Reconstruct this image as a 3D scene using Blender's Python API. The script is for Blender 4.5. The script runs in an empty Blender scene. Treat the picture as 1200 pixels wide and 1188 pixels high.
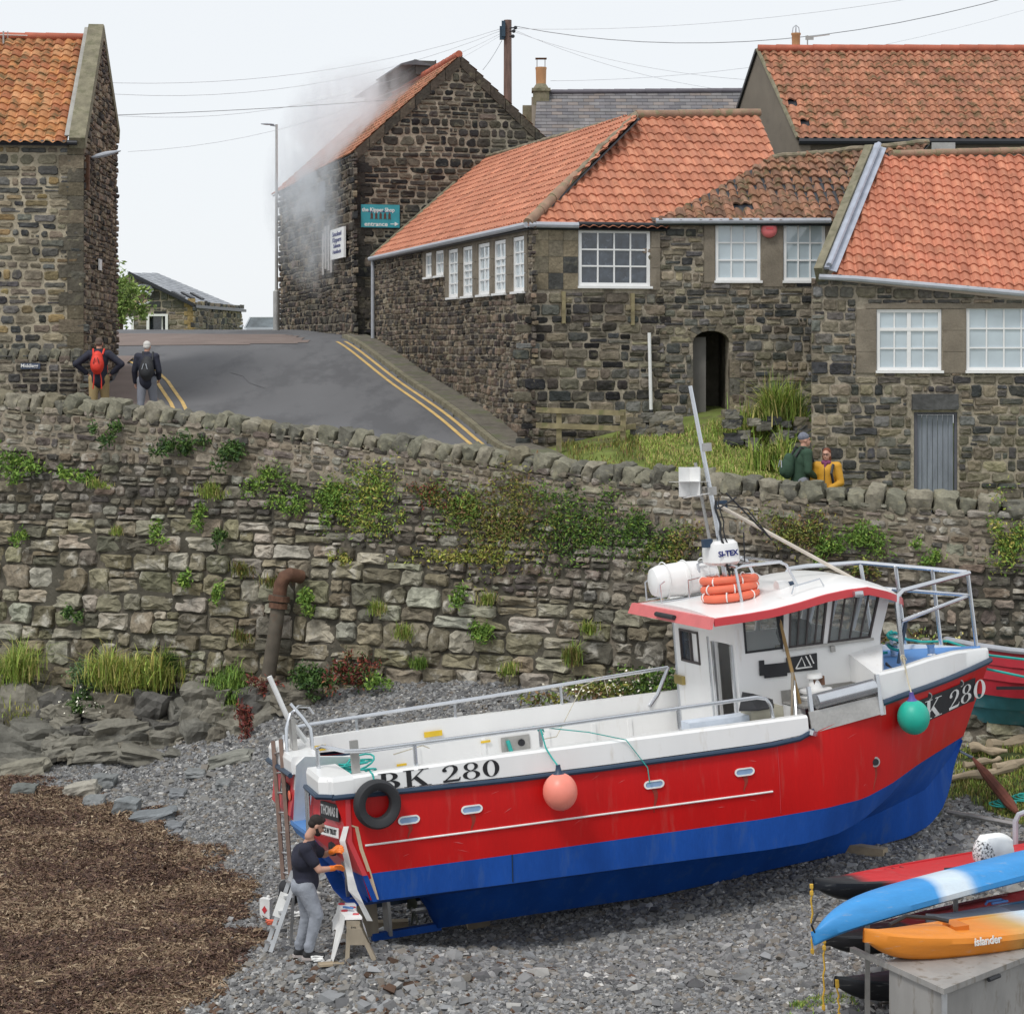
import bpy, math, random
import numpy as np
from mathutils import Vector, Matrix, noise

S = bpy.context.scene
# ------------------------------------------------------------------ camera
EYE = 7.5                      # metres of the lens above the shingle where the man stands
FPX = 2400.0                   # focal length in units of a 1200-wide frame
cam = bpy.data.cameras.new('camera')
cam.sensor_width = 36; cam.sensor_fit = 'HORIZONTAL'; cam.lens = 36*FPX/1200
cam.shift_y = -194/1200
cam.clip_start = 0.5; cam.clip_end = 2000
cob = bpy.data.objects.new('camera', cam); S.collection.objects.link(cob)
cob.location = (0, 0, EYE); cob.rotation_euler = (math.radians(90), 0, 0)
S.camera = cob
# ------------------------------------------------------------------ sky and light
SUN_EL, SUN_AZ = 56, 215       # high thin cloud, light from the camera's left shoulder
w = bpy.data.worlds.new('World'); S.world = w; w.use_nodes = True
nt = w.node_tree; nt.nodes.clear()
wo = nt.nodes.new('ShaderNodeOutputWorld'); bg = nt.nodes.new('ShaderNodeBackground')
sk = nt.nodes.new('ShaderNodeTexSky'); sk.sky_type = 'NISHITA'; sk.sun_disc = False
sk.sun_elevation = math.radians(SUN_EL); sk.sun_rotation = math.radians(SUN_AZ)
mx = nt.nodes.new('ShaderNodeMix'); mx.data_type = 'RGBA'; mx.inputs[0].default_value = .93
mx.inputs[7].default_value = (8.7, 9.0, 9.3, 1)
nt.links.new(sk.outputs[0], mx.inputs[6]); nt.links.new(mx.outputs[2], bg.inputs[0])
bg.inputs[1].default_value = .1; nt.links.new(bg.outputs[0], wo.inputs[0])
sl = bpy.data.lights.new('sun', 'SUN'); sl.energy = 1.7; sl.angle = math.radians(14); sl.color = (1, .97, .93)
so = bpy.data.objects.new('sun', sl); S.collection.objects.link(so)
a, e = math.radians(SUN_AZ), math.radians(SUN_EL)
sd = Vector((math.sin(a)*math.cos(e), math.cos(a)*math.cos(e), math.sin(e)))
so.rotation_euler = sd.to_track_quat('Z', 'Y').to_euler(); so.location = sd*60
S.view_settings.view_transform = 'Standard'; S.view_settings.look = 'None'
S.view_settings.exposure = .08; S.view_settings.gamma = 1
S.render.engine = 'CYCLES'
S.cycles.max_bounces = 8; S.cycles.volume_bounces = 5; S.cycles.volume_step_rate = 2; S.cycles.volume_max_steps = 64

# ------------------------------------------------------------------ helpers
R = random.Random(7)
V = Vector
def at(px, py, Y): return V(((px-600)/FPX*Y, Y, EYE+(400-py)/FPX*Y))
def rel(z): return EYE+z
def link(o): S.collection.objects.link(o); return o
WL = {}
def tag(o, label=None, cat=None, group=None, kind=None):
    if label: o['label'] = label
    if cat: o['category'] = cat
    if group: o['group'] = group
    if kind: o['kind'] = kind
    return o
def thing(name, label, cat, loc=(0, 0, 0), group=None, M=None):
    o = link(bpy.data.objects.new(name, None)); o.empty_display_size = .2
    if M is not None: o.matrix_world = M
    else: o.location = loc
    WL[o.name] = V(loc)
    return tag(o, label, cat, group)

class MB:
    def __init__(s, xf=None): s.V = []; s.F = []; s.C = []; s.xf = xf
    def add(s, vs, fs, col=(1, 1, 1)):
        b = len(s.V)
        if s.xf: vs = [s.xf(V(v)) for v in vs]
        s.V.extend([tuple(v) for v in vs]); s.F.extend([tuple(b+i for i in f) for f in fs])
        s.C.extend([tuple(col)+(1,)]*len(vs)); return s
    def addc(s, vs, fs, cols):
        b = len(s.V)
        if s.xf: vs = [s.xf(V(v)) for v in vs]
        s.V.extend([tuple(v) for v in vs]); s.F.extend([tuple(b+i for i in f) for f in fs])
        s.C.extend([tuple(c)+(1,) for c in cols]); return s
    def box(s, c, d, rz=0, col=(1, 1, 1), M=None):
        x, y, z = d[0]/2, d[1]/2, d[2]/2
        M = M or Matrix.Rotation(rz, 3, 'Z')
        vs = [V(c)+M@V((i*x, j*y, k*z)) for i in (-1, 1) for j in (-1, 1) for k in (-1, 1)]
        return s.add(vs, [(0, 1, 3, 2), (4, 6, 7, 5), (0, 4, 5, 1), (2, 3, 7, 6), (0, 2, 6, 4), (1, 5, 7, 3)], col)
    def bar(s, a, b, w, h, up=(0, 0, 1), col=(1, 1, 1)):
        a, b = V(a), V(b); t = (b-a); L = t.length; t.normalize()
        r = t.cross(V(up)).normalized(); u = r.cross(t)
        return s.box((a+b)/2, (L, w, h), M=Matrix((t, r, u)).transposed(), col=col)
    def hexa(s, p, col=(1, 1, 1)):
        "8 points: bottom 0-3 ccw, top 4-7 ccw"
        return s.add(p, [(3, 2, 1, 0), (4, 5, 6, 7), (0, 1, 5, 4), (1, 2, 6, 5), (2, 3, 7, 6), (3, 0, 4, 7)], col)
    def tube(s, pts, r, n=8, col=(1, 1, 1), closed=False):
        pts = [V(p) for p in pts]; m = len(pts); rr = r if isinstance(r, (list, tuple)) else [r]*m
        vs = []; up = V((0, 0, 1)); u = None
        for i, p in enumerate(pts):
            if closed: t = (pts[(i+1) % m]-pts[i-1])
            else: t = pts[min(i+1, m-1)]-pts[max(i-1, 0)]
            t.normalize()
            if u is None: u = t.cross(up if abs(t.z) < .95 else V((1, 0, 0))).normalized()
            else: u = (u-t*u.dot(t)).normalized()
            w_ = t.cross(u)
            vs += [p+(u*math.cos(2*math.pi*k/n)+w_*math.sin(2*math.pi*k/n))*rr[i] for k in range(n)]
        fs = []
        for i in range(m if closed else m-1):
            j = (i+1) % m
            fs += [(i*n+k, i*n+(k+1) % n, j*n+(k+1) % n, j*n+k) for k in range(n)]
        if not closed: fs += [tuple(range(n))[::-1], tuple((m-1)*n+k for k in range(n))]
        return s.add(vs, fs, col)
    def lathe(s, c, prof, n=16, axis='Z', col=(1, 1, 1), M=None):
        "prof: (radius, height) pairs"
        M = M or {'Z': Matrix.Identity(3), 'X': Matrix(((0, 0, 1), (0, 1, 0), (-1, 0, 0))), 'Y': Matrix(((1, 0, 0), (0, 0, 1), (0, -1, 0)))}[axis]
        vs = []; fs = []
        for r, h in prof: vs += [V(c)+M@V((r*math.cos(2*math.pi*k/n), r*math.sin(2*math.pi*k/n), h)) for k in range(n)]
        for i in range(len(prof)-1): fs += [(i*n+k, i*n+(k+1) % n, (i+1)*n+(k+1) % n, (i+1)*n+k) for k in range(n)]
        fs += [tuple(range(n))[::-1], tuple((len(prof)-1)*n+k for k in range(n))]
        return s.add(vs, fs, col)
    def loft(s, secs, col=(1, 1, 1), closed=True, caps=True, cols=None):
        n = len(secs[0]); vs = [p for q in secs for p in q]; fs = []
        for i in range(len(secs)-1):
            for k in range(n if closed else n-1): fs.append((i*n+k, i*n+(k+1) % n, (i+1)*n+(k+1) % n, (i+1)*n+k))
        if caps and closed: fs += [tuple(range(n))[::-1], tuple((len(secs)-1)*n+k for k in range(n))]
        if cols: return s.addc(vs, fs, [c for c in cols for _ in range(n)])
        return s.add(vs, fs, col)
    def prism(s, poly, t, col=(1, 1, 1)):
        "poly of 3D points, thickness vector t"
        n = len(poly); t = V(t); vs = [V(p) for p in poly]+[V(p)+t for p in poly]
        return s.add(vs, [tuple(range(n))[::-1], tuple(range(n, 2*n))]+[(k, (k+1) % n, n+(k+1) % n, n+k) for k in range(n)], col)
    def rock(s, c, d, seed=0, n=3, pw=.35, rough=.14, M=None, col=(1, 1, 1)):
        idx = {}; vs = []; fs = []
        def vid(i, j, k):
            if (i, j, k) not in idx:
                p = V((i, j, k))/n*2-V((1, 1, 1)); q = p.normalized(); m = max(abs(q.x), abs(q.y), abs(q.z)); cube = q/m
                p = q.lerp(cube*.82, pw+.35)
                nz = noise.noise(p*1.3+V((seed*7.1, seed*3.3, seed)))*rough*1.6+noise.noise(p*3.1+V((seed, seed*5.1, 0)))*rough*.7
                p = p*(1+nz); p = V((p.x*d[0]/2, p.y*d[1]/2, p.z*d[2]/2))
                idx[(i, j, k)] = len(vs); vs.append(V(c)+(M@p if M else p))
            return idx[(i, j, k)]
        for a_ in range(n):
            for b_ in range(n):
                fs += [(vid(a_, b_, 0), vid(a_, b_+1, 0), vid(a_+1, b_+1, 0), vid(a_+1, b_, 0)), (vid(a_, b_, n), vid(a_+1, b_, n), vid(a_+1, b_+1, n), vid(a_, b_+1, n)),
                       (vid(a_, 0, b_), vid(a_+1, 0, b_), vid(a_+1, 0, b_+1), vid(a_, 0, b_+1)), (vid(a_, n, b_), vid(a_, n, b_+1), vid(a_+1, n, b_+1), vid(a_+1, n, b_)),
                       (vid(0, a_, b_), vid(0, a_, b_+1), vid(0, a_+1, b_+1), vid(0, a_+1, b_)), (vid(n, a_, b_), vid(n, a_+1, b_), vid(n, a_+1, b_+1), vid(n, a_, b_+1))]
        return s.add(vs, fs, col)
    def build(s, name, mat, parent=None, smooth=False, local=False):
        me = bpy.data.meshes.new(name)
        vs = np.array(s.V, dtype=float).reshape(-1, 3)
        c = V((0, 0, 0))
        if not local:
            lo, hi = vs.min(0), vs.max(0); c = V(((lo[0]+hi[0])/2, (lo[1]+hi[1])/2, lo[2]))
            vs = vs-np.array(c)
        me.from_pydata(vs.tolist(), [], s.F)
        at_ = me.attributes.new('Col', 'FLOAT_COLOR', 'POINT'); at_.data.foreach_set('color', np.array(s.C, dtype=np.float32).ravel())
        me.materials.append(mat)
        if smooth:
            me.polygons.foreach_set('use_smooth', [True]*len(me.polygons))
            if smooth != 'all':
                try: me.set_sharp_from_angle(angle=math.radians(38))
                except Exception: pass
        me.update()
        o = link(bpy.data.objects.new(name, me))
        if parent: o.parent = parent
        if not local:
            o.location = c-(WL[parent.name] if parent else V((0, 0, 0))); WL[o.name] = c
        else: WL[o.name] = V((0, 0, 0))
        return o

def npmesh(name, vs, fs, cols, mat, parent=None, smooth=False):
    "vs (N,3), fs (M,k) uniform faces, cols (N,3)"
    me = bpy.data.meshes.new(name); N = len(vs); Mf, k = fs.shape
    c = vs.mean(0); c[2] = vs[:, 2].min(); vs = vs-c
    me.vertices.add(N); me.vertices.foreach_set('co', vs.astype(np.float32).ravel())
    me.loops.add(Mf*k); me.loops.foreach_set('vertex_index', fs.astype(np.int32).ravel())
    me.polygons.add(Mf); me.polygons.foreach_set('loop_start', np.arange(0, Mf*k, k, dtype=np.int32))
    me.polygons.foreach_set('use_smooth', np.full(Mf, bool(smooth)))
    at_ = me.attributes.new('Col', 'FLOAT_COLOR', 'POINT')
    at_.data.foreach_set('color', np.concatenate([cols, np.ones((N, 1))], 1).astype(np.float32).ravel())
    me.materials.append(mat); me.update(calc_edges=True); me.validate()
    o = link(bpy.data.objects.new(name, me)); o.parent = parent
    c = V(c.tolist()); o.location = c-(WL[parent.name] if parent else V((0, 0, 0))); WL[o.name] = c
    return o

def M(name, col=(1, 1, 1), rough=.6, metal=0, var=.12, scale=5, bump=0, bscale=25, vcol=False, spec=.5, coat=0, dirt=None, dscale=3, dpos=.55, fine=0, stretch=None):
    m = bpy.data.materials.new(name); m.use_nodes = True; t = m.node_tree; N = t.nodes; L = t.links
    p = N['Principled BSDF']; tc = N.new('ShaderNodeTexCoord'); mp = N.new('ShaderNodeMapping'); L.new(tc.outputs['Object'], mp.inputs[0])
    if stretch: mp.inputs['Scale'].default_value = stretch
    no = N.new('ShaderNodeTexNoise'); no.inputs['Scale'].default_value = scale; no.inputs['Detail'].default_value = 6
    L.new(mp.outputs[0], no.inputs['Vector'])
    mr = N.new('ShaderNodeMapRange'); mr.inputs[1].default_value = .3; mr.inputs[2].default_value = .7
    mr.inputs[3].default_value = 1-var; mr.inputs[4].default_value = 1+var; L.new(no.outputs[0], mr.inputs[0])
    mu = N.new('ShaderNodeVectorMath'); mu.operation = 'SCALE'
    if vcol:
        at_ = N.new('ShaderNodeAttribute'); at_.attribute_name = 'Col'
        mc = N.new('ShaderNodeVectorMath'); mc.operation = 'MULTIPLY'; mc.inputs[1].default_value = col
        L.new(at_.outputs['Color'], mc.inputs[0]); L.new(mc.outputs[0], mu.inputs[0])
    else: mu.inputs[0].default_value = col
    L.new(mr.outputs[0], mu.inputs['Scale']); out = mu.outputs[0]
    if fine:
        n2 = N.new('ShaderNodeTexNoise'); n2.inputs['Scale'].default_value = bscale; n2.inputs['Detail'].default_value = 5; n2.inputs['Roughness'].default_value = .7
        L.new(mp.outputs[0], n2.inputs['Vector'])
        r2 = N.new('ShaderNodeMapRange'); r2.inputs[1].default_value = .3; r2.inputs[2].default_value = .7; r2.inputs[3].default_value = 1-fine; r2.inputs[4].default_value = 1+fine
        L.new(n2.outputs[0], r2.inputs[0]); m2 = N.new('ShaderNodeVectorMath'); m2.operation = 'SCALE'
        L.new(out, m2.inputs[0]); L.new(r2.outputs[0], m2.inputs['Scale']); out = m2.outputs[0]
    if dirt:
        dn = N.new('ShaderNodeTexNoise'); dn.inputs['Scale'].default_value = dscale; dn.inputs['Detail'].default_value = 8; dn.inputs['Roughness'].default_value = .65
        L.new(mp.outputs[0], dn.inputs['Vector'])
        dr = N.new('ShaderNodeMapRange'); dr.inputs[1].default_value = dpos; dr.inputs[2].default_value = dpos+.12; L.new(dn.outputs[0], dr.inputs[0])
        dm = N.new('ShaderNodeMath'); dm.operation = 'MULTIPLY'; dm.inputs[1].default_value = dirt[3] if len(dirt) > 3 else .7; L.new(dr.outputs[0], dm.inputs[0])
        mi = N.new('ShaderNodeMix'); mi.data_type = 'RGBA'; L.new(dm.outputs[0], mi.inputs[0]); L.new(out, mi.inputs[6])
        mi.inputs[7].default_value = (*dirt[:3], 1); out = mi.outputs[2]
    L.new(out, p.inputs['Base Color'])
    p.inputs['Roughness'].default_value = rough; p.inputs['Metallic'].default_value = metal
    p.inputs['Specular IOR Level'].default_value = spec; p.inputs['Coat Weight'].default_value = coat
    if bump:
        bn = N.new('ShaderNodeTexNoise'); bn.inputs['Scale'].default_value = bscale; bn.inputs['Detail'].default_value = 6
        L.new(mp.outputs[0], bn.inputs['Vector']); b = N.new('ShaderNodeBump'); b.inputs['Distance'].default_value = bump
        b.inputs['Strength'].default_value = .8; L.new(bn.outputs[0], b.inputs['Height']); L.new(b.outputs[0], p.inputs['Normal'])
    return m

m_stone = M('rubble_stone', rough=.92, vcol=True, var=.22, scale=4, bump=.03, bscale=14, spec=.2, fine=.3, dirt=(.26, .24, .16, .35), dscale=5, dpos=.56)
m_block = M('harbour_stone', rough=.92, vcol=True, var=.28, scale=3, bump=.05, bscale=9, spec=.2, fine=.36, dirt=(.58, .55, .48, .65), dscale=2.2, dpos=.545)
m_mortar = M('mortar', (.37, .325, .255), rough=.97, var=.25, scale=2, bump=.02, bscale=20, spec=.1, fine=.25, dirt=(.09, .075, .06, .8), dscale=2, dpos=.5)
m_joint = M('open_joint', (.085, .078, .062), rough=.97, var=.3, scale=3, bump=.03, bscale=15, spec=.1, dirt=(.22, .19, .15, .8), dscale=1.2, dpos=.52)
m_dress = M('dressed_stone', (.215, .185, .145), rough=.9, var=.18, scale=3, bump=.008, bscale=30, spec=.2, fine=.15, dirt=(.13, .105, .075, .5), dscale=4)
m_coping = M('coping_stone', rough=.93, vcol=True, var=.2, scale=5, bump=.02, bscale=18, spec=.2, fine=.25, dirt=(.34, .31, .2, .5), dscale=7, dpos=.55)
m_rocks = M('shore_rock', rough=.9, vcol=True, var=.2, scale=2.5, bump=.03, bscale=9, spec=.25, fine=.22)
m_tile = M('pantile', rough=.75, vcol=True, var=.14, scale=1.2, bump=.004, bscale=40, spec=.3, fine=.14, dirt=(.20, .10, .06, .45), dscale=3.2, dpos=.56)
m_tile_old = M('mossy_pantile', rough=.85, vcol=True, var=.2, scale=3, bump=.006, bscale=30, spec=.2, fine=.2, dirt=(.10, .09, .045, .75), dscale=4, dpos=.5)
m_slate = M('roof_slate', rough=.6, vcol=True, var=.15, scale=3, bump=.004, bscale=30, spec=.4, dirt=(.42, .42, .40, .8), dscale=3.5, dpos=.68)
m_ridge = M('ridge_tile', (.30, .19, .13), rough=.85, var=.25, scale=4, bump=.01, bscale=30, dirt=(.20, .20, .11, .8), dscale=5, dpos=.5)
m_ridge_red = M('red_ridge_tile', (.42, .12, .07), rough=.8, var=.15, scale=4, bump=.005)
m_hip = M('mossy_mortar', (.24, .20, .14), rough=.95, var=.3, scale=6, bump=.03, bscale=15, dirt=(.13, .13, .07, .8), dscale=5, dpos=.5)
m_lead = M('lead_flashing', (.42, .45, .52), rough=.45, metal=.35, var=.15, scale=4, bump=.01, bscale=8)
m_skew = M('skew_stone', (.21, .19, .13), rough=.95, var=.25, scale=4, bump=.015, dirt=(.11, .11, .06, .6), dscale=5, dpos=.5)
m_wframe = M('white_window_paint', (.80, .80, .79), rough=.4, var=.04)
m_pane = M('painted_reflection_glass', (.46, .54, .58), rough=.06, var=.22, scale=.9, spec=1, coat=.6)  # pale blue-grey base colour stands in for sky reflected in the glass
m_pane_dk = M('dark_window_glass', (.035, .045, .06), rough=.08, var=.5, scale=6, spec=1, dirt=(.16, .19, .24, .6), dscale=9, dpos=.58)
m_pane_int = M('shadowy_window_glass', (.10, .12, .13), rough=.06, var=.5, scale=2, spec=1)
m_gutter = M('grey_gutter', (.40, .42, .46), rough=.5, var=.1)
m_gutter_b = M('black_gutter', (.02, .022, .028), rough=.4, var=.1)
m_render = M('grey_render', (.20, .17, .135), rough=.95, var=.12, scale=1.5, bump=.004, dirt=(.14, .12, .10, .5), dscale=2)
m_asphalt = M('asphalt', (.145, .145, .15), rough=.93, var=.10, scale=.5, bump=.003, bscale=60, spec=.2, fine=.06, stretch=(1, .3, 1), dirt=(.105, .105, .11, .8), dscale=.9, dpos=.5)
m_redasph = M('reddish_surfacing', (.20, .158, .14), rough=.93, var=.12, scale=1.2, bump=.003, bscale=60, spec=.2)
m_pave = M('stone_setts', (.135, .12, .095), rough=.95, var=.3, scale=4, bump=.02, bscale=10, fine=.25, dirt=(.11, .12, .06, .8), dscale=1.5, dpos=.5)
m_yline = M('yellow_paint', (.62, .42, .15), rough=.85, var=.15, scale=3, dirt=(.30, .25, .17, .7), dscale=5, dpos=.56)
m_turf = M('turf_ground', (.17, .21, .06), rough=1, var=.35, scale=1.6, bump=.04, bscale=12, dirt=(.13, .10, .07, .8), dscale=1.3, dpos=.52, spec=.1)
m_beach = M('beach_base', rough=.97, vcol=True, var=.25, scale=4, bump=.03, bscale=22, spec=.15, fine=.35)
m_pebble = M('slate_shingle', rough=.85, vcol=True, var=.12, scale=8, spec=.3)
m_weed = M('dried_seaweed', rough=.8, vcol=True, var=.15, scale=6, spec=.3)
m_leaf = M('leaves', (1.45, 1.4, 1.3), rough=.65, vcol=True, var=.15, scale=9, spec=.3)
m_white = M('white_gelcoat', (.83, .83, .82), rough=.32, var=.03, scale=1.2, spec=.5, coat=.2, dirt=(.52, .46, .36, .35), dscale=2.6, dpos=.60, stretch=(2, 2, .5))
m_whitemetal = M('white_painted_metal', (.74, .74, .73), rough=.5, var=.06, dirt=(.42, .25, .14, .5), dscale=9, dpos=.66)
m_red = M('red_hull_paint', (.58, .008, .008), rough=.4, var=.08, scale=.9, spec=.35, coat=.05, fine=.05, bscale=18, dirt=(.50, .09, .075, .4), dscale=2.2, dpos=.56, stretch=(2.4, 2.4, .28))
m_redtrim = M('red_trim_paint', (.60, .05, .06), rough=.35, var=.05, coat=.2)
m_redpink = M('faded_red_paint', (.66, .16, .16), rough=.45, var=.07)
m_blue = M('blue_antifouling', (.01, .085, .40), rough=.7, var=.16, scale=1.1, spec=.3, fine=.08, bscale=16, dirt=(.05, .12, .34, .55), dscale=2.2, dpos=.53, stretch=(2.4, 2.4, .35))
m_bluedeck = M('blue_deck_paint', (.10, .26, .58), rough=.6, var=.08, scale=2, dirt=(.2, .33, .55, .4), dscale=4)
m_rub = M('navy_rubbing_strake', (.02, .045, .085), rough=.45, var=.1)
m_steel = M('stainless_steel', (.62, .64, .67), rough=.25, metal=.9, var=.06)
m_steelm = M('dull_steel', (.42, .41, .39), rough=.42, metal=.6, var=.15, scale=3, fine=.1)
m_black = M('black_rubber', (.022, .023, .026), rough=.7, var=.2)
m_blackp = M('black_plate', (.015, .016, .02), rough=.5, var=.2)
m_navy = M('navy_letter_paint', (.01, .02, .16), rough=.5)
m_letter = M('black_letter_paint', (.012, .012, .014), rough=.5)
m_letterw = M('white_letter_paint', (.8, .8, .78), rough=.5)
m_orange = M('orange_foam', (.76, .16, .085), rough=.6, var=.08)
m_pinkbuoy = M('coral_buoy', (.88, .27, .20), rough=.4, var=.05, spec=.5)
m_greenbuoy = M('green_buoy', (.015, .42, .31), rough=.45, var=.07)
m_teal = M('teal_rope', (.03, .36, .32), rough=.85, var=.2)
m_rope = M('pale_rope', (.55, .50, .38), rough=.9, var=.15)
m_yrope = M('yellow_rope', (.62, .38, .05), rough=.9, var=.15)
m_rust = M('rusty_iron', (.125, .062, .038), rough=.9, var=.35, scale=6, bump=.01, bscale=30, dirt=(.16, .09, .05, .7), dscale=6)
m_wood = M('weathered_wood', (.33, .28, .21), rough=.9, var=.25, scale=6, bump=.008, bscale=20, stretch=(1, 1, .3))
m_woodg = M('mossy_fence_wood', (.25, .21, .12), rough=.95, var=.3, scale=6, bump=.008, bscale=25, dirt=(.13, .15, .05, .6), dscale=4)
m_drift = M('driftwood', (.36, .29, .20), rough=.9, var=.3, scale=5, bump=.01, bscale=15, stretch=(.4, 1, 1))
m_alu = M('aluminium', (.55, .56, .57), rough=.4, metal=.7, var=.12)
m_ladder = M('worn_ladder_metal', (.22, .15, .12), rough=.6, metal=.4, var=.25)
m_concrete = M('concrete', (.36, .35, .32), rough=.95, var=.15, bump=.005)
m_skin = M('skin', (.52, .29, .21), rough=.55, var=.07, spec=.35)
m_trunk = M('bark', (.13, .09, .06), rough=.95, var=.3, bump=.02)
def stretch3(*a): return a

# ------------------------------------------------------------------ smooth ground from spot heights
def tps(pts, lam=.02):
    P = np.array(pts, dtype=float); n = len(P)
    def U(r2): return np.where(r2 > 1e-9, .5*r2*np.log(np.maximum(r2, 1e-9)), 0)
    D = ((P[:, None, :2]-P[None, :, :2])**2).sum(-1); K = U(D)+lam*np.eye(n)
    Q = np.c_[np.ones(n), P[:, :2]]; A = np.zeros((n+3, n+3)); A[:n, :n] = K; A[:n, n:] = Q; A[n:, :n] = Q.T
    W = np.linalg.solve(A, np.r_[P[:, 2], 0, 0, 0])
    def f(x, y):
        x, y = np.asarray(x, float), np.asarray(y, float); sh = x.shape; x = x.ravel(); y = y.ravel()
        out = np.empty(len(x))
        for i in range(0, len(x), 20000):
            xs, ys = x[i:i+20000], y[i:i+20000]
            d = (xs[:, None]-P[None, :, 0])**2+(ys[:, None]-P[None, :, 1])**2
            out[i:i+20000] = U(d)@W[:n]+W[n]+W[n+1]*xs+W[n+2]*ys
        return out.reshape(sh)
    return f
def sp(px, py, Y): p = at(px, py, Y); return (p.x, p.y, p.z)
beach_f = tps([sp(0, 1188, 24), sp(300, 1188, 23.6), sp(362, 1122, 24.5), sp(420, 1130, 24.1), sp(505, 1108, 26.7), sp(700, 1188, 23), sp(950, 1188, 22.7), sp(1200, 1300, 20.5),
               sp(980, 998, 28.6), sp(0, 940, 34.5), sp(150, 925, 35.5), sp(280, 900, 35.5), sp(300, 835, 38), sp(450, 795, 37.6), sp(640, 800, 36.2),
               sp(800, 830, 35), sp(1150, 862, 33.8), sp(1200, 960, 29.5), sp(1200, 880, 32.5), sp(0, 870, 39.5), sp(760, 1056, 27.7), sp(-300, 950, 36), sp(-300, 1200, 24), sp(1500, 900, 32), sp(600, 1700, 14), sp(1500, 1700, 14), sp(-300, 1700, 14)])
def gz(x, y): return float(beach_f(np.array([x]), np.array([y]))[0])
up = [(-20, 36, -2.5), (-10, 36, -2.45), (-3, 36.5, -2.45), (-20, 42, -1.75), (-9, 42, -1.75), (-2, 42, -1.8), (-20, 49, -.9), (-9, 49, -.9), (-2, 48, -1), (-20, 55.7, -.05), (-9, 55.7, 0), (-3, 55.7, 0), (-20, 61, .25), (-6, 61, .22), (0, 61, .2),
      (-20, 68, .40), (-6, 68, .40), (0, 68, .38), (-20, 76, .36), (-8, 76, .36), (0, 76, .3), (-22, 96, -.3), (-12, 96, -.3), (0, 96, -.3), (-22, 112, -.8), (0, 112, -.8), (0.5, 40, -2.05), (.5, 37, -2.35)]
up += [(*sp(720, 520, 38.5),), (*sp(780, 507, 39.5),), (*sp(900, 502, 39.5),), (*sp(850, 556, 36.4),), (*sp(900, 556, 36.2),), (*sp(740, 538, 37.2),)]
up = [(x, y, z-EYE if z > 2 else z) for x, y, z in up]
up += [(4.9, 34.5, -3.29), (6.5, 34.2, -3.3), (5.6, 38.3, -3.1), (7.5, 38.3, -3.3), (10, 38, -3.4), (9, 34, -3.4), (3.6, 34.6, -3.0), (2, 35.4, -2.8), (14, 36, -3.6), (14, 60, -2.5), (6, 60, -1)]
upper_f = tps([(x, y, z+EYE) for x, y, z in up], .3)
def uz(x, y): return float(upper_f(np.array([x]), np.array([y]))[0])
def hit(f, px, py, y0=20, y1=120):
    "where the sight line through a photo point meets a ground surface"
    Y = np.linspace(y0, y1, 4000); x = (px-600)/FPX*Y; z = EYE+(400-py)/FPX*Y
    k = np.argmax(z < f(x, Y)); return V((x[k], Y[k], float(f(x[k:k+1], Y[k:k+1])[0])))
def grid(f, x0, x1, y0, y1, st, colf=None, dz=0, keep=None):
    xs = np.arange(x0, x1+st/2, st); ys = np.arange(y0, y1+st/2, st); X, Y = np.meshgrid(xs, ys); Z = f(X, Y)+dz
    n, m_ = X.shape; vs = np.stack([X, Y, Z], -1).reshape(-1, 3)
    i = np.arange((n-1)*(m_-1)); r, c = i//(m_-1), i % (m_-1); a_ = r*m_+c
    fs = np.stack([a_, a_+1, a_+m_+1, a_+m_], 1)
    if keep is not None: fs = fs[keep(X[r, c]+st/2, Y[r, c]+st/2)]
    cols = colf(vs) if colf else np.ones((len(vs), 3))
    return vs, fs, cols
# ------------------------------------------------------------------ masonry
PAL_B = [(.085, .075, .06), (.115, .10, .08), (.15, .13, .10), (.06, .056, .05), (.20, .17, .12), (.10, .095, .085), (.135, .11, .075), (.045, .043, .042)]
PAL_DK = [(.046, .042, .037), (.066, .058, .05), (.033, .031, .03), (.09, .078, .062), (.055, .05, .044), (.027, .027, .028), (.13, .112, .088)]
PAL_BR = [(.15, .118, .088), (.105, .082, .062), (.19, .152, .115), (.06, .05, .044), (.135, .11, .09), (.08, .07, .062), (.23, .185, .135), (.04, .037, .035)]
PAL_LT = [(.17, .148, .11), (.22, .19, .14), (.125, .118, .10), (.07, .07, .066), (.26, .22, .155), (.15, .133, .10), (.10, .097, .09), (.055, .055, .056), (.19, .16, .12), (.145, .14, .13)]
PAL_H = [(.23, .205, .15), (.185, .165, .118), (.28, .255, .195), (.145, .128, .09), (.21, .185, .125), (.32, .30, .24), (.25, .222, .155), (.125, .115, .088), (.19, .168, .115)]
PAL_HR = [(.17, .15, .115), (.12, .105, .085), (.21, .185, .145), (.09, .08, .07), (.15, .125, .09), (.25, .23, .19)]
def clip_poly(p, poly):
    "clip p by convex ccw poly"
    n = len(poly)
    for i in range(n):
        a, b = poly[i], poly[(i+1) % n]; out = []
        for j in range(len(p)):
            c, d = p[j], p[(j+1) % len(p)]
            sc = (b[0]-a[0])*(c[1]-a[1])-(b[1]-a[1])*(c[0]-a[0]); sd_ = (b[0]-a[0])*(d[1]-a[1])-(b[1]-a[1])*(d[0]-a[0])
            if sc >= 0: out.append(c)
            if (sc >= 0) != (sd_ >= 0):
                t = sc/(sc-sd_); out.append((c[0]+(d[0]-c[0])*t, c[1]+(d[1]-c[1])*t)+tuple(c[k]+(d[k]-c[k])*t for k in range(2, len(c))))
        p = out
        if len(p) < 3: return []
    return p
def area(p): return .5*sum(p[i][0]*p[(i+1) % len(p)][1]-p[(i+1) % len(p)][0]*p[i][1] for i in range(len(p)))
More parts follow.
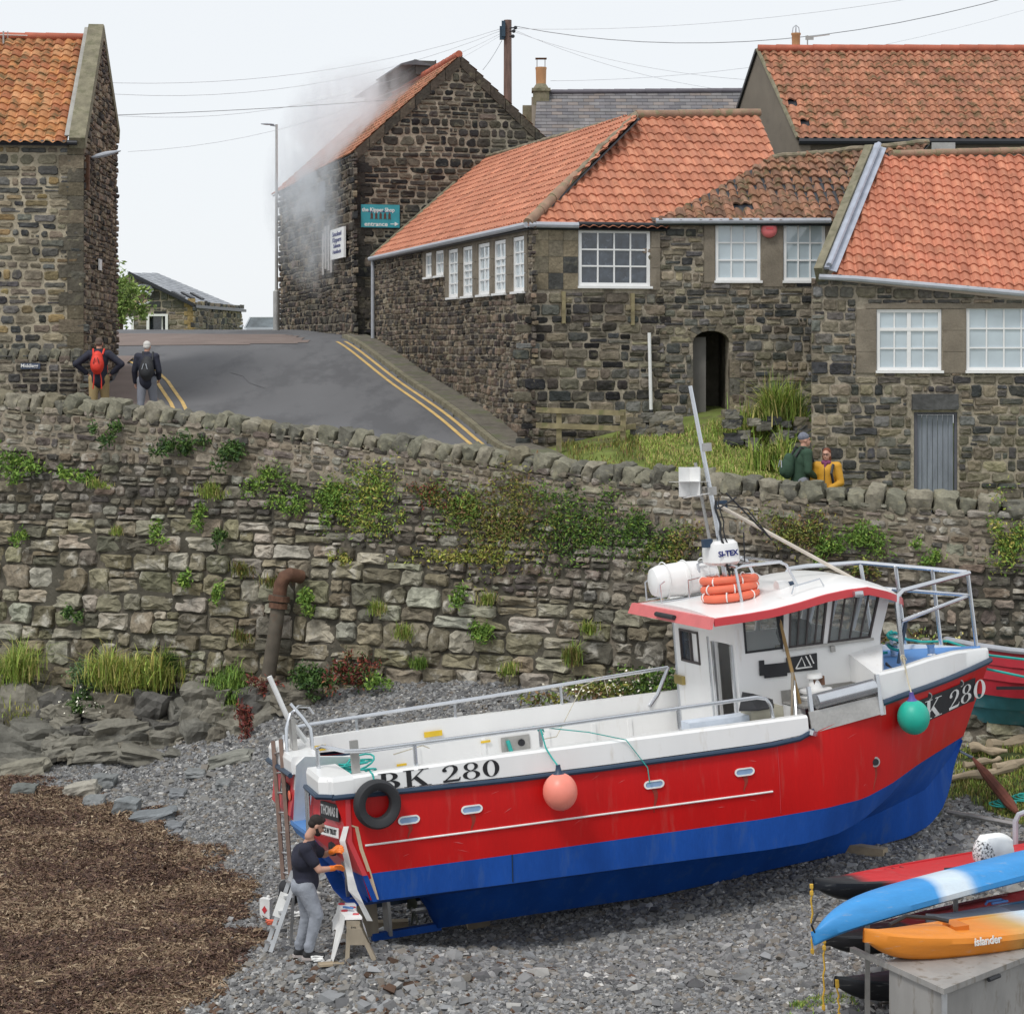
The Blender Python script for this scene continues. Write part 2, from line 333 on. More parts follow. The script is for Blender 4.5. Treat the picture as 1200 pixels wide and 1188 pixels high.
def masonry(mb, mp, rect, hh, ww, pal, rng, poly=None, holes=(), gap=.014, proud=.03, top=None, bot=None, split=.25, tilt=.12, rough=.012, chamf=.3, bev=.03):
    u0, u1, v0, v1 = rect; v = v0; wav = rng.random()*50
    while v < v1:
        h = rng.uniform(*hh); u = u0-rng.random()*ww[1]
        while u < u1:
            w_ = rng.uniform(*ww)*(1 if h > .7*hh[1] else 1.15)
            cells = [(u, u+w_, v, v+h)]
            r = rng.random()
            if r < split and h > hh[0]*1.3:
                m = rng.uniform(.35, .65); cells = [(u, u+w_, v, v+h*m), (u, u+w_, v+h*m, v+h)]
                if rng.random() < .4: k = rng.uniform(.4, .6); c = cells.pop(rng.randrange(2)); cells += [(c[0], c[0]+w_*k, c[2], c[3]), (c[0]+w_*k, c[1], c[2], c[3])]
            u += w_
            for a, b, c, d in cells:
                um = (a+b)/2; wv = lambda y: .3*hh[0]*(noise.noise(V((um*.7, y*1.5, wav))))*2
                c2, d2 = c+wv(c), d+wv(d)
                if top is not None: d2 = min(d2, top(um))
                if bot is not None: c2 = max(c2, bot(um))
                if d2-c2 < .05: continue
                for hu0, hu1, hv0, hv1 in holes:
                    if a < hu1 and b > hu0 and c2 < hv1 and d2 > hv0:
                        opts = [(hu0-a, 0), (b-hu1, 1), (hv0-c2, 2), (d2-hv1, 3)]; k = max(opts)[1]
                        if k == 0: b = hu0
                        elif k == 1: a = hu1
                        elif k == 2: d2 = hv0
                        else: c2 = hv1
                if b-a < .04 or d2-c2 < .04: continue
                W, H = b-a-gap, d2-c2-gap; x0, y0 = a+gap/2, c2+gap/2; q = min(W, H)*chamf
                ch = [rng.uniform(.25, 1)*q for _ in range(8)]; j = lambda: rng.uniform(-.06, .06)*min(W, H)
                p = [(x0+ch[0], y0+j()*.3), (x0+W/2+j(), y0+abs(j())*.6), (x0+W-ch[1], y0), (x0+W, y0+ch[2]), (x0+W-abs(j())*.6, y0+H/2+j()), (x0+W, y0+H-ch[3]), (x0+W-ch[4], y0+H),
                     (x0+W/2+j(), y0+H-abs(j())*.6), (x0+ch[5], y0+H), (x0, y0+H-ch[6]), (x0+abs(j())*.6, y0+H/2+j()), (x0, y0+ch[7])]
                if poly:
                    p = clip_poly(p, poly)
                    if len(p) < 3 or area(p) < .002: continue
                n = len(p); cx = sum(q_[0] for q_ in p)/n; cy = sum(q_[1] for q_ in p)/n
                pr = proud*rng.uniform(.45, 1.25); tu, tv = rng.uniform(-tilt, tilt), rng.uniform(-tilt, tilt)
                col = rng.choice(pal); f = rng.uniform(.8, 1.25); col = tuple(x*f*rng.uniform(.95, 1.05) for x in col)
                vs = []
                def ring(shrink, dep):
                    for q_ in p:
                        dx, dy = cx-q_[0], cy-q_[1]; L = math.hypot(dx, dy)+1e-6; s_ = min(.5, shrink/L) if shrink < 1 else shrink-1
                        x, y = q_[0]+dx*s_, q_[1]+dy*s_
                        dd = dep if dep <= 0 else dep+tu*(x-cx)+tv*(y-cy)+noise.noise(V((x*9, y*9, wav)))*rough*2
                        vs.append(mp(x, y, dd))
                ring(0, -.03); ring(bev*.35, pr*.65); ring(bev, pr); ring(1.55, pr*1.08)
                vs.append(mp(cx, cy, pr+noise.noise(V((cx*9, cy*9, wav)))*rough*2))
                fs = [(r_*n+k, r_*n+(k+1) % n, (r_+1)*n+(k+1) % n, (r_+1)*n+k) for r_ in range(3) for k in range(n)]+[(3*n+k, 3*n+(k+1) % n, 4*n) for k in range(n)]
                mb.add(vs, fs, col)
        v += h
def backing(mb, mp, rect, poly=None, holes=(), step=1.0, reveal=.22, d=0):
    u0, u1, v0, v1 = rect
    us = sorted({u0, u1, *[x for h in holes for x in h[:2] if u0 < x < u1], *list(np.arange(u0, u1, step))}); vs_ = sorted({v0, v1, *[x for h in holes for x in h[2:] if v0 < x < v1], *list(np.arange(v0, v1, step))})
    for i in range(len(us)-1):
        for j in range(len(vs_)-1):
            cx, cy = (us[i]+us[i+1])/2, (vs_[j]+vs_[j+1])/2
            if any(h[0] < cx < h[1] and h[2] < cy < h[3] for h in holes): continue
            p = [(us[i], vs_[j]), (us[i+1], vs_[j]), (us[i+1], vs_[j+1]), (us[i], vs_[j+1])]
            if poly: p = clip_poly(p, poly)
            if len(p) > 2: mb.add([mp(*q, d) for q in p], [tuple(range(len(p)))])
    for a, b, c, e_ in holes:
        for p, q in (((a, c), (a, e_)), ((b, e_), (b, c)), ((a, e_), (b, e_)), ((b, c), (a, c))):
            mb.add([mp(*p, d), mp(*q, d), mp(*q, -reveal), mp(*p, -reveal)], [(0, 1, 2, 3)])
def frame(O, U, Nn):
    O, U, Nn = V(O), V(U).normalized(), V(Nn).normalized()
    return lambda u, v, d: (O.x+U.x*u+Nn.x*d, O.y+U.y*u+Nn.y*d, v)     # v is absolute height
def wall(name, parent, mp, rect, hh, ww, pal, seed, poly=None, holes=(), mortar=None, **k):
    "a wall part (bedding mortar and openings) carrying its face of stones"
    b = MB(); backing(b, mp, rect, poly, holes); o = b.build(name, mortar or m_mortar, parent)
    b = MB(); masonry(b, mp, rect, hh, ww, pal, random.Random(seed), poly, holes, **k); b.build('rubble_facing', m_stone, o)
    return o
def fbox(mb, mp, u0, u1, v0, v1, d0, d1, col=(1, 1, 1)):
    return mb.hexa([mp(u0, v0, d1), mp(u1, v0, d1), mp(u1, v0, d0), mp(u0, v0, d0), mp(u0, v1, d1), mp(u1, v1, d1), mp(u1, v1, d0), mp(u0, v1, d0)], col)
def window(parent, mp, u0, u1, v0, v1, nc, nr, rec=.10, pane=None, fw=.05, bw=.022, transom=None, sill=.05, split_at=None):
    b = MB(); f0, f1 = -rec-.04, -rec+.02
    fbox(b, mp, u0, u1, v0, v0+fw, f0, f1); fbox(b, mp, u0, u1, v1-fw, v1, f0, f1)
    fbox(b, mp, u0, u0+fw, v0+fw, v1-fw, f0, f1); fbox(b, mp, u1-fw, u1, v0+fw, v1-fw, f0, f1)
    U0, U1, V0, V1 = u0+fw, u1-fw, v0+fw, v1-fw
    if transom: fbox(b, mp, U0, U1, transom-.03, transom+.03, f0+.01, f1-.002)
    rows = [V0+(V1-V0)*k/nr for k in range(1, nr)] if not transom else [V0+(transom-V0)*k/(nr-1) for k in range(1, nr-1)]
    for z in rows: fbox(b, mp, U0, U1, z-bw/2, z+bw/2, f0+.01, f1-.012)
    for k in range(1, nc):
        x = U0+(U1-U0)*k/nc; ww = bw*(2.6 if split_at == k else 1)
        fbox(b, mp, x-ww/2, x+ww/2, V0, V1, f0+.012, f1-(.01 if ww > bw else .015))
    o = b.build('window', m_wframe, parent)
    b = MB(); n = nc*nr; cw, chh = (U1-U0)/nc, (V1-V0)/nr
    for i in range(nc):                                     # every light of glass sits at its own slight angle
        for j in range(nr):
            t1, t2 = R.uniform(-.004, .004), R.uniform(-.004, .004)
            a_, b_, c_, d_ = U0+i*cw, U0+(i+1)*cw, V0+j*chh, V0+(j+1)*chh
            b.add([mp(a_, c_, -rec-.02+t1), mp(b_, c_, -rec-.02+t2), mp(b_, d_, -rec-.02-t1), mp(a_, d_, -rec-.02-t2)], [(0, 1, 2, 3)])
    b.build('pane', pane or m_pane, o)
    if sill:
        b = MB(); fbox(b, mp, u0-.03, u1+.03, v0-sill, v0-.003, -rec-.02, .08); b.build('sill', m_wframe, o)
    return o
# ------------------------------------------------------------------ roofs
class Slope:
    "a roof plane: P0 on the eave, eave direction, and a second point up the slope"
    def __init__(s, p0, p1, pup):
        s.O = V(p0); s.U = (V(p1)-s.O).normalized(); w_ = V(pup)-s.O; s.Wv = (w_-s.U*w_.dot(s.U)).normalized(); s.N = s.U.cross(s.Wv)
        if s.N.z < 0: s.N = -s.N
    def px(s, px, py):
        d = V(((px-600)/FPX, 1, (400-py)/FPX)); c = V((0, 0, EYE)); t = (s.O-c).dot(s.N)/d.dot(s.N); q = c+d*t-s.O
        return (q.dot(s.U), q.dot(s.Wv))
    def w(s, u, v, h=0): return s.O+s.U*u+s.Wv*v+s.N*h
def pantiles(name, sl_, poly, mat, parent, cols, tw=.20, rl=.31, amp=.032, seed=1, ragged=.0, wob=0, miss=()):
    rng = np.random.default_rng(seed); poly = list(poly)
    if area(poly) < 0: poly = poly[::-1]
    us = [p[0] for p in poly]; vs_ = [p[1] for p in poly]; nu = 7
    mb = MB(); S_ = np.linspace(0, 1, nu)
    prof = amp*(np.sin(2*np.pi*(S_-.08))*.75+np.sin(4*np.pi*(S_-.02))*.18)
    r = 0; v = min(vs_)-.04
    while v < max(vs_):
        u = min(us)-tw*.5
        while u < max(us):
            ct = (u+tw/2, v+rl/2); j = rng.normal(0, .004+ragged, 4); c = cols[rng.integers(len(cols))]; f = rng.uniform(.86, 1.12); c = tuple(x*f for x in c)
            sag = wob*noise.noise(V((u*.35, v*.5, seed)))
            if not any(abs(ct[0]-a_) < b_ and abs(ct[1]-c_) < d_ for a_, b_, c_, d_ in miss):
                rows = [(v-.012+j[3]*2, .0), (v-.012+j[3]*2, .044), (v+rl+.02, .004)]
                P = [[(u+S_[k]*tw+j[0]*0, vv, float(prof[k])+hh_+sag+float(j[1])*.5+float(j[2])*S_[k]*.6) for k in range(nu)] for vv, hh_ in rows]
                allin = all(all((b[0]-a[0])*(q[1]-a[1])-(b[1]-a[1])*(q[0]-a[0]) >= 0 for a, b in zip(poly, poly[1:]+poly[:1])) for q in (P[0][0], P[0][-1], P[2][0], P[2][-1]))
                if allin:
                    mb.add([sl_.w(*q) for row in P for q in row], [(i*nu+k, i*nu+k+1, (i+1)*nu+k+1, (i+1)*nu+k) for i in range(2) for k in range(nu-1)], c)
                else:
                    for i in range(2):
                        for k in range(nu-1):
                            q = [P[i][k], P[i][k+1], P[i+1][k+1], P[i+1][k]]
                            if i: q = clip_poly(q, poly)
                            elif not all((b[0]-a[0])*(z_[1]-a[1])-(b[1]-a[1])*(z_[0]-a[0]) >= 0 for a, b in zip(poly, poly[1:]+poly[:1]) for z_ in q[:2]): q = []
                            if len(q) > 2: mb.add([sl_.w(*x) for x in q], [tuple(range(len(q)))], c)
            u += tw
        v += rl*.9; r += 1
    o = mb.build(name, mat, parent, smooth=True)
    b = MB(); p = [sl_.w(x, y, -.035) for x, y in poly]; b.prism(p, sl_.N*-.03); b.build('roof_deck', m_gutter_b, o)
    return o
def slates(name, sl_, poly, mat, parent, cols, tw=.28, rl=.2, seed=1):
    rng = random.Random(seed); poly = list(poly)
    if area(poly) < 0: poly = poly[::-1]
    us = [p[0] for p in poly]; vs_ = [p[1] for p in poly]; mb = MB(); v = min(vs_); r = 0
    while v < max(vs_):
        u = min(us)-tw*(.5+.5*(r % 2))
        while u < max(us):
            c = rng.choice(cols); f = rng.uniform(.85, 1.15); c = tuple(x*f for x in c); g = .004
            for q in ([(u+g, v, .0), (u+tw-g, v, .0), (u+tw-g, v, .014), (u+g, v, .014)], [(u+g, v, .014), (u+tw-g, v, .014), (u+tw-g, v+rl, .001), (u+g, v+rl, .001)]):
                q = clip_poly(q, poly)
                if len(q) > 2: mb.add([sl_.w(*x) for x in q], [tuple(range(len(q)))], c)
            u += tw
        v += rl; r += 1
    o = mb.build(name, mat, parent)
    b = MB(); b.prism([sl_.w(x, y, -.01) for x, y in poly], sl_.N*-.1); b.build('roof_deck', m_gutter_b, o); return o
def ridge(parent, a, b, mat, r=.12, name='ridge', n=None, lump=0):
    a, b = V(a), V(b); L = (b-a).length; n = n or max(2, int(L/.45)); mb = MB()
    for i in range(n):
        p, q = a.lerp(b, i/n), a.lerp(b, (i+1)/n); k = r*R.uniform(.95, 1.05)
        if lump: mb.tube([p, p.lerp(q, .5)+V((R.uniform(-1, 1), R.uniform(-1, 1), R.uniform(-1, 1)))*lump, q], [k*.9, k*R.uniform(.8, 1.2), k], 8)
        else: mb.tube([p, q], [k, k*.9], 10)
    return mb.build(name, mat, parent, smooth=True)
def gutter(parent, pts, mat, r=.06, name='gutter'):
    mb = MB(); mb.tube(pts, r, 8); return mb.build(name, mat, parent, smooth=True)
T_OR = [(.52, .215, .128), (.485, .195, .118), (.55, .238, .145), (.50, .208, .13), (.45, .178, .108)]
T_OR2 = [(.53, .205, .125), (.49, .185, .115), (.56, .23, .14), (.50, .195, .12)]
T_OLD = [(.27, .14, .085), (.22, .12, .08), (.33, .17, .11), (.19, .11, .075), (.26, .155, .105)]
T_BACK = [(.42, .19, .115), (.38, .17, .105), (.45, .21, .13), (.36, .17, .11)]
T_YEL = [(.46, .21, .095), (.41, .17, .08), (.52, .26, .125), (.36, .14, .07), (.49, .22, .09)]

# ================================================================== SETTING
def beach_col(vs):
    x, y = vs[:, 0], vs[:, 1]; n = np.array([noise.noise(V((a*.25, b*.25, 3)))+.5*noise.noise(V((a, b, 8))) for a, b in zip(x, y)])
    k = np.clip((weed_mask(x, y)+n*.0)*1.0, 0, 1)[:, None]; g = np.clip(grass_mask(x, y), 0, 1)[:, None]
    base = np.array([.155, .155, .155])*(1-k)+np.array([.075, .048, .028])*k
    return base*(1-g)+np.array([.06, .075, .03])*g
WEED = [hit(beach_f, *p) for p in [(-60, 925), (60, 925), (140, 935), (235, 985), (262, 1020), (255, 1060), (285, 1100), (250, 1150), (245, 1188), (200, 1300), (-100, 1300)]]
def inpoly(x, y, P):
    c = np.zeros(len(x), bool); n = len(P)
    for i in range(n):
        a, b = P[i], P[i-1]; m = ((a[1] > y) != (b[1] > y)); c ^= m & (x < (b[0]-a[0])*(y-a[1])/(b[1]-a[1]+1e-12)+a[0])
    return c
def edge_dist(x, y, P):
    d = np.full(len(x), 1e9)
    for i in range(len(P)):
        a, b = np.array(P[i-1][:2]), np.array(P[i][:2]); ab = b-a; t = np.clip(((x-a[0])*ab[0]+(y-a[1])*ab[1])/(ab@ab), 0, 1)
        d = np.minimum(d, np.hypot(x-a[0]-t*ab[0], y-a[1]-t*ab[1]))
    return d
def nz2(x, y, s, k): return np.array([noise.noise(V((a*s, b*s, k))) for a, b in zip(x, y)])
def mask(P, soft):
    P = [(p[0], p[1]) for p in P]
    def f(x, y):
        d = edge_dist(x, y, P); d = np.where(inpoly(x, y, P), d, -d); return np.clip(.5+(d+nz2(x, y, .7, 5)*.9+nz2(x, y, 2.2, 9)*.4)/soft, 0, 1)
    return f
weed_mask = mask(WEED, .5)
GR = [hit(beach_f, *p) for p in [(1095, 950), (1130, 935), (1190, 965), (1260, 960), (1260, 868), (1120, 868), (1112, 900)]]
grass_mask = mask(GR, .5)
vs, fs, cols = grid(beach_f, -17, 16, 14, 42.5, .16, beach_col)
nzv = np.array([noise.noise(V((a*.9, b*.9, 1)))*.05+noise.noise(V((a*2.6, b*2.6, 4)))*.03 for a, b in vs[:, :2]]); vs[:, 2] += nzv-.02
wm = weed_mask(vs[:, 0], vs[:, 1]); vs[:, 2] += wm*np.array([max(0, noise.noise(V((a*.5, b*1.4, 11))))*.14 for a, b in vs[:, :2]])
tag(npmesh('beach', vs, fs, cols, m_beach, smooth=True), kind='structure')
sea = MB(); sea.add([(-120, -90, -1.6), (120, -90, -1.6), (120, 26, -1.6), (-120, 26, -1.6)], [(0, 1, 2, 3)])
tag(sea.build('harbour_bed', M('wet_silt', (.10, .095, .085), rough=.7, var=.2)), kind='structure')

# ---- harbour wall
TOPP = [(-90, 464, 41.6), (0, 479, 41), (100, 488, 40.3), (200, 498, 39.6), (300, 511, 39), (400, 525, 38.3), (500, 537, 37.6), (600, 551, 36.8), (700, 566, 36), (780, 573, 35.2), (870, 580, 34.5), (1000, 595, 33.9), (1100, 603, 33.6), (1200, 609, 33.3), (1320, 617, 33.1)]
TP = [at(*p) for p in TOPP]
def crv(P, n=160):
    P = [P[0]*2-P[1]]+P+[P[-1]*2-P[-2]]; out = []
    for i in range(1, len(P)-2):
        for k in range(12):
            t = k/12; a, b, c, d = P[i-1], P[i], P[i+1], P[i+2]
            out.append(.5*((2*b)+(c-a)*t+(2*a-5*b+4*c-d)*t*t+(3*b-a-3*c+d)*t**3))
    return out+[P[-2]]
TC = crv(TP); ARC = [0]
for i in range(1, len(TC)): ARC.append(ARC[-1]+(TC[i]-TC[i-1]).xy.length)
UL = ARC[-1]
def tc(u):
    u = min(max(u, 0), UL-1e-4); i = min(int(np.searchsorted(ARC, u, side='right'))-1, len(TC)-2); t = (u-ARC[i])/(ARC[i+1]-ARC[i])
    p = TC[i].lerp(TC[i+1], t); d = (TC[i+1]-TC[i]).xy.normalized(); return p, V((d.y, -d.x, 0))
def hmap(u, z, d):
    p, n = tc(u); n = V((n.x, n.y, 0)); k = d+max(0, p.z-z)*.11; return (p.x+n.x*k, p.y+n.y*k, z)
def u_at(px):
    "arc position of the wall under a column of the photo"
    for i in range(len(TC)-1):
        a = 600+FPX*TC[i].x/TC[i].y; b = 600+FPX*TC[i+1].x/TC[i+1].y
        if a <= px <= b: return ARC[i]+(ARC[i+1]-ARC[i])*(px-a)/(b-a)
    return 0
ztop = lambda u: tc(u)[0].z
hw = thing('harbour_wall', 'old stone harbour wall rising from the beach, topped by upright boulders', 'wall', tuple(tc(UL/2)[0].xy)+(0,))
b = MB(); nU = 150
for i in range(nU):
    u, u2 = UL*i/nU, UL*(i+1)/nU
    for k in range(10):
        z0a, z0b = -1.2, -1.2; fa = lambda t, uu: z0a+(ztop(uu)-z0a)*t
        b.add([hmap(u, fa(k/10, u), 0), hmap(u2, fa(k/10, u2), 0), hmap(u2, fa((k+1)/10, u2), 0), hmap(u, fa((k+1)/10, u), 0)], [(0, 1, 2, 3)])
    b.add([hmap(u, ztop(u), 0), hmap(u2, ztop(u2), 0), hmap(u2, ztop(u2), -.5), hmap(u, ztop(u), -.5)], [(0, 1, 2, 3)])
    b.add([hmap(u2, ztop(u2), -.5), hmap(u2, ztop(u2)-2, -.5), hmap(u, ztop(u)-2, -.5), hmap(u, ztop(u), -.5)], [(0, 1, 2, 3)])
b.build('wall_core', m_joint, hw)
rg = random.Random(3); uR = u_at(880)
lim1 = lambda u: ztop(u)-.72-.12*math.sin(u*.9)
lim2 = lambda u: ztop(u)-(1.9 if u < uR else 2.6)-.3*math.sin(u*.5+1)
b = MB(); masonry(b, hmap, (0, UL, -1.0, 7.2), (.25, .46), (.28, .80), PAL_H, rg, top=lim2, gap=.018, proud=.075, split=.22, tilt=.25, rough=.045, chamf=.3, bev=.045)
b.build('block_masonry', m_block, hw)
b = MB(); masonry(b, hmap, (0, UL, .5, 7.4), (.13, .27), (.16, .48), PAL_HR, rg, top=lim1, bot=lim2, gap=.022, proud=.065, split=.3, tilt=.25, rough=.03, chamf=.45, bev=.05)
b.build('rubble_masonry', m_block, hw)
smap = lambda u, v, d: hmap(u, ztop(u)+v, d)
b = MB(); masonry(b, smap, (0, UL, -1.0, -.02), (.11, .24), (.12, .42), PAL_HR+[(.24, .21, .165)]*2, rg, bot=lambda u: lim1(u)-ztop(u)+.01, gap=.022, proud=.045, split=.3, tilt=.2, rough=.02, chamf=.45)
b.build('parapet_masonry', m_block, hw)
b = MB()
for i in range(nU):
    u, u2 = UL*i/nU, UL*(i+1)/nU
    b.add([smap(u, -.8, .012), smap(u2, -.8, .012), smap(u2, .0, .012), smap(u, .0, .012)], [(0, 1, 2, 3)])
b.build('parapet_mortar', M('parapet_mortar', (.25, .215, .165), rough=.97, var=.25, scale=2, bump=.03, bscale=14, spec=.1, fine=.3), hw)
u = .1; k = 0
PAL_C = [(.17, .165, .125), (.21, .20, .15), (.14, .135, .11), (.19, .17, .12), (.24, .22, .17)]
while u < UL-.2 and k < 98:
    far = u/UL; sw = R.uniform(.24, .40)*(1 if u < uR else 1.25); p, n = tc(u+sw/2); n = V((n.x, n.y, 0)); t = V((-n.y, n.x, 0)); hgt = R.uniform(.30, .46)*(1 if u < uR else 1.05)
    lean = R.uniform(.15, .5) if u < uR else R.uniform(-.15, .2)
    Mr = Matrix((t, n, V((0, 0, 1)))).transposed() @ Matrix.Rotation(lean, 3, 'Y') @ Matrix.Rotation(R.uniform(-.15, .15), 3, 'X')
    b = MB(); b.rock(V((p.x, p.y, p.z+hgt*.40))-n*.22, (sw*R.uniform(.95, 1.15), .62, hgt*R.uniform(.98, 1.2)), seed=k*3+1, n=6, pw=.26, rough=.17, M=Mr, col=R.choice(PAL_C))
    b.build('coping_stone', m_coping, hw, smooth=True); u += sw*.93; k += 1

# ---- upper ground and road
def keep_up(x, y):
    Pw = np.array([[q.x, q.y] for q in TC]); yy = np.interp(x, Pw[:, 0], Pw[:, 1]); return y > yy+.25
vs, fs, cols = grid(upper_f, -24, 15, 33, 60, .4, keep=keep_up, dz=-.06)
tag(npmesh('upper_ground', vs, fs, cols, m_turf, smooth=True), kind='structure')
vs, fs, cols = grid(upper_f, -60, 40, 82, 130, 2, dz=-.1)
tag(npmesh('far_ground', vs, fs, cols, m_turf, smooth=True), kind='structure')
C0 = V((.4, 40, 0)); A = V((-.2625, 1, 0)).normalized(); Bd = V((1, .2625, 0)).normalized()     # long wall up the street; its front
def road_keep(x, y): # everything left of the footway along the long wall
    s_ = (x-C0.x)*Bd.x+(y-C0.y)*Bd.y; return (s_ < -.62) & keep_up(x, y) & (y < 84) | ((y >= 57.5) & (y < 84) & (x < 8))
vs, fs, cols = grid(upper_f, -24, 8, 35, 84, .25, keep=road_keep, dz=.0)
tag(npmesh('road', vs, fs, cols, m_asphalt, smooth=True), kind='structure')
def strip(name, pts, w_, mat, dz, thick=0, kind='structure', parent=None):
    "ribbon draped on the upper ground"
    pts = [V((p[0], p[1], 0)) for p in pts]; P = []
    for i in range(len(pts)-1):
        n = max(1, int((pts[i+1]-pts[i]).length/.25)); P += [pts[i].lerp(pts[i+1], k/n) for k in range(n)]
    P.append(pts[-1]); vs = []; fs = []; m = len(P)
    for i, p in enumerate(P):
        t = (P[min(i+1, m-1)]-P[max(i-1, 0)]).normalized(); s_ = V((t.y, -t.x, 0))
        for k in (-1, 1):
            q = p+s_*w_/2*k; vs.append((q.x, q.y, 0))
    a_ = np.array(vs); z = upper_f(a_[:, 0], a_[:, 1])+dz; z[0::2] = z[1::2] = np.maximum(z[0::2], z[1::2]) if w_ < .3 else z[1::2]*.5+z[0::2]*.5
    vs = [(v[0], v[1], float(zz)) for v, zz in zip(vs, z)]
    mb = MB(); mb.add(vs, [(2*i, 2*i+1, 2*i+3, 2*i+2) for i in range(m-1)])
    if thick: mb.add([(x, y, z_-s__*thick) for (x, y, z_) in vs for s__ in (0, 1)], [f for i in range(m-1) for f in ((4*i, 4*i+4, 4*i+5, 4*i+1), (4*i+2, 4*i+3, 4*i+7, 4*i+6))])
    return tag(mb.build(name, mat, parent), kind=kind)
def along(s_, t): p = C0+Bd*s_+A*t; return (p.x, p.y)
strip('pavement', [along(-.29, -2.9), along(-.29, 0), along(-.29, 17.5)], .56, m_pave, .09, .2)
strip('kerb', [along(-.63, -2.9), along(-.63, 17.5)], .12, m_skew, .10, .2)
for s_ in (-.84, -1.06): strip('yellow_line', [along(s_, -2.9), along(s_, 16.2)], .085, m_yline, .008)
h = lambda px, py: hit(upper_f, px, py, 38, 110)
cr = [h(x, y) for x, y in ((345, 408), (240, 408), (140, 408))]
vs, fs, cols = grid(upper_f, -22, -2.2, 54.6, 60.2, .25, keep=lambda x, y: (y > 55.2+.05*x-.3*np.sin(x*.5)) & ((x-C0.x)*Bd.x+(y-C0.y)*Bd.y < -1.8), dz=.012)
tag(npmesh('road_patch', vs, fs, cols, m_redasph, smooth=True), kind='structure')
lp = [hit(upper_f, *p, 38, 80) for p in ((128, 420), (150, 423), (168, 432), (184, 448), (200, 472), (215, 505))]
def shift(P, d):
    out = []
    for i, p in enumerate(P):
        t = (P[min(i+1, len(P)-1)]-P[max(i-1, 0)]).normalized(); out.append(p+V((-t.y, t.x, 0))*d)
    return out
for d in (0, .26): strip('yellow_line', shift(lp, d), .085, m_yline, .008)
strip('road_seam', [h(*p) for p in [(270, 437), (285, 441), (292, 449), (310, 455)]], .025, M('tar_seam', (.10, .10, .105), rough=.8), .006)
# reddish footway inside the curve
pz = shift(lp, -.25); vs = []
for p in pz: vs += [p, V((min(p.x-.3, -9.4), p.y, 0))]
mb = MB(); mb.add([(v.x, v.y, uz(v.x, v.y)+.07) for v in vs], [(2*i, 2*i+1, 2*i+3, 2*i+2) for i in range(len(pz)-1)])
mb.add([(v.x, v.y, uz(v.x, v.y)+.07*k) for v in vs[::2] for k in (1, 0)], [(2*i, 2*i+1, 2*i+3, 2*i+2) for i in range(len(pz)-1)])
tag(mb.build('footway', m_redasph), kind='structure')
vs, fs, cols = grid(upper_f, -22, -9.4, 35, 57, .4, keep=lambda x, y: keep_up(x, y) & (y < 52), dz=.06)
tag(npmesh('side_footway', vs, fs, cols, m_redasph), kind='structure')

# ================================================================== BUILDINGS
# ---- long pantiled building on the corner
lb = thing('pantiled_workshop', 'long stone building with an orange hipped pantile roof, running up the street', 'building', (C0.x, C0.y, rel(-2)))
Z_E = rel(2.33)
mL = frame(C0, A, -Bd)           # u up the street
LW = 16.2
def uL(px):                       # along the street wall from a photo column
    k = (px-600)/FPX; d = A; return (k*C0.y-C0.x)/(d.x-k*d.y)
def zL(px, py): u = uL(px); return EYE+(400-py)/FPX*(C0.y+A.y*u)
cols5 = [(608, 618), (582, 594), (563, 574), (544, 555), (526, 538)]
winL = []
for a_, b_ in cols5: u1, u0 = uL(a_), uL(b_); winL.append((u0, u1))
winL = []
W0 = [(602, 616), (580, 594), (561, 575), (543, 555), (526, 538)]
for a_, b_ in W0: winL.append((uL(b_), uL(a_)))
vT, vB = rel(2.10), rel(.98)
small = [(uL(521), uL(511)), (uL(507), uL(499))]; sT, sB = rel(2.13), rel(1.52)
holes = [(a_, b_, vB, vT) for a_, b_ in winL]+[(a_, b_, sB, sT) for a_, b_ in small]
surL = (min(x[0] for x in winL)-.22, max(x[1] for x in winL)+.3, vB-.02, Z_E)
o = MB(); backing(o, mL, (0, LW, rel(-2.9), Z_E), None, holes); w1 = o.build('wall', m_mortar, lb)
mb = MB(); big = (surL[0]-.05, surL[1], surL[2], Z_E+.3); sm = (small[0][0]-.25, small[1][1]+.25, sB-.02, Z_E+.3)
masonry(mb, mL, (0, LW, rel(-2.9), Z_E), (.10, .19), (.13, .36), PAL_BR, random.Random(11), holes=[big, sm], gap=.02, proud=.035, tilt=.2)
mb.build('rubble_facing', m_stone, w1)
mb = MB(); xs = [surL[0]]+[x for w_ in winL for x in w_]+[surL[1]]
for i in range(0, len(xs), 2):
    for j in range(3): z0, z1 = vB+(vT-vB)*j/3, vB+(vT-vB)*(j+1)/3; fbox(mb, mL, xs[i]+.004, xs[i+1]-.004, z0+.004, z1-.004, -.12, .03+R.uniform(0, .006))
fbox(mb, mL, surL[0], surL[1], vT, Z_E, -.12, .028)
for a_, b_ in ((sm[0], small[0][0]), (small[0][1], small[1][0]), (small[1][1], sm[1])): fbox(mb, mL, a_+.004, b_-.004, sB, sT, -.12, .03)
fbox(mb, mL, sm[0], sm[1], sT, Z_E, -.12, .028)
mb.build('window_surround', m_dress, lb)
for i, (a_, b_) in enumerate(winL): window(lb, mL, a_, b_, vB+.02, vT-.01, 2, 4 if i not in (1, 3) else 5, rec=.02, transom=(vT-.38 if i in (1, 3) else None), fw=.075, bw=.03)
for a_, b_ in small: window(lb, mL, a_, b_, sB+.02, sT-.01, 2, 2, rec=.02, fw=.07, bw=.03)
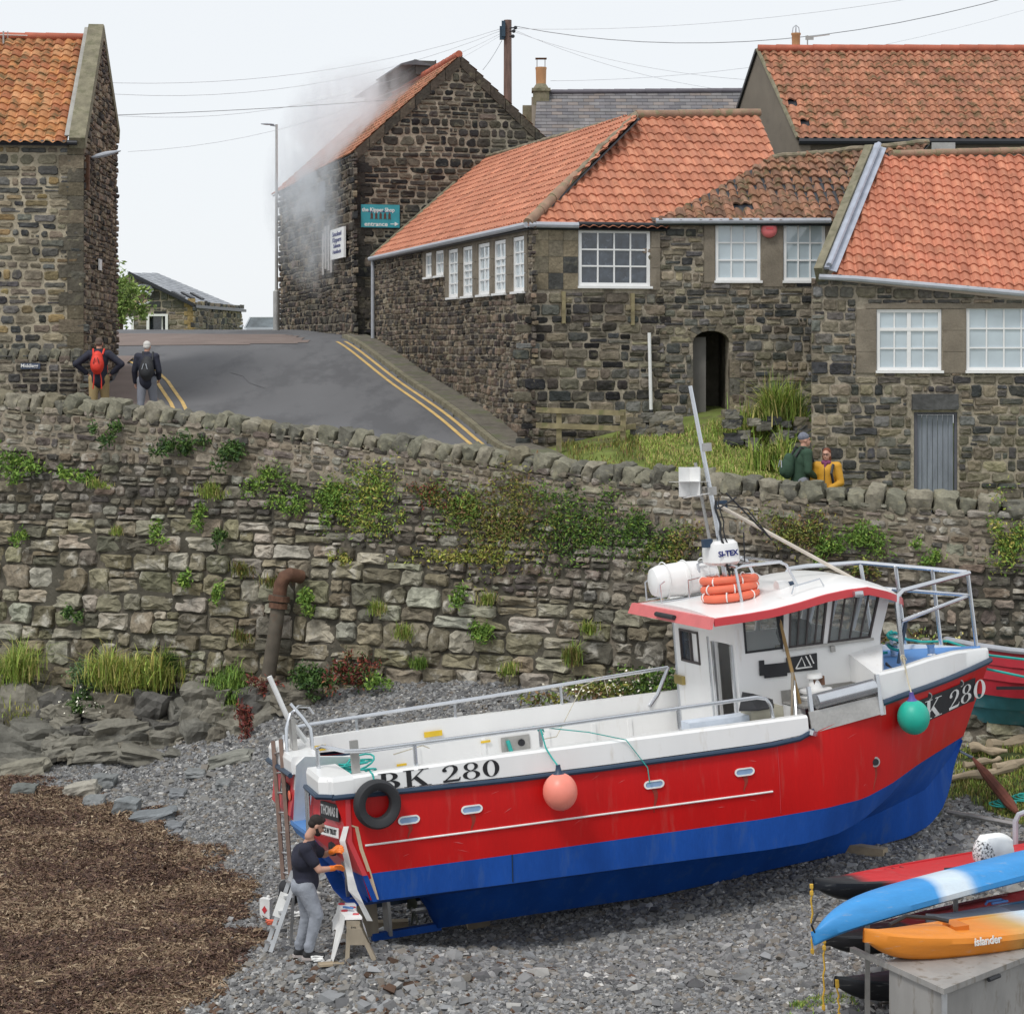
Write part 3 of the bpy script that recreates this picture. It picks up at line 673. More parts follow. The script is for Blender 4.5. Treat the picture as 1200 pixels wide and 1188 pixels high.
# front of the corner building
mF = frame(C0, Bd, -A); FW = 2.62
hF = [(.93, 2.43, rel(1.07), rel(2.22))]
o = MB(); backing(o, mF, (0, FW, rel(-3.4), Z_E), None, hF); w2 = o.build('wall', m_mortar, lb)
mb = MB(); masonry(mb, mF, (0, FW, rel(-3.4), rel(.97)), (.12, .25), (.18, .5), PAL_DK+PAL_LT, random.Random(12), top=lambda u: rel(.99), gap=.02, proud=.04, tilt=.2); mb.build('rubble_facing', m_stone, w2)
mb = MB()
for i in range(4):
    for k in range(3):
        z0 = rel(1.02)+i*.32; u0 = .02+k*.30
        fbox(mb, mF, u0, u0+.295, z0, min(z0+.315, Z_E), -.1, .022+R.uniform(0, .012), col=R.choice(PAL_LT[:5]) if (i+k) % 2 else (.215, .18, .125))
mb.build('quoin', m_stone, w2)
mb = MB()
for z0, z1 in ((rel(1.02), rel(1.45)), (rel(1.455), rel(1.85)), (rel(1.855), Z_E)): fbox(mb, mF, 2.435, FW, z0, z1-.003, -.1, .03)
fbox(mb, mF, .9, 2.435, rel(2.22), Z_E, -.1, .03)
mb.build('window_surround', m_dress, lb)
window(lb, mF, .94, 2.42, rel(1.09), rel(2.2), 4, 3, rec=.03, pane=m_pane_dk, fw=.065, bw=.03)
for u0, z0, z1 in ((.58, rel(.35), rel(.98)), (2.0, rel(.32), rel(.95))):
    mb = MB(); fbox(mb, mF, u0, u0+.07, z0, z1, 0, .09); mb.build('timber_batten', m_woodg, lb)
eL = C0+A*0; P1 = V((C0.x, C0.y, Z_E)); P2 = P1+A*16.3; PU = P1+Bd*3.07+V((0, 0, 2.5))
sS = Slope(P1, P2, PU)            # street slope
poly = [sS.px(*p) for p in ((632, 264), (441, 298), (568, 186), (735, 137), (748, 137))]
ov = [(x, y) for x, y in poly]; ov[0] = (-.1, -.18); ov[1] = (16.35, -.18)
pantiles('roof', sS, ov, m_tile, lb, T_OR, seed=4, amp=.03)
sFr = Slope(P1, P1+Bd*5, P1+A*2.95+V((0, 0, 2.5)))
pF = [(-.15, -.16), (2.72, -.16), sFr.px(908, 186), sFr.px(889, 134), sFr.px(745, 137)]
pantiles('roof', sFr, pF, m_tile, lb, T_OR, seed=5, amp=.034)
hp = sFr.w(*sFr.px(745, 137), .05); h0 = sFr.w(-.12, -.1, .05)
m1_ = h0.lerp(hp, .42); ridge(lb, h0, m1_, m_ridge, .11, name='hip_ridge'); ridge(lb, m1_, hp, m_hip, .085, name='hip_mortar', lump=.03)
ridge(lb, hp, sFr.w(*sFr.px(890, 134), .04), m_ridge, .10)
ridge(lb, hp, sS.w(*sS.px(568, 186), .05), m_hip, .06, lump=.015)
ve0, ve1 = sS.w(16.38, -.1, .03), sS.w(*sS.px(568, 186), .05)
gutter(lb, [ve0, ve1], m_skew, .05, name='verge')
gutter(lb, [mL(-.1, Z_E-.06, .14), mL(8, Z_E-.075, .14), mL(16.3, Z_E-.09, .14)], m_gutter)
gutter(lb, [mF(-.1, Z_E-.06, .12), mF(.9, Z_E-.06, .12)], m_gutter)
gutter(lb, [mF(.9, Z_E-.03, .1), mF(2.7, Z_E-.03, .1)], m_gutter_b, .045)
gutter(lb, [mL(16.1, Z_E-.1, .09), mL(16.1, rel(.0), .09)], m_gutter, .05, name='downpipe')
mb = MB(); mb.tube([mF(2.36, rel(.17), .12), mF(2.40, rel(-1.5), .12)], .035, 8); o = mb.build('downpipe', m_wframe, lb)
mb = MB(); mb.tube([mF(2.401, rel(-1.35), .12), mF(2.403, rel(-1.42), .12)], .042, 8); mb.build('bracket', m_black, o)

# ---- middle building with arched doorway
mbd = thing('arched_cottage', 'stone building with mossy brown pantiles, two white windows and an arched doorway', 'building', (C0.x+4, C0.y+.8, rel(-2)))
PM = V((mF(FW, 0, 0)[0], mF(FW, 0, 0)[1]+.02, 0)); mM = frame(PM, (1, .06, 0), (.06, -1, 0))
def uM(px): k = (px-600)/FPX; return (k*PM.y-PM.x)/(1-k*.06)
def zM(px, py): return EYE+(400-py)/FPX*(PM.y+.06*uM(px))
wv = [(uM(838), uM(892)), (uM(918), uM(968))]; zt, zb = zM(860, 260), zM(860, 330)
dr = (uM(812), uM(855), zM(830, 530), zM(830, 388))
hM = [(a_, b_, zb, zt) for a_, b_ in wv]+[dr]
e1 = zM(800, 257)
o = MB(); backing(o, mM, (0, 3.6, rel(-3.6), e1), None, hM, reveal=.5); w3 = o.build('wall', m_mortar, mbd)
sur = [(wv[0][0]-.22, wv[0][1]+.0, zb-.01, e1+.3), (wv[0][1]-.01, wv[1][0]+.01, zb-.1, e1+.3), (wv[1][0], wv[1][1]+.15, zb-.01, e1+.3)]
arc_r = (dr[1]-dr[0])/2; hs = sur+[(dr[0]-.03, dr[1]+.03, dr[2], dr[3]+.05)]
mb = MB(); masonry(mb, mM, (0, 3.6, rel(-3.6), e1), (.10, .23), (.14, .42), PAL_LT, random.Random(14), holes=hs, gap=.02, proud=.04, tilt=.2); mb.build('rubble_facing', m_stone, w3)
for q_ in ((wv[0][0]-.22, wv[0][0]-.01, zb-.01), (wv[0][1]+.01, wv[1][0]-.01, zb-.1), (wv[1][1]+.01, wv[1][1]+.15, zb)):
    mb = MB(); fbox(mb, mM, q_[0], q_[1], q_[2], e1, -.1, .03); mb.build('window_surround', m_dress, mbd)
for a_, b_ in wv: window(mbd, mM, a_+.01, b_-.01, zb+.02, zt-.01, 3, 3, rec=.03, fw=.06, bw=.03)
mb = MB(); cx = (dr[0]+dr[1])/2; zs = dr[3]-.22; nA = 9
for k in range(nA):
    a0, a1 = math.pi*k/nA, math.pi*(k+1)/nA-.03
    pts = [(cx+math.cos(t)*rr*1.0, zs+math.sin(t)*rr*.62) for rr, t in ((arc_r, a0), (arc_r+.24, a0), (arc_r+.24, a1), (arc_r, a1))]
    mb.prism([mM(x, z, -.18) for x, z in pts], V(mM(0, 0, .2))-V(mM(0, 0, 0))+V((0, 0, 0)), col=R.choice(PAL_LT[:3]))
for k in range(12):
    t0, t1 = math.pi*k/12, math.pi*(k+1)/12; p = [(cx+math.cos(t)*arc_r, zs+math.sin(t)*arc_r*.62) for t in (t0, t1)]
    mb.prism([mM(p[0][0], p[0][1], -.3), mM(p[0][0], dr[3]+.05, -.3), mM(p[1][0], dr[3]+.05, -.3), mM(p[1][0], p[1][1], -.3)], V(mM(0, 0, .31))-V(mM(0, 0, 0)), col=PAL_LT[0])
mb.build('arch', m_stone, mbd)
for q_ in ((dr[0]-.12, dr[0]), (dr[1], dr[1]+.2)):
    mb = MB()
    for k in range(5):
        z0 = dr[2]+.05+k*.36
        if z0 < zs: fbox(mb, mM, q_[0], q_[1], z0, z0+.352, -.15, .03, col=R.choice(PAL_LT))
    mb.build('door_jamb', m_stone, mbd)
mb = MB(); fbox(mb, mM, dr[0]-.3, dr[1]+.3, dr[2]-.2, dr[3]+.3, -1.4, -1.35); fbox(mb, mM, dr[1], dr[1]+.06, dr[2]-.2, dr[3], -1.35, -.5); fbox(mb, mM, dr[0]-.06, dr[0], dr[2]-.2, dr[3], -1.35, -.5); fbox(mb, mM, dr[0], dr[1], dr[3], dr[3]+.05, -1.35, -.5)
mb.build('passage', m_joint, mbd)
mb = MB(); fbox(mb, mM, dr[0]+.03, dr[0]+.3, dr[2], dr[3]-.12, -.30, -.25); mb.build('door', M('grey_door', (.16, .15, .14), rough=.8), mbd)
PA = V(mM(-.12, e1, .08)); PB = V(mM(4.2, e1, .08)); sM = Slope((PA.x, PA.y, e1), (PB.x, PB.y, e1), (PA.x, PA.y+2.9, e1+2.0))
pM = [(-.05, -.14), sM.px(1010, 246), sM.px(1000, 220), sM.px(1088, 167), sM.px(990, 169), sM.px(905, 187)]
pM = [(-.05, -.14), (3.9, -.14), sM.px(1090, 167), sM.px(905, 184)]
mp_ = sM.px(872, 243)
pantiles('roof', sM, pM, m_tile_old, mbd, T_OLD, seed=6, amp=.042, ragged=.009, wob=.07, tw=.2, rl=.3, miss=[(mp_[0], .12, mp_[1], .08)])
ridge(mbd, sM.w(*sM.px(905, 186), .03), sM.w(*sM.px(1088, 168), .03), m_hip, .06, lump=.02)
gutter(mbd, [mM(-.1, e1-.05, .18), mM(3.4, e1-.03, .18)], m_gutter, .055)
al = thing('alarm_box', 'round faded red alarm box between the two upper white windows', 'alarm', mM(uM(901), zM(901, 268), .03))
mb = MB(); c = V(mM(uM(901), zM(901, 268), .03)); mb.lathe(c, [(.16, 0), (.16, .06), (.13, .1), (.06, .12)], 24, M=Matrix(((1, 0, 0), (0, 0, -1), (0, 1, 0)))); mb.V = [(x, y, z-.03) for x, y, z in mb.V]; mb.build('cover', m_redpink, al, smooth=True)
mb = MB(); mb.box(c+V((0, -.125, 0)), (.14, .012, .045)); mb.build('badge', m_redtrim, al)

# ---- right-hand building
rb = thing('pantiled_cottage', 'right-hand stone cottage with bright orange pantiles, lead-edged gable and grey door', 'building', tuple(at(1070, 600, 38.4)))
PR = at(951, 400, 38.5); PR.z = 0; mR = frame(PR, (1, .0, 0), (0, -1, 0))
uRr = lambda px: (px-600)/FPX*38.5-PR.x
zR = lambda py: EYE+(400-py)/FPX*38.5
zel, zer = zR(326), zR(350)
w_a = (uRr(1027), uRr(1104), zR(436), zR(362)); w_b = (uRr(1132), uRr(1222), zR(436), zR(358)); w_c = (uRr(1247), uRr(1320), zR(436), zR(358)); dR = (uRr(1071), uRr(1122), zR(615), zR(483))
polyR = [(0, rel(-4)), (6.6, rel(-4)), (6.6, zer-.3), (0, zel)]
o = MB(); backing(o, mR, (0, 6.6, rel(-4), zel), polyR, [w_a, w_b, w_c, dR]); w4 = o.build('wall', m_mortar, rb)
hs = [(w_a[0]-.38, w_b[1]+.2, zR(437), zR(356)), (dR[0]-.05, dR[1]+.02, dR[2], dR[3]), (uRr(1063), uRr(1126), zR(483), zR(460))]
mb = MB(); masonry(mb, mR, (0, 6.6, rel(-4), zel), (.12, .26), (.16, .48), PAL_LT, random.Random(15), poly=polyR, holes=hs, gap=.02, proud=.04, tilt=.2); mb.build('rubble_facing', m_stone, w4)
mb = MB()
for u0, u1 in ((w_a[0]-.38, w_a[0]-.01), (w_a[1]+.01, w_b[0]-.01), (w_b[1]+.01, w_b[1]+.2)):
    for k in range(3): z0 = zR(437)+k*(zR(362)-zR(437))/3; fbox(mb, mR, u0, u1, z0, z0+(zR(362)-zR(437))/3-.006, -.1, .025+R.uniform(0, .01))
fbox(mb, mR, w_a[0]-.2, w_b[1]+.2, zR(361.5), zR(356), -.1, .03)
mb.build('window_surround', m_dress, rb)
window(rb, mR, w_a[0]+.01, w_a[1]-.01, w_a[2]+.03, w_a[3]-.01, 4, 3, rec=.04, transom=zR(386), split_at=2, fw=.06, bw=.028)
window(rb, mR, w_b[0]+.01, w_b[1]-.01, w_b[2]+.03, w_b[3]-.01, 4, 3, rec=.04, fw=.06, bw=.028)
mb = MB(); mb.rock(mR(uRr(1095), zR(471), .0), (1.06, .3, .36), 5, n=5, pw=.6, rough=.04, col=(.09, .09, .09)); mb.build('lintel', m_rocks, rb)
mb = MB(); fbox(mb, mR, dR[0], dR[0]+.07, dR[2], dR[3], -.12, -.02); fbox(mb, mR, dR[1]-.05, dR[1], dR[2], dR[3], -.12, -.02); fbox(mb, mR, dR[0]+.07, dR[1]-.05, dR[3]-.05, dR[3], -.12, -.02)
dd = mb.build('door_frame', M('dark_grey_paint', (.10, .10, .12), rough=.7), rb)
mb = MB(); nb = 7; dw = (dR[1]-dR[0]-.13)/nb
for k in range(nb): fbox(mb, mR, dR[0]+.072+k*dw, dR[0]+.07+(k+1)*dw-.008, dR[2], dR[3]-.055, -.11, -.07+R.uniform(-.004, .004))
mb.build('door', M('grey_door_paint', (.20, .22, .26), rough=.7, var=.2, scale=3, stretch=(3, 3, .5), fine=.1), rb)
rP1 = V(mR(uRr(968), zR(323), .15)); rP2 = V(mR(uRr(1310), zR(353), .15)); rU = V(mR(uRr(1035), 0, -3.1)); rU.z = EYE+(400-182)/FPX*41.6
sR = Slope(rP1, rP2, rU)
q0, q1, q2, q3 = sR.px(974, 324), sR.px(1215, 346), sR.px(1215, 179), sR.px(1036, 183)
pantiles('roof', sR, [q0, (5.6, -.02), (5.6, q2[1]), q3], m_tile, rb, T_OR2, seed=8, amp=.04, tw=.20, rl=.29, miss=[(sR.px(1005, 298)[0], .0, 0, 0)])
ridge(rb, sR.w(*sR.px(1045, 183), .05), sR.w(*sR.px(1245, 178), .05), m_ridge, .085)
a0, a1 = sR.w(*sR.px(972, 322), .05), sR.w(*sR.px(1030, 181), .08)
mb = MB(); mb.bar(a0+V((-.20, 0, -.04)), a1+V((-.20, 0, 0)), .16, .30); mb.build('skew', m_skew, rb)
mb = MB(); N_ = sR.N
for k in range(4):
    p, q = a0.lerp(a1, k/4), a0.lerp(a1, (k+1)/4+.012); mb.bar(p+V((-.06, -.02, .08+.008*k)), q+V((-.06, -.02, .09+.008*k)), .10, .05)
    mb.bar(p+V((.05, -.02, .03+.004*k)), q+V((.05, -.02, .034+.004*k)), .15, .012, up=N_)
mb.build('lead_flashing', m_lead, rb)
mb = MB(); mb.tube([a0+V((-.02, -.03, .14)), a1+V((-.02, -.03, .14))], .055, 8); mb.build('lead_roll', m_lead, rb, smooth=True)
gutter(rb, [mR(uRr(958), zR(325), .2), mR(uRr(1000), zR(327), .2), mR(uRr(1300), zR(354), .2)], m_gutter, .055)

# ---- tall house behind
bh = thing('rear_house', 'tall house behind, weathered orange pantile roof above a plain rendered gable', 'house', tuple(at(1000, 170, 48)))
hz = EYE+(400-160)/FPX*48; hx = V((6.74, 48, hz)); rz_ = EYE+(400-60)/FPX*50.6
sB_ = Slope(hx, hx+V((6, 0, 0)), hx+V((0, 2.65, rz_-hz)))
q0, q3 = sB_.px(935, 163), sB_.px(888, 59)
pantiles('roof', sB_, [q0, (7.5, q0[1]), (7.5, q3[1]), q3], m_tile_old, bh, T_BACK, seed=9, amp=.042, tw=.21, rl=.30, miss=[(sB_.px(942, 142)[0], .12, sB_.px(942, 142)[1], .1), (sB_.px(927, 120)[0], .1, sB_.px(927, 120)[1], .08)])
ridge(bh, sB_.w(*q3, .05), sB_.w(7.5, q3[1], .05), m_ridge_red, .10)
apx = sB_.w(*q3, -.05); fe = sB_.w(*q0, -.05)
mb = MB(); bk = apx+(apx-fe); bk.z = fe.z
mb.prism([fe, apx, bk, V((bk.x, bk.y, rel(-1))), V((fe.x, fe.y, rel(-1)))], (.3, 0, 0)); mb.build('gable', m_render, bh)
mb = MB(); mb.bar(apx+V((0, 0, .05)), bk+V((0, 0, .03)), .12, .08); mb.build('verge', m_gutter_b, bh)
mb = MB(); mb.tube([fe+V((.0, -.02, .06)), apx+V((0, 0, .06))], .05, 6); mb.build('verge', m_skew, bh)
mb = MB(); mb.box((10.3, 48.25, rel(2)), (6.8, .2, 5.4)); mb.build('wall', m_render, bh)
gutter(bh, [fe+V((.02, -.05, -.02)), V((14, 47.95, fe.z-.02))], m_gutter_b, .08)
mb = MB(); c = at(1105, 173, 47.9); mb.box(c, (.55, .12, .22)); mb.lathe(c+V((-.1, -.07, 0)), [(.08, 0), (.05, .02)], 12, 'Y'); mb.build('vent', m_steelm, bh)
mb = MB(); p = apx+V((.95, 0, .1)); mb.lathe(p, [(.10, 0), (.105, .3), (.12, .32), (.12, .36)], 14); o = mb.build('chimney_pot', m_ridge_red if 0 else M('buff_clay', (.50, .27, .13), rough=.8), bh, smooth=True)
mb = MB(); mb.tube([p+V((-.09, 0, .36)), p+V((-.07, 0, .5)), p+V((0, 0, .56)), p+V((.07, 0, .5)), p+V((.09, 0, .36))], .012, 5); mb.tube([p+V((0, -.09, .36)), p+V((0, 0, .56)), p+V((0, .09, .36))], .012, 5); mb.build('wire_guard', m_gutter, o)
ae = thing('television_aerial', 'small television aerial on the ridge beside the clay chimney pot', 'aerial', tuple(apx+V((1.25, .1, 0))))
mb = MB(); p = apx+V((1.25, .1, 0)); mb.tube([p, p+V((0, 0, .42))], .018, 6); mb.build('mast', m_steelm, ae)
mb = MB(); mb.box(p+V((.05, 0, .36)), (.2, .04, .1)); mb.tube([p+V((.1, 0, .38)), p+V((.55, 0, .44))], .012, 5); mb.build('antenna', m_steelm, ae)

# ---- slate roofed house
sh = thing('slate_house', 'house with a grey slate roof and stone chimney, glimpsed behind the gable', 'house', tuple(at(750, 150, 60)))
s0 = at(622, 210, 58.5); s1 = at(900, 207, 58.5); su = at(630, 110, 61.5); sSl = Slope(s0, V((s1.x, s1.y, s0.z)), (s0.x, su.y, su.z))
slates('roof', sSl, [(0, 0), (7.2, 0), (7.2, sSl.px(870, 107)[1]), (.22, sSl.px(630, 110)[1])], m_slate, sh, [(.17, .16, .165), (.20, .19, .19), (.145, .14, .15), (.22, .19, .175), (.18, .175, .18)], tw=.32, rl=.16)
ridge(sh, sSl.w(.2, sSl.px(630, 109)[1], .03), sSl.w(7.2, sSl.px(870, 107)[1], .03), M('slate_ridge', (.13, .12, .14)), .08)
mb = MB(); c = at(634, 100, 61.5); mb.box((c.x, c.y, rel(7.0)), (.48, .6, 1.0)); mb.box((c.x, c.y, rel(7.52)), (.56, .68, .09)); mb.lathe((c.x, c.y, rel(7.56)), [(.26, 0), (.15, .16)], 14); mb.box((c.x-.38, c.y, rel(6.6)), (.35, .6, .9)); ch = mb.build('chimney', m_skew, sh)
mb = MB(); mb.lathe((c.x, c.y, rel(7.72)), [(.15, 0), (.16, .42), (.17, .45), (.17, .5)], 14); pt = mb.build('chimney_pot', bpy.data.materials['buff_clay'], ch, smooth=True)
mb = MB(); mb.box((c.x, c.y, rel(8.48)), (.34, .3, .02))
for dx in (-.12, .12): mb.box((c.x+dx, c.y, rel(8.35)), (.02, .02, .26))
mb.build('cowl', m_rust, pt)
mb = MB(); mb.prism([V((s0.x+.05, s0.y, s0.z-.1)), V((s0.x+.05, su.y, su.z-.1)), V((s0.x+.05, su.y+3, s0.z)), V((s0.x+.05, su.y+3, rel(0))), V((s0.x+.05, s0.y, rel(0)))], (.25, 0, 0)); mb.box((s0.x+3.6, s0.y+.25, rel(2.5)), (7.1, .2, 4.4)); mb.build('wall', m_render, sh)

# ---- smokehouse
K0 = V(((415-600)/FPX*57, 57, 0)); mKf = frame(K0, Bd, -A); mKs = frame(K0, A, -Bd)
kb = thing('smokehouse', 'dark stone smokehouse with smoke leaking from its roof beside the street', 'building', (K0.x, K0.y, rel(0)))
KE, KA, KW = rel(5.3), rel(8.05), 6.06
gp = [(0, rel(-1.2)), (KW, rel(-1.2)), (KW, KE), (KW/2, KA), (0, KE)]
b_ = MB(); backing(b_, mKf, (0, KW, rel(-1.2), KA), gp); w5 = b_.build('gable', m_mortar, kb)
mb = MB(); masonry(mb, mKf, (.3, KW, rel(-1.2), KA), (.13, .28), (.18, .48), PAL_DK, random.Random(21), poly=[(.0, rel(-1.2)), (KW, rel(-1.2)), (KW, KE-.1), (KW/2, KA-.25), (0, KE-.1)], gap=.035, proud=.05, tilt=.2, chamf=.4)
for k in range(22):
    z0 = rel(-1.1)+k*.29; fbox(mb, mKf, .0, .30 if k % 2 else .5, z0, z0+.275, -.05, .05, col=R.choice(PAL_DK))
mb.build('rubble_facing', m_stone, w5)
mb = MB()
for sgn in (0, 1):
    for k in range(7):
        t0, t1 = k/7, (k+1)/7-.006
        def ep(t, off): u = KW/2*t if not sgn else KW-KW/2*t; return (u, KE+(KA-KE)*t+off)
        mb.prism([mKf(*ep(t0, .0), -.05), mKf(*ep(t1, .0), -.05), mKf(*ep(t1, -.32), -.05), mKf(*ep(t0, -.32), -.05)], V(mKf(0, 0, .115))-V(mKf(0, 0, 0)), col=R.choice([(.075, .062, .05), (.09, .075, .058), (.055, .05, .042)]))
mb.build('skew_stone', m_stone, kb)
KL = 14.2; hk = []
b_ = MB(); backing(b_, mKs, (0, KL, rel(-1), KE), [(0, rel(-1)), (KL, rel(-1)), (KL, KE-.45), (9.3, KE-.45), (9.3, KE), (0, KE)] and None, hk); w6 = b_.build('wall', m_mortar, kb)
mb = MB(); masonry(mb, mKs, (0, KL, rel(-1), KE-.05), (.13, .28), (.2, .5), PAL_BR+PAL_DK, random.Random(22), gap=.03, proud=.05, tilt=.2); mb.build('rubble_facing', m_stone, w6)
pe0 = V((K0.x, K0.y, KE)); sK = Slope(pe0, pe0+A*14, pe0+Bd*(KW/2)+V((0, 0, KA-KE)))
rl_ = math.hypot(KW/2, KA-KE)
pantiles('roof', sK, [(-.05, -.12), (9.0, -.12), (9.0, rl_), (-.05, rl_)], m_tile_old, kb, T_BACK, seed=31)
pantiles('roof', sK, [(9.0, -.38), (14.3, -.38), (14.3, rl_-.6), (9.0, rl_-.6)], m_tile_old, kb, T_OR, seed=32)
pe1 = pe0+Bd*KW; sK2 = Slope(pe1+A*14, pe1, pe1+A*14-Bd*(KW/2)+V((0, 0, KA-KE)))
pantiles('roof', sK2, [(0, -.1), (14.0, -.1), (14.0, rl_), (0, rl_)], m_tile_old, kb, T_BACK, seed=33)
ridge(kb, sK.w(-.05, rl_, .06), sK.w(9.2, rl_, .06), m_ridge_red, .1)
mb = MB()  # louvred smoke vent along the ridge
v0 = 4.6; v1 = 12.6
for (ua, ub, hh_, ww_) in ((v0, 8.4, .42, .6), (8.4, v1, .34, .7)):
    c1, c2 = sK.w(ua, rl_, 0), sK.w(ub, rl_, 0)
    mb.bar((c1+c2)/2+(c1-c2)/2+V((0, 0, hh_/2+.05)), (c1+c2)/2-(c1-c2)/2+V((0, 0, hh_/2+.05)), ww_, hh_)
    for s__ in (-1, 1):
        for k in range(3): q_ = Bd*(s__*(ww_/2+.03)); mb.bar(c1+q_+V((0, 0, .15+k*.15)), c2+q_+V((0, 0, .15+k*.15)), .02, .1)
mb.build('smoke_vent', M('sooty_timber', (.09, .085, .08), rough=.9, var=.2), kb)
mb = MB()
for ua, ub, hh_ in ((v0, 8.4, .47), (8.4, v1, .39)):
    c1, c2 = sK.w(ua-.1, rl_, hh_), sK.w(ub+.1, rl_, hh_)
    for s__ in (-1, 1): mb.hexa([c1-V((0, 0, .02)), c1+Bd*(.45*s__)-V((0, 0, .04)), c2+Bd*(.45*s__)-V((0, 0, .04)), c2-V((0, 0, .02)), c1+V((0, 0, .14)), c1+Bd*(.46*s__), c2+Bd*(.46*s__), c2+V((0, 0, .14))], (.12, .12, .13))
mb.build('vent_roof', m_slate, kb)
mb = MB(); mb.box(mKs(4.6, rel(4.35), .12), (.16, .2, .9)); mb.build('flue_board', m_gutter, kb)
# ---- tall house on the left
lh = thing('stone_warehouse', 'tall stone building on the left with an orange pantile roof and stone gable coping', 'building', tuple(at(60, 480, 43.5)))
Q0 = at(97, 400, 43.5); Q0.z = 0; dL = V((1, .09, 0)).normalized(); sL = V((-.09, 1, 0)).normalized()
mA = frame(Q0-dL*4, dL, -sL); mG = frame(Q0, sL, dL)     # front (u grows to the right, ends at the corner) and gable
ze, zk_, zr2 = EYE+(400-166)/FPX*43.5, rel(7.05), rel(5.1); GW = 7.0
m_mortar_l = M('pale_mortar', (.40, .35, .26), rough=.97, var=.2, scale=2, bump=.02, bscale=20, spec=.1, fine=.2)
b_ = MB(); backing(b_, mA, (0, 4, rel(-3), ze)); w7 = b_.build('wall', m_mortar_l, lh)
mb = MB(); masonry(mb, mA, (0, 3.72, rel(-3), ze), (.12, .25), (.16, .5), PAL_LT+[(.27, .20, .10), (.22, .17, .10)], random.Random(41), gap=.034, proud=.035, tilt=.15, chamf=.42, split=.16)
for k in range(26):
    z0 = rel(-3)+k*.29
    if z0+.28 < ze: fbox(mb, mA, 3.5 if k % 2 else 3.68, 4.02, z0, z0+.275, -.05, .04, col=R.choice([(.13, .11, .075), (.17, .14, .10), (.10, .09, .07)]))
mb.build('rubble_facing', m_stone, w7)
gpoly = [(0, rel(-3)), (GW, rel(-3)), (GW, zr2), (GW/2, zk_), (0, ze)]
b_ = MB(); backing(b_, mG, (0, GW, rel(-3), zk_), gpoly); w8 = b_.build('gable', m_mortar, lh)
mb = MB(); masonry(mb, mG, (.0, GW, rel(-3), zk_), (.10, .2), (.16, .45), [tuple(v*1.35 for v in c) for c in PAL_BR], random.Random(42), poly=gpoly, gap=.03, proud=.05, tilt=.15); mb.build('rubble_facing', m_stone, w8)
eP = V(mA(4, ze, .15)); sA = Slope(V(mA(0, ze, .15)), eP, eP+sL*(GW/2+.15)+V((0, 0, zk_-ze-.1)))
rv = (V(mG(GW/2, zk_-.15, 0))-sA.O).dot(sA.Wv); c0 = (eP-sA.O).dot(sA.U)
pantiles('roof', sA, [(-.5, -.1), (c0-.32, -.1), (c0-.32+.0, rv), (-.5, rv)], m_tile_old, lh, T_YEL, seed=44, amp=.04, tw=.225, rl=.3)
ridge(lh, sA.w(-.5, rv, .04), sA.w(c0-.3, rv, .04), m_ridge_red, .09)
k0, k1 = V(mG(-.12, ze-.05, -.1)), V(mG(GW/2, zk_+.1, -.1)); mb = MB(); mb.bar(k0, k1, .34, .28); mb.bar(V(mG(GW+.1, zr2, -.1)), k1, .34, .24); mb.build('skew', m_skew, lh)
mb = MB(); mb.bar(k0+V((-.22, 0, .16)), k1+V((-.22, 0, .04)), .10, .03); mb.build('mortar_fillet', m_concrete, lh)
gutter(lh, [mA(-.5, ze-.04, .14), mA(3.9, ze-.04, .14)], m_gutter_b, .055)
wl = thing('wall_lamp', 'grey street lamp head bracketed to the corner of the left building', 'street lamp', mG(.3, rel(3.9), .05))
mb = MB(); p = V(mG(.25, rel(3.6), .06)); mb.box(p, (.10, .12, .75)); o = mb.build('bracket', m_rust, wl)
mb = MB(); q = p+V((.12, -.1, .32)); M2 = Matrix.Rotation(-.16, 3, 'Y'); mb.lathe(q, [(.03, 0), (.085, .12), (.10, .3), (.06, .5), (.02, .62)], 10, M=Matrix(((0, 0, 1), (0, 1, 0), (-.6, 0, .22)))); mb.build('lamp_head', m_gutter, wl, smooth=True)
wp = thing('wall_plate', 'small pale notice plate on the gable of the left building', 'sign', mG(2.6, rel(1.75), .06)); mb = MB(); fbox(mb, mG, 2.5, 3.0, rel(1.6), rel(1.85), .05, .08); mb.build('plate', m_wframe, wp)
av = thing('roof_aerial', 'thin television aerial above the roof at the left edge', 'aerial', tuple(at(5, 50, 46.5)))
mb = MB(); c = at(4, 42, 46.5); mb.tube([c+V((0, 0, -.3)), c+V((0, 0, .1))], .02, 6); mb.build('mast', m_steelm, av)
mb = MB(); mb.tube([c+V((-.4, 0, .02)), c+V((.55, 0, 0))], .012, 5); [mb.tube([c+V((x, 0, -.06)), c+V((x, 0, .1))], .01, 4) for x in (-.2, -.1, 0, .1)]; mb.build('antenna', m_steelm, av)
# low garden wall with name plate
gw = thing('low_boundary_wall', 'low wall with upright coping stones in front of the left building', 'wall', tuple(at(30, 460, 42.4)))
G0 = at(-40, 400, 42.3); G0.z = 0; mW = frame(G0, (1, .03, 0), (.03, -1, 0)); wlen = 2.36
o = MB(); backing(o, mW, (0, wlen, rel(-2.4), rel(-.42))); w9 = o.build('wall_core', m_mortar, gw)
mb = MB(); masonry(mb, mW, (0, wlen, rel(-2.4), rel(-.42)), (.12, .24), (.16, .42), PAL_LT+PAL_DK, random.Random(50), gap=.035, proud=.04); mb.build('rubble_facing', m_stone, w9)
for k in range(11):
    mb = MB(); mb.rock(V(mW(.1+k*.215, rel(-.30), -.15)), (.24, .42, .34), 60+k, n=4, M=Matrix.Rotation(R.uniform(.1, .4), 3, 'Y'), col=R.choice(PAL_C)); mb.build('coping_stone', m_coping, gw, smooth=True)

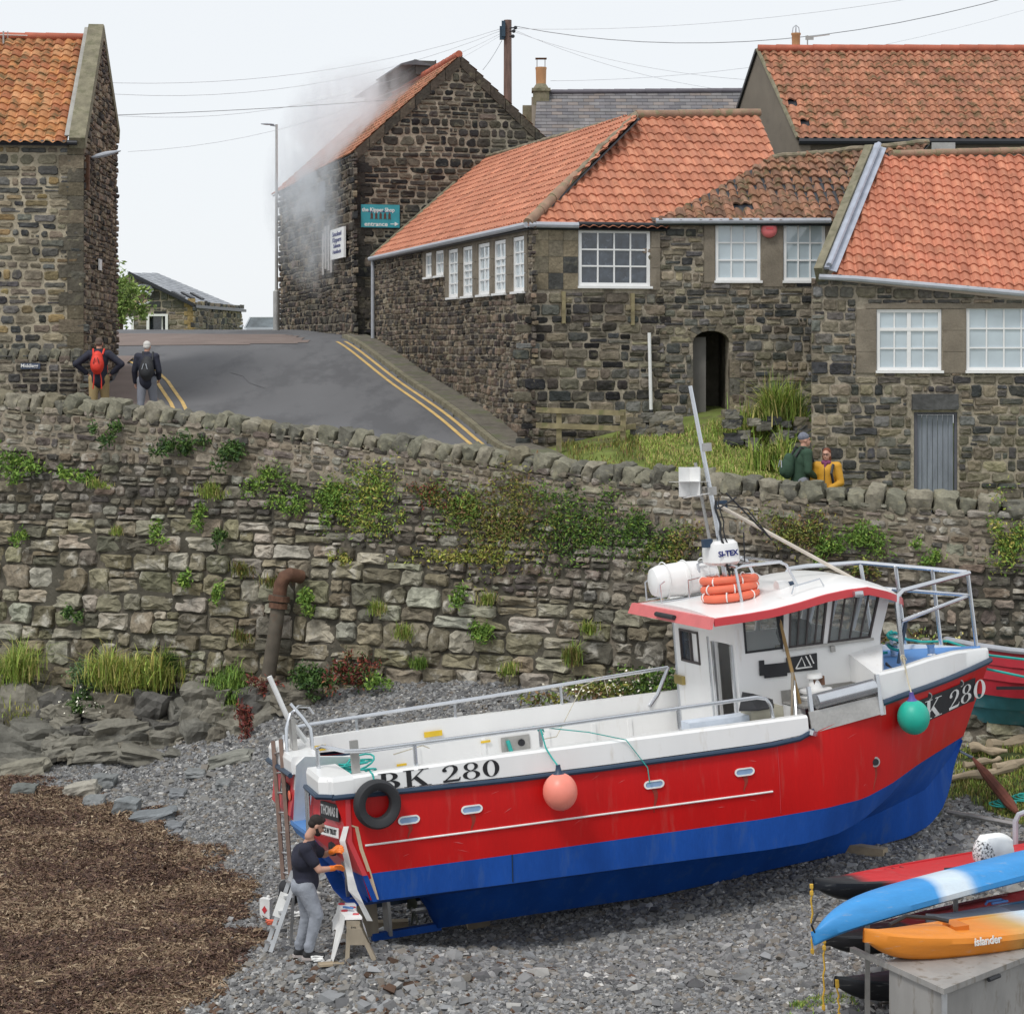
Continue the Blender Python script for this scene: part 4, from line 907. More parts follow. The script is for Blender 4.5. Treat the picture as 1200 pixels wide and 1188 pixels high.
TEXTS = []
def text(body, size, mat, parent, M4, ext=.003, name='lettering', align='CENTER', bold=0, sx=1):
    cu = bpy.data.curves.new(name, 'FONT'); cu.body = body; cu.size = size; cu.align_x = align; cu.align_y = 'CENTER'; cu.extrude = ext; cu.offset = bold; cu.resolution_u = 3
    o = link(bpy.data.objects.new(name+'_tmp', cu)); TEXTS.append((o, name, mat, parent, M4 @ Matrix.Diagonal((sx, 1, 1, 1))))
def facing(O, U, Nn):
    "matrix for lettering at O reading along U and facing Nn"
    U, Nn = V(U).normalized(), V(Nn).normalized(); W_ = Nn.cross(U)
    m = Matrix((U, W_, Nn)).transposed().to_4x4(); m.translation = V(O); return m
ns = thing('street_name_plate', 'dark street name plate with white letters on the low wall', 'street sign', mW(.9, rel(-.6), .05))
un = (at(36, 430, 42.3)-G0).x; zn = EYE+(400-429)/FPX*42.3
mb = MB(); fbox(mb, mW, un-.20, un+.20, zn-.06, zn+.06, .04, .075); mb.build('plate', M('navy_plate', (.05, .07, .12)), ns)
text('Middlegg', .10, m_letterw, ns, facing(mW(un-.02, zn+.005, .08), (1, .03, 0), (.03, -1, 0)), bold=.002)

# ---- signs on the smokehouse
ks = thing('shop_sign', 'turquoise shop sign with a row of fish on the dark stone gable', 'sign', mKf(.6, rel(3.4), .08))
u0, u1 = .18, 1.27; z1, z0 = EYE+(400-240)/FPX*57.1, EYE+(400-267)/FPX*57.2
mb = MB(); fbox(mb, mKf, u0, u1, z0, z1, .07, .10); mb.build('board', M('turquoise_paint', (.035, .30, .36), rough=.6), ks)
mb = MB(); fbox(mb, mKf, u0-.03, u1+.03, z0-.03, z1+.01, .03, .068); mb.build('backboard', m_blackp, ks)
mK = facing(mKf((u0+u1)/2-.06, z1-.15, .104), Bd, -A)
text('the Kipper Shop', .155, m_letterw, ks, mK, sx=.9, bold=.003)
text('entrance', .17, m_letterw, ks, facing(mKf(u0+.42, z0+.09, .104), Bd, -A), sx=1.1, bold=.003)
mb = MB(); az = z0+.10; fbox(mb, mKf, u1-.26, u1-.13, az-.012, az+.012, .1, .106); mb.prism([mKf(u1-.14, az-.06, .101), mKf(u1-.03, az, .101), mKf(u1-.14, az+.06, .101)], -A*.005); mb.build('arrow', m_letterw, ks)
for k in range(5):
    mb = MB(); cx_ = u0+.30+k*.125; zc_ = (z0+z1)/2-.0
    mb.prism([mKf(cx_+dx, zc_+dz, .1005+.0005*k) for dx, dz in ((0, .11), (.035, .05), (.03, -.04), (.045, -.10), (0, -.07), (-.045, -.10), (-.03, -.04), (-.035, .05))], -A*.004); mb.build('painted_fish', M('kipper_brown', (.10, .04, .03)) if k == 0 else bpy.data.materials['kipper_brown'], ks)
mb = MB(); fbox(mb, mKf, u0+.17, u0+.93, z0+.43, z0+.46, .1002, .105); mb.build('painted_rail', m_navy, ks)
bs = thing('side_board', 'white notice board with dark lines, projecting on the smoky side wall', 'sign', mKs(.9, rel(2.5), .1))
u0, u1 = .75, 3.0; z0, z1 = EYE+(400-303)/FPX*58.6, EYE+(400-266)/FPX*58
mb = MB(); fbox(mb, mKs, u0, u1, z0, z1, .10, .16); mb.build('board', m_wframe, bs)
MS = lambda u, z: facing(mKs(u, z, .165), -A, -Bd)
for k, (t, s_) in enumerate((('Smoked', .15), ('Kippers', .15), ('Salmon', .13), ('Haddock', .12))): text(t, s_*1.2, m_navy, bs, MS(1.88, z1-.16-k*.17), sx=2.6, bold=.004)
wb = thing('white_banner', 'narrow whitish hanging strips beside the notice board', 'banner', mKs(2.6, rel(2.5), .1))
mb = MB()
for k, (a_, b2) in enumerate(((3.25, -.1), (3.7, -.02), (4.2, .04), (4.65, -.12))):
    fbox(mb, mKs, a_, a_+.3, z0-.25+b2, z1+.3-.2*abs(k-1.5), .06+.003*k, .075+.003*k)
mb.build('strip', M('faded_cloth', (.50, .47, .44), rough=.9), wb)
# ---- street lamp, pole, wires
sl_ = thing('street_lamp', 'tall slim grey street lamp at the top of the road', 'street lamp', (at(325, 386, 66).x, 66, uz(at(325, 386, 66).x, 66)))
c = V((at(324, 386, 66).x, 66, uz(at(324, 386, 66).x, 66))); zt_ = EYE+(400-146)/FPX*66
mb = MB(); mb.tube([c, c+V((0, 0, 1.25)), c+V((0, 0, 1.3)), V((c.x, c.y, zt_))], [.11, .11, .055, .04], 10); mb.build('post', m_steelm, sl_, smooth=True)
mb = MB(); mb.tube([V((c.x, c.y, zt_-.05)), V((c.x-.2, c.y, zt_-.02))], .03, 6); mb.lathe(V((c.x-.08, c.y, zt_)), [(.05, 0), (.09, .1), (.10, .25), (.04, .42)], 10, M=Matrix(((0, 0, -1), (0, 1, 0), (.35, 0, .04)))); mb.build('lamp_head', m_gutter, sl_, smooth=True)
tp_ = thing('telegraph_pole', 'wooden telegraph pole behind the smokehouse with wires running off both ways', 'pole', (at(595, 300, 66).x, 66, rel(-1)))
pt_ = at(595, 24, 66); mb = MB(); mb.tube([V((pt_.x, 66, rel(-1))), pt_], [.17, .13], 10); mb.build('post', M('dark_pole_wood', (.17, .11, .09), rough=.9, var=.3, stretch=(3, 3, .4)), tp_, smooth=True)
mb = MB(); mb.box(at(588.5, 39, 65.9), (.16, .2, .42)); mb.box(at(590, 34, 65.8), (.12, .12, .5)); mb.build('junction_box', M('dark_teal_box', (.02, .05, .08)), tp_)
for k, (x, y) in enumerate(((602, 37), (604, 33), (601, 43))): mb = MB(); mb.tube([at(597, y, 65.8), at(x, y, 65.8)], .025, 5); mb.lathe(at(x, y, 65.8)-V((0, 0, .05)), [(.03, 0), (.06, .03), (.06, .08), (.03, .11)], 8); mb.build('insulator', m_blackp, tp_)
m_wire = M('grey_cable', (.30, .31, .33), rough=.6); m_wire2 = M('pale_cable', (.62, .64, .67), rough=.6)
def wire(pa, pb, Ya, Yb, sag, r, mat, lab, n=14):
    a_, b2 = at(*pa, Ya), at(*pb, Yb); pts = [a_.lerp(b2, k/n)-V((0, 0, sag*4*(k/n)*(1-k/n))) for k in range(n+1)]
    mb = MB(); mb.tube(pts, r, 5); tag(mb.build('overhead_wire', mat, smooth=True), lab, 'wire', 'overhead wires')
wire((604, 31), (1200, -8), 66, 55, .9, .012, m_wire, 'thickest dark overhead wire running right from the pole')
wire((605, 34), (1200, -25), 66, 52, .4, .007, m_wire2, 'faint overhead wire just above the dark one on the right')
wire((604, 36), (868, 108), 66, 66, .3, .007, m_wire2, 'faint wire dropping right from the pole towards the slate roof')
wire((604, 38), (900, 95), 66, 62, .3, .007, m_wire2, 'faint wire dropping right towards the tall rear gable')
wire((590, 33), (100, 96), 66, 60, .6, .008, m_wire2, 'upper faint wire running left across the sky from the pole')
wire((590, 35), (100, 108), 66, 60, .8, .008, m_wire2, 'second faint wire running left just below the upper one')
wire((590, 38), (105, 133), 66, 60, 1.0, .007, m_wire2, 'lower faint wire sloping left behind the smoke')
wire((560, 108), (105, 136), 64, 58,   .1, .010, m_wire, 'nearly level grey wire crossing the left half of the sky')
wire((588, 48), (566, 82), 66, 62, .05, .010, m_wire, 'short wire dropping steeply from the pole to the smokehouse roof')
wire((645, 95), (1200, 12), 62, 60, .5, .007, m_wire2, 'faint wire rising right above the chimney and rear roof')
wire((590, 40), (150, 178), 66, 58, .8, .006, m_wire2, 'lowest faint wire sloping left towards the stone building')
# ---- far gallery building, car, tree
gl = thing('gallery_building', 'distant low stone building with slate roof beyond the crest of the road', 'building', tuple(at(200, 390, 95)))
YG = 95; g0 = at(150, 320, YG); mGa = frame(V((at(100, 0, YG).x, YG, 0)), (1, 0, 0), (0, -1, 0)); uG = lambda px: at(px, 0, YG).x-at(100, 0, YG).x
zG = lambda py: EYE+(400-py)/FPX*YG
gpol = [(0, rel(-2)), (uG(229), rel(-2)), (uG(229), zG(357)), (uG(152), zG(321)), (0, zG(345))]
dG = (uG(172), uG(197), zG(388), zG(368)); dG2 = (uG(141), uG(157), zG(388), zG(371))
o = MB(); backing(o, mGa, (0, uG(229), rel(-2), zG(320)), gpol, [dG, dG2], step=2, reveal=.6); w10 = o.build('gable', m_mortar, gl)
mb = MB(); masonry(mb, mGa, (0, uG(229), rel(-2), zG(320)), (.2, .4), (.3, .8), PAL_LT, random.Random(61), poly=gpol, holes=[dG, dG2, (uG(219), uG(229), rel(-2), zG(360))], gap=.03, proud=.04)
for k in range(8): fbox(mb, mGa, uG(220) if k % 2 else uG(216), uG(229), zG(390)+k*.2, zG(390)+k*.2+.19, 0, .06, col=(.34, .25, .12))
mb.build('rubble_facing', m_stone, w10)
mb = MB(); fbox(mb, mGa, dG[0], dG[0]+.12, dG[2], dG[3], -.1, .08); fbox(mb, mGa, dG[1]-.12, dG[1], dG[2], dG[3], -.1, .08); fbox(mb, mGa, dG[0]+.12, dG[1]-.12, dG[3]-.1, dG[3], -.1, .08); fbox(mb, mGa, dG[1]-.35, dG[1]-.28, dG[2], dG[3]-.1, -.3, -.25); mb.build('door_frame', m_wframe, gl)
mb = MB(); fbox(mb, mGa, dG[0], dG[1], dG[2], dG[3], -.6, -.5); mb.build('door', m_pane_dk, gl)
mb = MB(); fbox(mb, mGa, dG2[0], dG2[1], dG2[3]-.12, dG2[3], -.1, .08); fbox(mb, mGa, dG2[1]-.12, dG2[1], dG2[2], dG2[3]-.12, -.1, .08); mb.build('window_frame', m_wframe, gl)
c1_ = V((at(229, 0, YG).x, YG, 0)); r_c = at(283, 363, 108); mSd = frame(c1_, V((r_c.x, r_c.y, 0))-c1_, (1, -.4, 0)); sdl = (V((r_c.x, r_c.y, 0))-c1_).length
o = MB(); backing(o, mSd, (0, sdl, rel(-2), zG(357)+.0), step=2); w11 = o.build('wall', m_mortar, gl)
mb = MB(); masonry(mb, mSd, (0, sdl, rel(-2), zG(357)), (.2, .35), (.4, 1.1), PAL_LT, random.Random(62), gap=.03, proud=.04); mb.build('rubble_facing', m_stone, w11)
ga, gb = at(228, 357.5, YG-.3), at(287, 363.5, 108.5); gc, gd = at(183, 320, 104), at(150, 320, YG-.3); gb.z = ga.z; gc.z = gd.z
sG = Slope(ga, gb, gd); slates('roof', sG, [(0, 0), ((gb-ga).length, 0), sG.px(184, 320), (sG.px(151, 320)[0], sG.px(151, 320)[1])], m_slate, gl, [(.30, .315, .34), (.34, .355, .38), (.27, .285, .31)], tw=.5, rl=.25)  # slate colours lightened to paint in the haze of distance
mb = MB(); mb.bar(ga+V((0, 0, -.06)), gb+V((0, 0, -.06)), .16, .14); mb.bar(ga+V((0, 0, .0)), sG.w(*sG.px(150, 320), .02), .12, .14); mb.build('bargeboard', m_gutter_b, gl)
for k in range(3):
    pu = sG.px(205+k*11, 346+k*1.5); mb = MB(); mb.prism([sG.w(*p_, .03) for p_ in (sG.px(200+k*11, 343+k*.8), sG.px(203+k*11, 343+k*.8), sG.px(217+k*11, 350+k*.8), sG.px(213+k*11, 350+k*.8))], sG.N*.06); mb.build('skylight', m_blackp, gl)
text('GALLERY', .62, M('buff_lettering', (.50, .38, .22)), gl, facing(mGa(uG(140), zG(358), .12), (1, 0, 0), (0, -1, 0)), ext=.03, bold=.01)
mb = MB(); cc = V(mGa(uG(169), zG(342), .15))
mb.tube([cc+V((math.cos(t)*.42, 0, math.sin(t)*.3)) for t in [math.pi*(.0+k/9) for k in range(10)]], .06, 6); mb.tube([cc+V((math.cos(t)*.55-.15, 0, math.sin(t)*.35-.25)) for t in [math.pi*(.9+k*.9/9) for k in range(10)]], .05, 6); mb.tube([cc+V((-.3, 0, -.1)), cc+V((0, 0, .05)), cc+V((.35, 0, -.15))], .07, 6); mb.build('emblem', m_gutter, gl, smooth=True)
cr_ = thing('parked_car', 'silver car half hidden by the crest of the road beside the street lamp', 'car', (at(303, 400, 96).x, 96, uz(-12, 96)))
gx, gy, gz_ = at(303, 400, 96).x, 96, EYE+(400-371)/FPX*96-1.45
carM = lambda x, y, z: V((gx+x, gy+y, gz_+z))
secs = []
for y, w_, zb_, zt2 in ((0, .78, .3, .62), (.1, .86, .25, .78), (1.0, .88, .25, .93), (1.3, .88, .25, .97), (3.6, .88, .25, .98), (4.2, .84, .3, .9), (4.3, .76, .35, .7)):
    secs.append([carM(-w_, y, zb_), carM(w_, y, zb_), carM(w_, y, zt2-.12), carM(w_*.92, y, zt2), carM(-w_*.92, y, zt2), carM(-w_, y, zt2-.12)])
mb = MB(); mb.loft(secs); m_silver = M('silver_car_paint', (.42, .45, .47), rough=.3, metal=.4, var=.03, coat=.5); mb.build('body', m_silver, cr_, smooth=True)
mb = MB(); secs = [[carM(-.78+k_, y, .93), carM(.78-k_, y, .93), carM(.60, y2, 1.42), carM(-.60, y2, 1.42)] for y, y2, k_ in ((1.15, 1.75, 0), (1.5, 1.8, 0), (3.4, 3.1, 0), (3.9, 3.3, 0))]; mb.loft(secs); mb.build('greenhouse', m_pane_int, cr_)
mb = MB(); mb.loft([[carM(-.62, y, z), carM(.62, y, z), carM(.56, y, z+.04), carM(-.56, y, z+.04)] for y, z in ((1.7, 1.40), (2.2, 1.43), (3.0, 1.42), (3.35, 1.38))]); mb.build('roof', m_silver, cr_, smooth=True)
for sx_ in (-1, 1):
    mb = MB(); mb.bar(carM(sx_*.78, 1.13, .94), carM(sx_*.61, 1.74, 1.43), .07, .06); mb.build('windscreen_pillar', m_silver, cr_)
    mb = MB(); mb.lathe(carM(sx_*.98, 1.25, .98), [(.06, -.05), (.1, 0), (.06, .06)], 8); mb.build('wing_mirror', m_silver, cr_)
    for y in (.85, 3.4): mb = MB(); mb.lathe(carM(sx_*.86-.1, y, .3), [(.2, 0), (.31, .02), (.31, .18), (.2, .2)], 16, 'X'); mb.build('wheel', m_black, cr_, smooth=True)
    mb = MB(); mb.box(carM(sx_*.6, -.01, .62), (.3, .06, .14)); mb.build('headlight', m_pane, cr_)

# ---- leaves and grass
def leafmesh(name, pts, size, cols, mat=None, seed=0, parent=None, elong=1.5):
    rng = np.random.default_rng(seed); n = len(pts); pts = np.asarray(pts)
    a_ = rng.normal(size=(n, 3)); a_ /= np.linalg.norm(a_, axis=1)[:, None]; b2 = np.cross(a_, rng.normal(size=(n, 3))); b2 /= np.linalg.norm(b2, axis=1)[:, None]
    s_ = size*rng.uniform(.5, 1.3, n)[:, None]; c_ = np.cross(a_, b2)*.25*s_
    vs = np.stack([pts-a_*s_*elong, pts-b2*s_*.6+c_, pts+a_*s_*elong, pts+b2*s_*.6+c_], 1).reshape(-1, 3)
    fs = np.arange(4*n).reshape(n, 4); cc = np.array(cols)[rng.integers(len(cols), size=n)]*rng.uniform(.7, 1.3, (n, 1)); return npmesh(name, vs, fs, np.repeat(cc, 4, 0), mat or m_leaf, parent)
def blades(name, base, hgt, w_, cols, seed=0, lean=.5, dirn=None, mat=None, parent=None):
    rng = np.random.default_rng(seed); base = np.asarray(base); n = len(base); th = rng.uniform(0, 2*np.pi, n); le = rng.uniform(0, lean, n); h_ = hgt*(.35+.85*rng.beta(2, 2, n))*np.clip(1+.35*np.sin(base[:, 0]*5+seed)+.2*np.sin(base[:, 0]*13), .45, 1.4)
    d = np.stack([np.cos(th)*le, np.sin(th)*le, np.zeros(n)], 1)
    if dirn is not None: d += np.array(dirn)*rng.uniform(.3, 1, (n, 1))
    s_ = np.stack([-np.sin(th), np.cos(th), np.zeros(n)], 1)*w_*rng.uniform(.6, 1.4, (n, 1))/2; up_ = np.array([0, 0, 1.])
    p1 = base+(d*.3+up_*.55)*h_[:, None]; p2 = base+(d*1.0+up_*(1-.35*le[:, None]))*h_[:, None]
    vs = np.stack([base-s_, base+s_, p1+s_*.8, p1-s_*.8, p2+s_*.12, p2-s_*.12], 1).reshape(-1, 3)
    i = np.arange(n)*6; fs = np.concatenate([np.stack([i, i+1, i+2, i+3], 1), np.stack([i+3, i+2, i+4, i+5], 1)])
    cc = np.array(cols)[rng.integers(len(cols), size=n)]*rng.uniform(.7, 1.3, (n, 1)); return npmesh(name, vs, fs, np.repeat(cc, 6, 0), mat or m_leaf, parent)
G_DK = [(.035, .075, .02), (.05, .10, .025), (.025, .055, .02), (.07, .12, .03)]
G_MD = [(.09, .17, .03), (.13, .22, .045), (.065, .13, .025), (.17, .25, .05)]
G_YL = [(.22, .26, .05), (.27, .28, .07), (.15, .20, .04), (.31, .28, .08)]
G_OL = [(.15, .17, .04), (.20, .19, .05), (.11, .13, .035), (.16, .10, .055), (.09, .14, .04)]
G_RD = [(.16, .04, .03), (.11, .03, .03), (.06, .08, .03), (.05, .10, .03), (.20, .07, .04)]
G_BL = [(.09, .15, .07), (.06, .11, .05), (.12, .18, .09)]
G_GR = [(.17, .26, .05), (.22, .31, .06), (.12, .19, .04), (.28, .30, .09), (.33, .29, .12)]
def wallpt(px, py, d=0):
    u = u_at(px); p = hmap(u, 3, 0)
    for _ in range(3): z = EYE+(400-py)/FPX*p[1]; p = hmap(u, z, d)
    return V(p), tc(u)[1]
def clump_pts(c, n, r, rng, hang=.3):
    m = max(5, int(n/60)); cs = rng.normal(size=(m, 3))*np.array(r)*.55; k = rng.integers(m, size=n); sc = np.maximum(np.array(r)*rng.uniform(.12, .32, (m, 1)), .05)
    p = cs[k]+rng.normal(size=(n, 3))*sc[k]; p[:, 1] = np.abs(p[:, 1])*-1; p[:, 2] -= hang*np.abs(p[:, 1]); return p+np.array(c)
def wall_plant(px, py, rx, ry, kind, lab, n=None, cols=None, seed=None):
    seed = seed or int(px*7+py); rng = np.random.default_rng(seed); c, nn = wallpt(px, py, .16); k = c.y/FPX; rx, ry = rx*k*(1.3 if kind == 'mat' else 1.1), ry*k*(1.15 if kind == 'mat' else 1)
    if kind == 'grass':
        n = n or int(700*rx*ry*8)+60; b0 = np.array(c)+rng.normal(size=(n, 3))*np.array([rx*.5, .04, ry*.25])-np.array([0, .04, ry*.5]); b0[:, 1] -= .08
        o = blades('grass_tuft', b0, ry*1.5, .014, cols or G_GR, seed, .9, dirn=(0, -.35, 0)); cat = 'grass'
    else:
        n = n or int((6300 if kind == 'mat' else 5500)*rx*ry)+120; pts = clump_pts(np.array(c), n, (rx, .16 if kind == 'mat' else max(.22, rx*.6), ry), rng, .5); sz = .026 if kind == 'mat' else .034
        if kind == 'mat': 
            for i_ in range(len(pts)):
                q_ = hmap(u_at(600+FPX*pts[i_, 0]/c.y), pts[i_, 2], rng.uniform(.06, .2)); pts[i_, 1] = q_[1]
        o = leafmesh('wall_plant' if kind != 'dock' else 'dock_plant', pts, sz, cols or G_MD, seed=seed); cat = 'plant'
    return tag(o, lab, cat, None if kind == 'mat' else 'plants growing on the harbour wall', kind='stuff' if kind == 'mat' else None)
WPL = [(35, 541, 23, 16, 'bush', 'leafy green bush high on the wall at the left edge', G_MD), (133, 503, 10, 13, 'bush', 'small bush just under the coping near the two walkers', G_DK),
 (209, 521, 20, 17, 'bush', 'dark bush under the coping left of the double yellow lines', G_DK), (275, 525, 19, 13, 'bush', 'dark green bush under the coping below the road', G_DK),
 (99, 553, 14, 9, 'bush', 'small grey-green plant below the left coping', G_MD), (321, 562, 18, 14, 'mat', 'fresh green mat of leaves upper middle-left', G_MD), (345, 588, 20, 12, 'mat', 'thin green mat below the fresh green one', G_MD),
 (437, 590, 34, 33, 'mat', 'large yellow-green creeper mat in the middle of the wall', G_YL+G_MD), (395, 585, 16, 20, 'mat', 'green creeper joining the yellow mat on its left', G_MD), (508, 572, 17, 15, 'mat', 'reddish creeper patch right of the yellow mat', G_RD+G_OL),
 (546, 595, 24, 20, 'mat', 'green and olive creeper mid wall', G_MD+G_OL), (602, 605, 44, 38, 'mat', 'wide reddish olive creeper mat below the parapet', G_OL), (690, 617, 36, 32, 'mat', 'dense mid-green creeper mat left of the boat mast', G_MD+G_DK),
 (762, 628, 26, 24, 'mat', 'dark green creeper patch left of the white reflector', G_DK+G_MD), (797, 641, 20, 22, 'mat', 'olive creeper behind the mast foot', G_OL), (542, 650, 46, 8, 'mat', 'thin yellow-green trail along a joint mid wall', G_YL),
 (800, 680, 14, 24, 'mat', 'straggly yellow-green creeper above the liferaft', G_YL), (929, 622, 36, 18, 'mat', 'olive creeper mat right of the radar', G_OL), (1017, 630, 30, 17, 'mat', 'bright green creeper above the bow rail', G_MD),
 (975, 640, 14, 10, 'mat', 'small green patch between the two mats behind the cabin roof', G_MD), (1187, 630, 20, 26, 'mat', 'yellow-green creeper at the right edge of the wall', G_YL+G_MD), (1083, 650, 12, 9, 'mat', 'tiny green patch above the bow rail corner', G_MD), (1017, 665, 12, 9, 'mat', 'tiny olive patch behind the bow rail', G_OL),
 (259, 575, 15, 11, 'grass', 'yellowish grass tuft under the dark bush', G_GR), (128, 567, 12, 6, 'grass', 'tiny tuft left of the yellowish tuft', G_GR), (104, 715, 9, 6, 'bush', 'little leafy plant low on the left wall', G_DK), (150, 622, 6, 6, 'grass', 'tiny tuft among pale blocks on the left', G_GR),
 (37, 620, 6, 7, 'bush', 'tiny weed at far left mid wall', G_MD), (456, 712, 8, 10, 'grass', 'grass tuft low on the wall right of the iron pipe', G_GR), (488, 738, 9, 13, 'grass', 'straw-tinged tuft low on the wall', G_GR), (583, 700, 10, 10, 'grass', 'tuft in a joint above the near rail', G_GR),
 (580, 742, 14, 13, 'bush', 'leafy weed in the lower courses mid wall', G_MD), (508, 776, 8, 9, 'grass', 'tuft at the wall foot above the rail', G_MD), (610, 782, 10, 10, 'grass', 'tuft at the wall foot behind the boat', G_GR), (685, 768, 11, 13, 'grass', 'rusty tuft low on the wall left of the cabin', G_OL+G_GR),
 (550, 697, 7, 10, 'bush', 'narrow weed mid lower wall', G_MD), (704, 735, 9, 9, 'grass', 'small tuft left of the cabin', G_GR), (297, 665, 11, 12, 'grass', 'brown grass tuft left of the iron pipe', G_OL), (337, 678, 14, 12, 'grass', 'olive tuft touching the pipe top', G_OL),
 (372, 700, 10, 18, 'bush', 'green weed right of the pipe top', G_MD), (270, 690, 6, 8, 'bush', 'small weed mid left wall', G_MD), (245, 600, 5, 12, 'bush', 'thin trailing weed mid left wall', G_MD), (268, 622, 7, 8, 'bush', 'small leafy weed between big blocks', G_DK), (302, 743, 9, 11, 'grass', 'tuft left of the pipe foot', G_OL),
 (413, 655, 8, 7, 'mat', 'thin green leaves below the yellow mat', G_YL), (220, 775, 9, 12, 'grass', 'dark tuft low on the wall near the grass clump', G_DK), (230, 672, 8, 7, 'bush', 'leafy weed among pale blocks', G_MD), (195, 618, 7, 8, 'bush', 'weed under the long pale streak', G_MD),
 (855, 565, 0, 0, None, '', None)]
for px, py, rx, ry, kd, lab, cl in WPL:
    if kd: wall_plant(px, py, rx, ry, kd, lab, cols=cl)
def ground_grass(name, P, n, hgt, cols, lab, f, seed=0, w_=.014, soft=0, kind='stuff', cat='grass'):
    rng = np.random.default_rng(seed); P = np.array([(p[0], p[1]) for p in P]); lo, hi = P.min(0), P.max(0); out = []
    while sum(len(o) for o in out) < n:
        q = rng.uniform(lo, hi, (n, 2)); q = q[inpoly(q[:, 0], q[:, 1], [tuple(p) for p in P])]; g_ = nz2(q[:, 0], q[:, 1], 1.6, seed) > rng.uniform(-.45, .15, len(q)); out.append(q[g_])
    q = np.concatenate(out)[:n]; z = f(q[:, 0], q[:, 1]); return tag(blades(name, np.c_[q, z-.02], hgt, w_, cols, seed, .8), lab, cat, kind=kind)
hu = lambda px, py: hit(upper_f, px, py, 33, 60)
bank = [(2.5, 36.2), (2.3, 39), (3.4, 39.6), (5.6, 39.9), (5.7, 38.4), (5.6, 36.6), (4.5, 35.6)]
ground_grass('bank_grass', bank, 15000, .12, G_GR+[(.30, .24, .12)], 'rough grass covering the bank below the arched doorway', upper_f, 71)
ground_grass('path_weeds', [(.9, 37.2), (.9, 39.6), (2.4, 39.4), (2.4, 36.6)], 1500, .12, G_OL, 'weeds by the wooden fence', upper_f, 72)
for (px, py, Y, rx, hh_, n, lab) in ((912, 500, 39.2, .62, .75, 1300, 'big tuft of long arching grass against the stone wall beside the doorway'), (905, 548, 37.4, .35, .70, 650, 'tall grass tuft behind the man in the green jacket')):
    c = at(px, py, Y); rng = np.random.default_rng(int(px)); b0 = np.array(c)+np.c_[rng.normal(size=(n, 2))*np.array([rx*.5, .16]), rng.uniform(-.1, .1, n)]
    tag(blades('grass_tuft', b0, hh_, .022, G_GR+[(.08, .13, .03)], int(px), 1.0), lab, 'grass', kind=None)
# beach edge plants
for (px, py, Y, r, hh_, n, kd, cl, lab) in ((15, 782, 39.4, .5, .5, 1200, 'g', G_GR, 'grass clump on the rocks at the left edge'), (155, 788, 38.7, .80, .50, 3200, 'g', G_GR+G_YL, 'bright yellow-green grass clump at the foot of the wall'), (108, 790, 39.1, .45, .4, 1400, 'b', G_BL, 'grey-green leafy plant left of the bright grass clump'),
    (267, 797, 38.4, .45, .2, 900, 'g', G_MD, 'low cushion of grass on a boulder left of the iron pipe'), (275, 815, 38.0, .3, .2, 400, 'g', G_MD, 'lower grass cushion beneath the boulder'), (362, 793, 37.5, .38, .35, 1400, 'b', G_DK, 'dark green bush right of the iron pipe foot'), (405, 785, 37.2, .35, .5, 1300, 'b', G_RD, 'red and green dock plants at the wall foot'),
    (318, 805, 37.8, .22, .5, 450, 'b', G_RD[:2]+[(.09, .05, .03)], 'dark red dock left of the iron pipe foot'), (288, 845, 37.0, .16, .75, 420, 'b', G_RD[:2]+[(.10, .045, .03)], 'tall rust-red dock beside the stern'), (97, 822, 38.6, .35, .42, 700, 'b', G_DK, 'dark plant dotted with white flowers on the left rocks'), (440, 797, 37.0, .22, .16, 250, 'b', G_MD, 'low green weed at the wall foot behind the near rail'),
    (745, 800, 34.6, .65, .38, 1300, 'b', G_DK+G_MD, 'weedy patch with daisies left of the cabin'), (695, 806, 34.4, .7, .18, 500, 'b', G_OL, 'low flowering weeds behind the near rail'), (632, 818, 34.2, .4, .14, 220, 'b', G_OL, 'sparse weeds on shingle behind the boat'), (1120, 752, 33.6, .8, .3, 900, 'b', G_OL+G_YL, 'yellow flowering weeds behind the bow'), (1040, 745, 33.6, .5, .3, 500, 'b', G_OL, 'weeds at the wall foot behind the foredeck'),
    (25, 830, 39, .4, .16, 300, 'g', G_YL, 'thin grass on the ledge at far left')):
    c = at(px, py, Y); seed = int(px*3+py); rng = np.random.default_rng(seed); gz0 = max(gz(c.x, c.y), c.z-hh_)
    if kd == 'g': o = blades('grass_clump', np.c_[c.x+rng.normal(size=n)*r*.45, c.y+rng.normal(size=n)*.22, c.z-hh_*.35+rng.normal(0, .12, n)], hh_, .016, cl, seed, 1.3)
    else: o = leafmesh('beach_plant', clump_pts(np.array((c.x, c.y, c.z)), n, (r, .25, hh_*.5), rng, .1), .032, cl, seed=seed)
    tag(o, lab, 'grass' if kd == 'g' else 'plant', 'plants along the foot of the wall')
    if 'flower' in lab or 'dais' in lab:
        m = 45; pts = np.array((c.x, c.y-.3, c.z))+rng.normal(size=(m, 3))*np.array([r*.6, .06, hh_*.35])
        col = [(.75, .75, .68)] if 'yellow' not in lab else [(.70, .65, .25), (.7, .7, .6)]; f_ = leafmesh('flowers', pts, .03, col, seed=seed, parent=o, elong=.8); f_['kind'] = 'stuff'
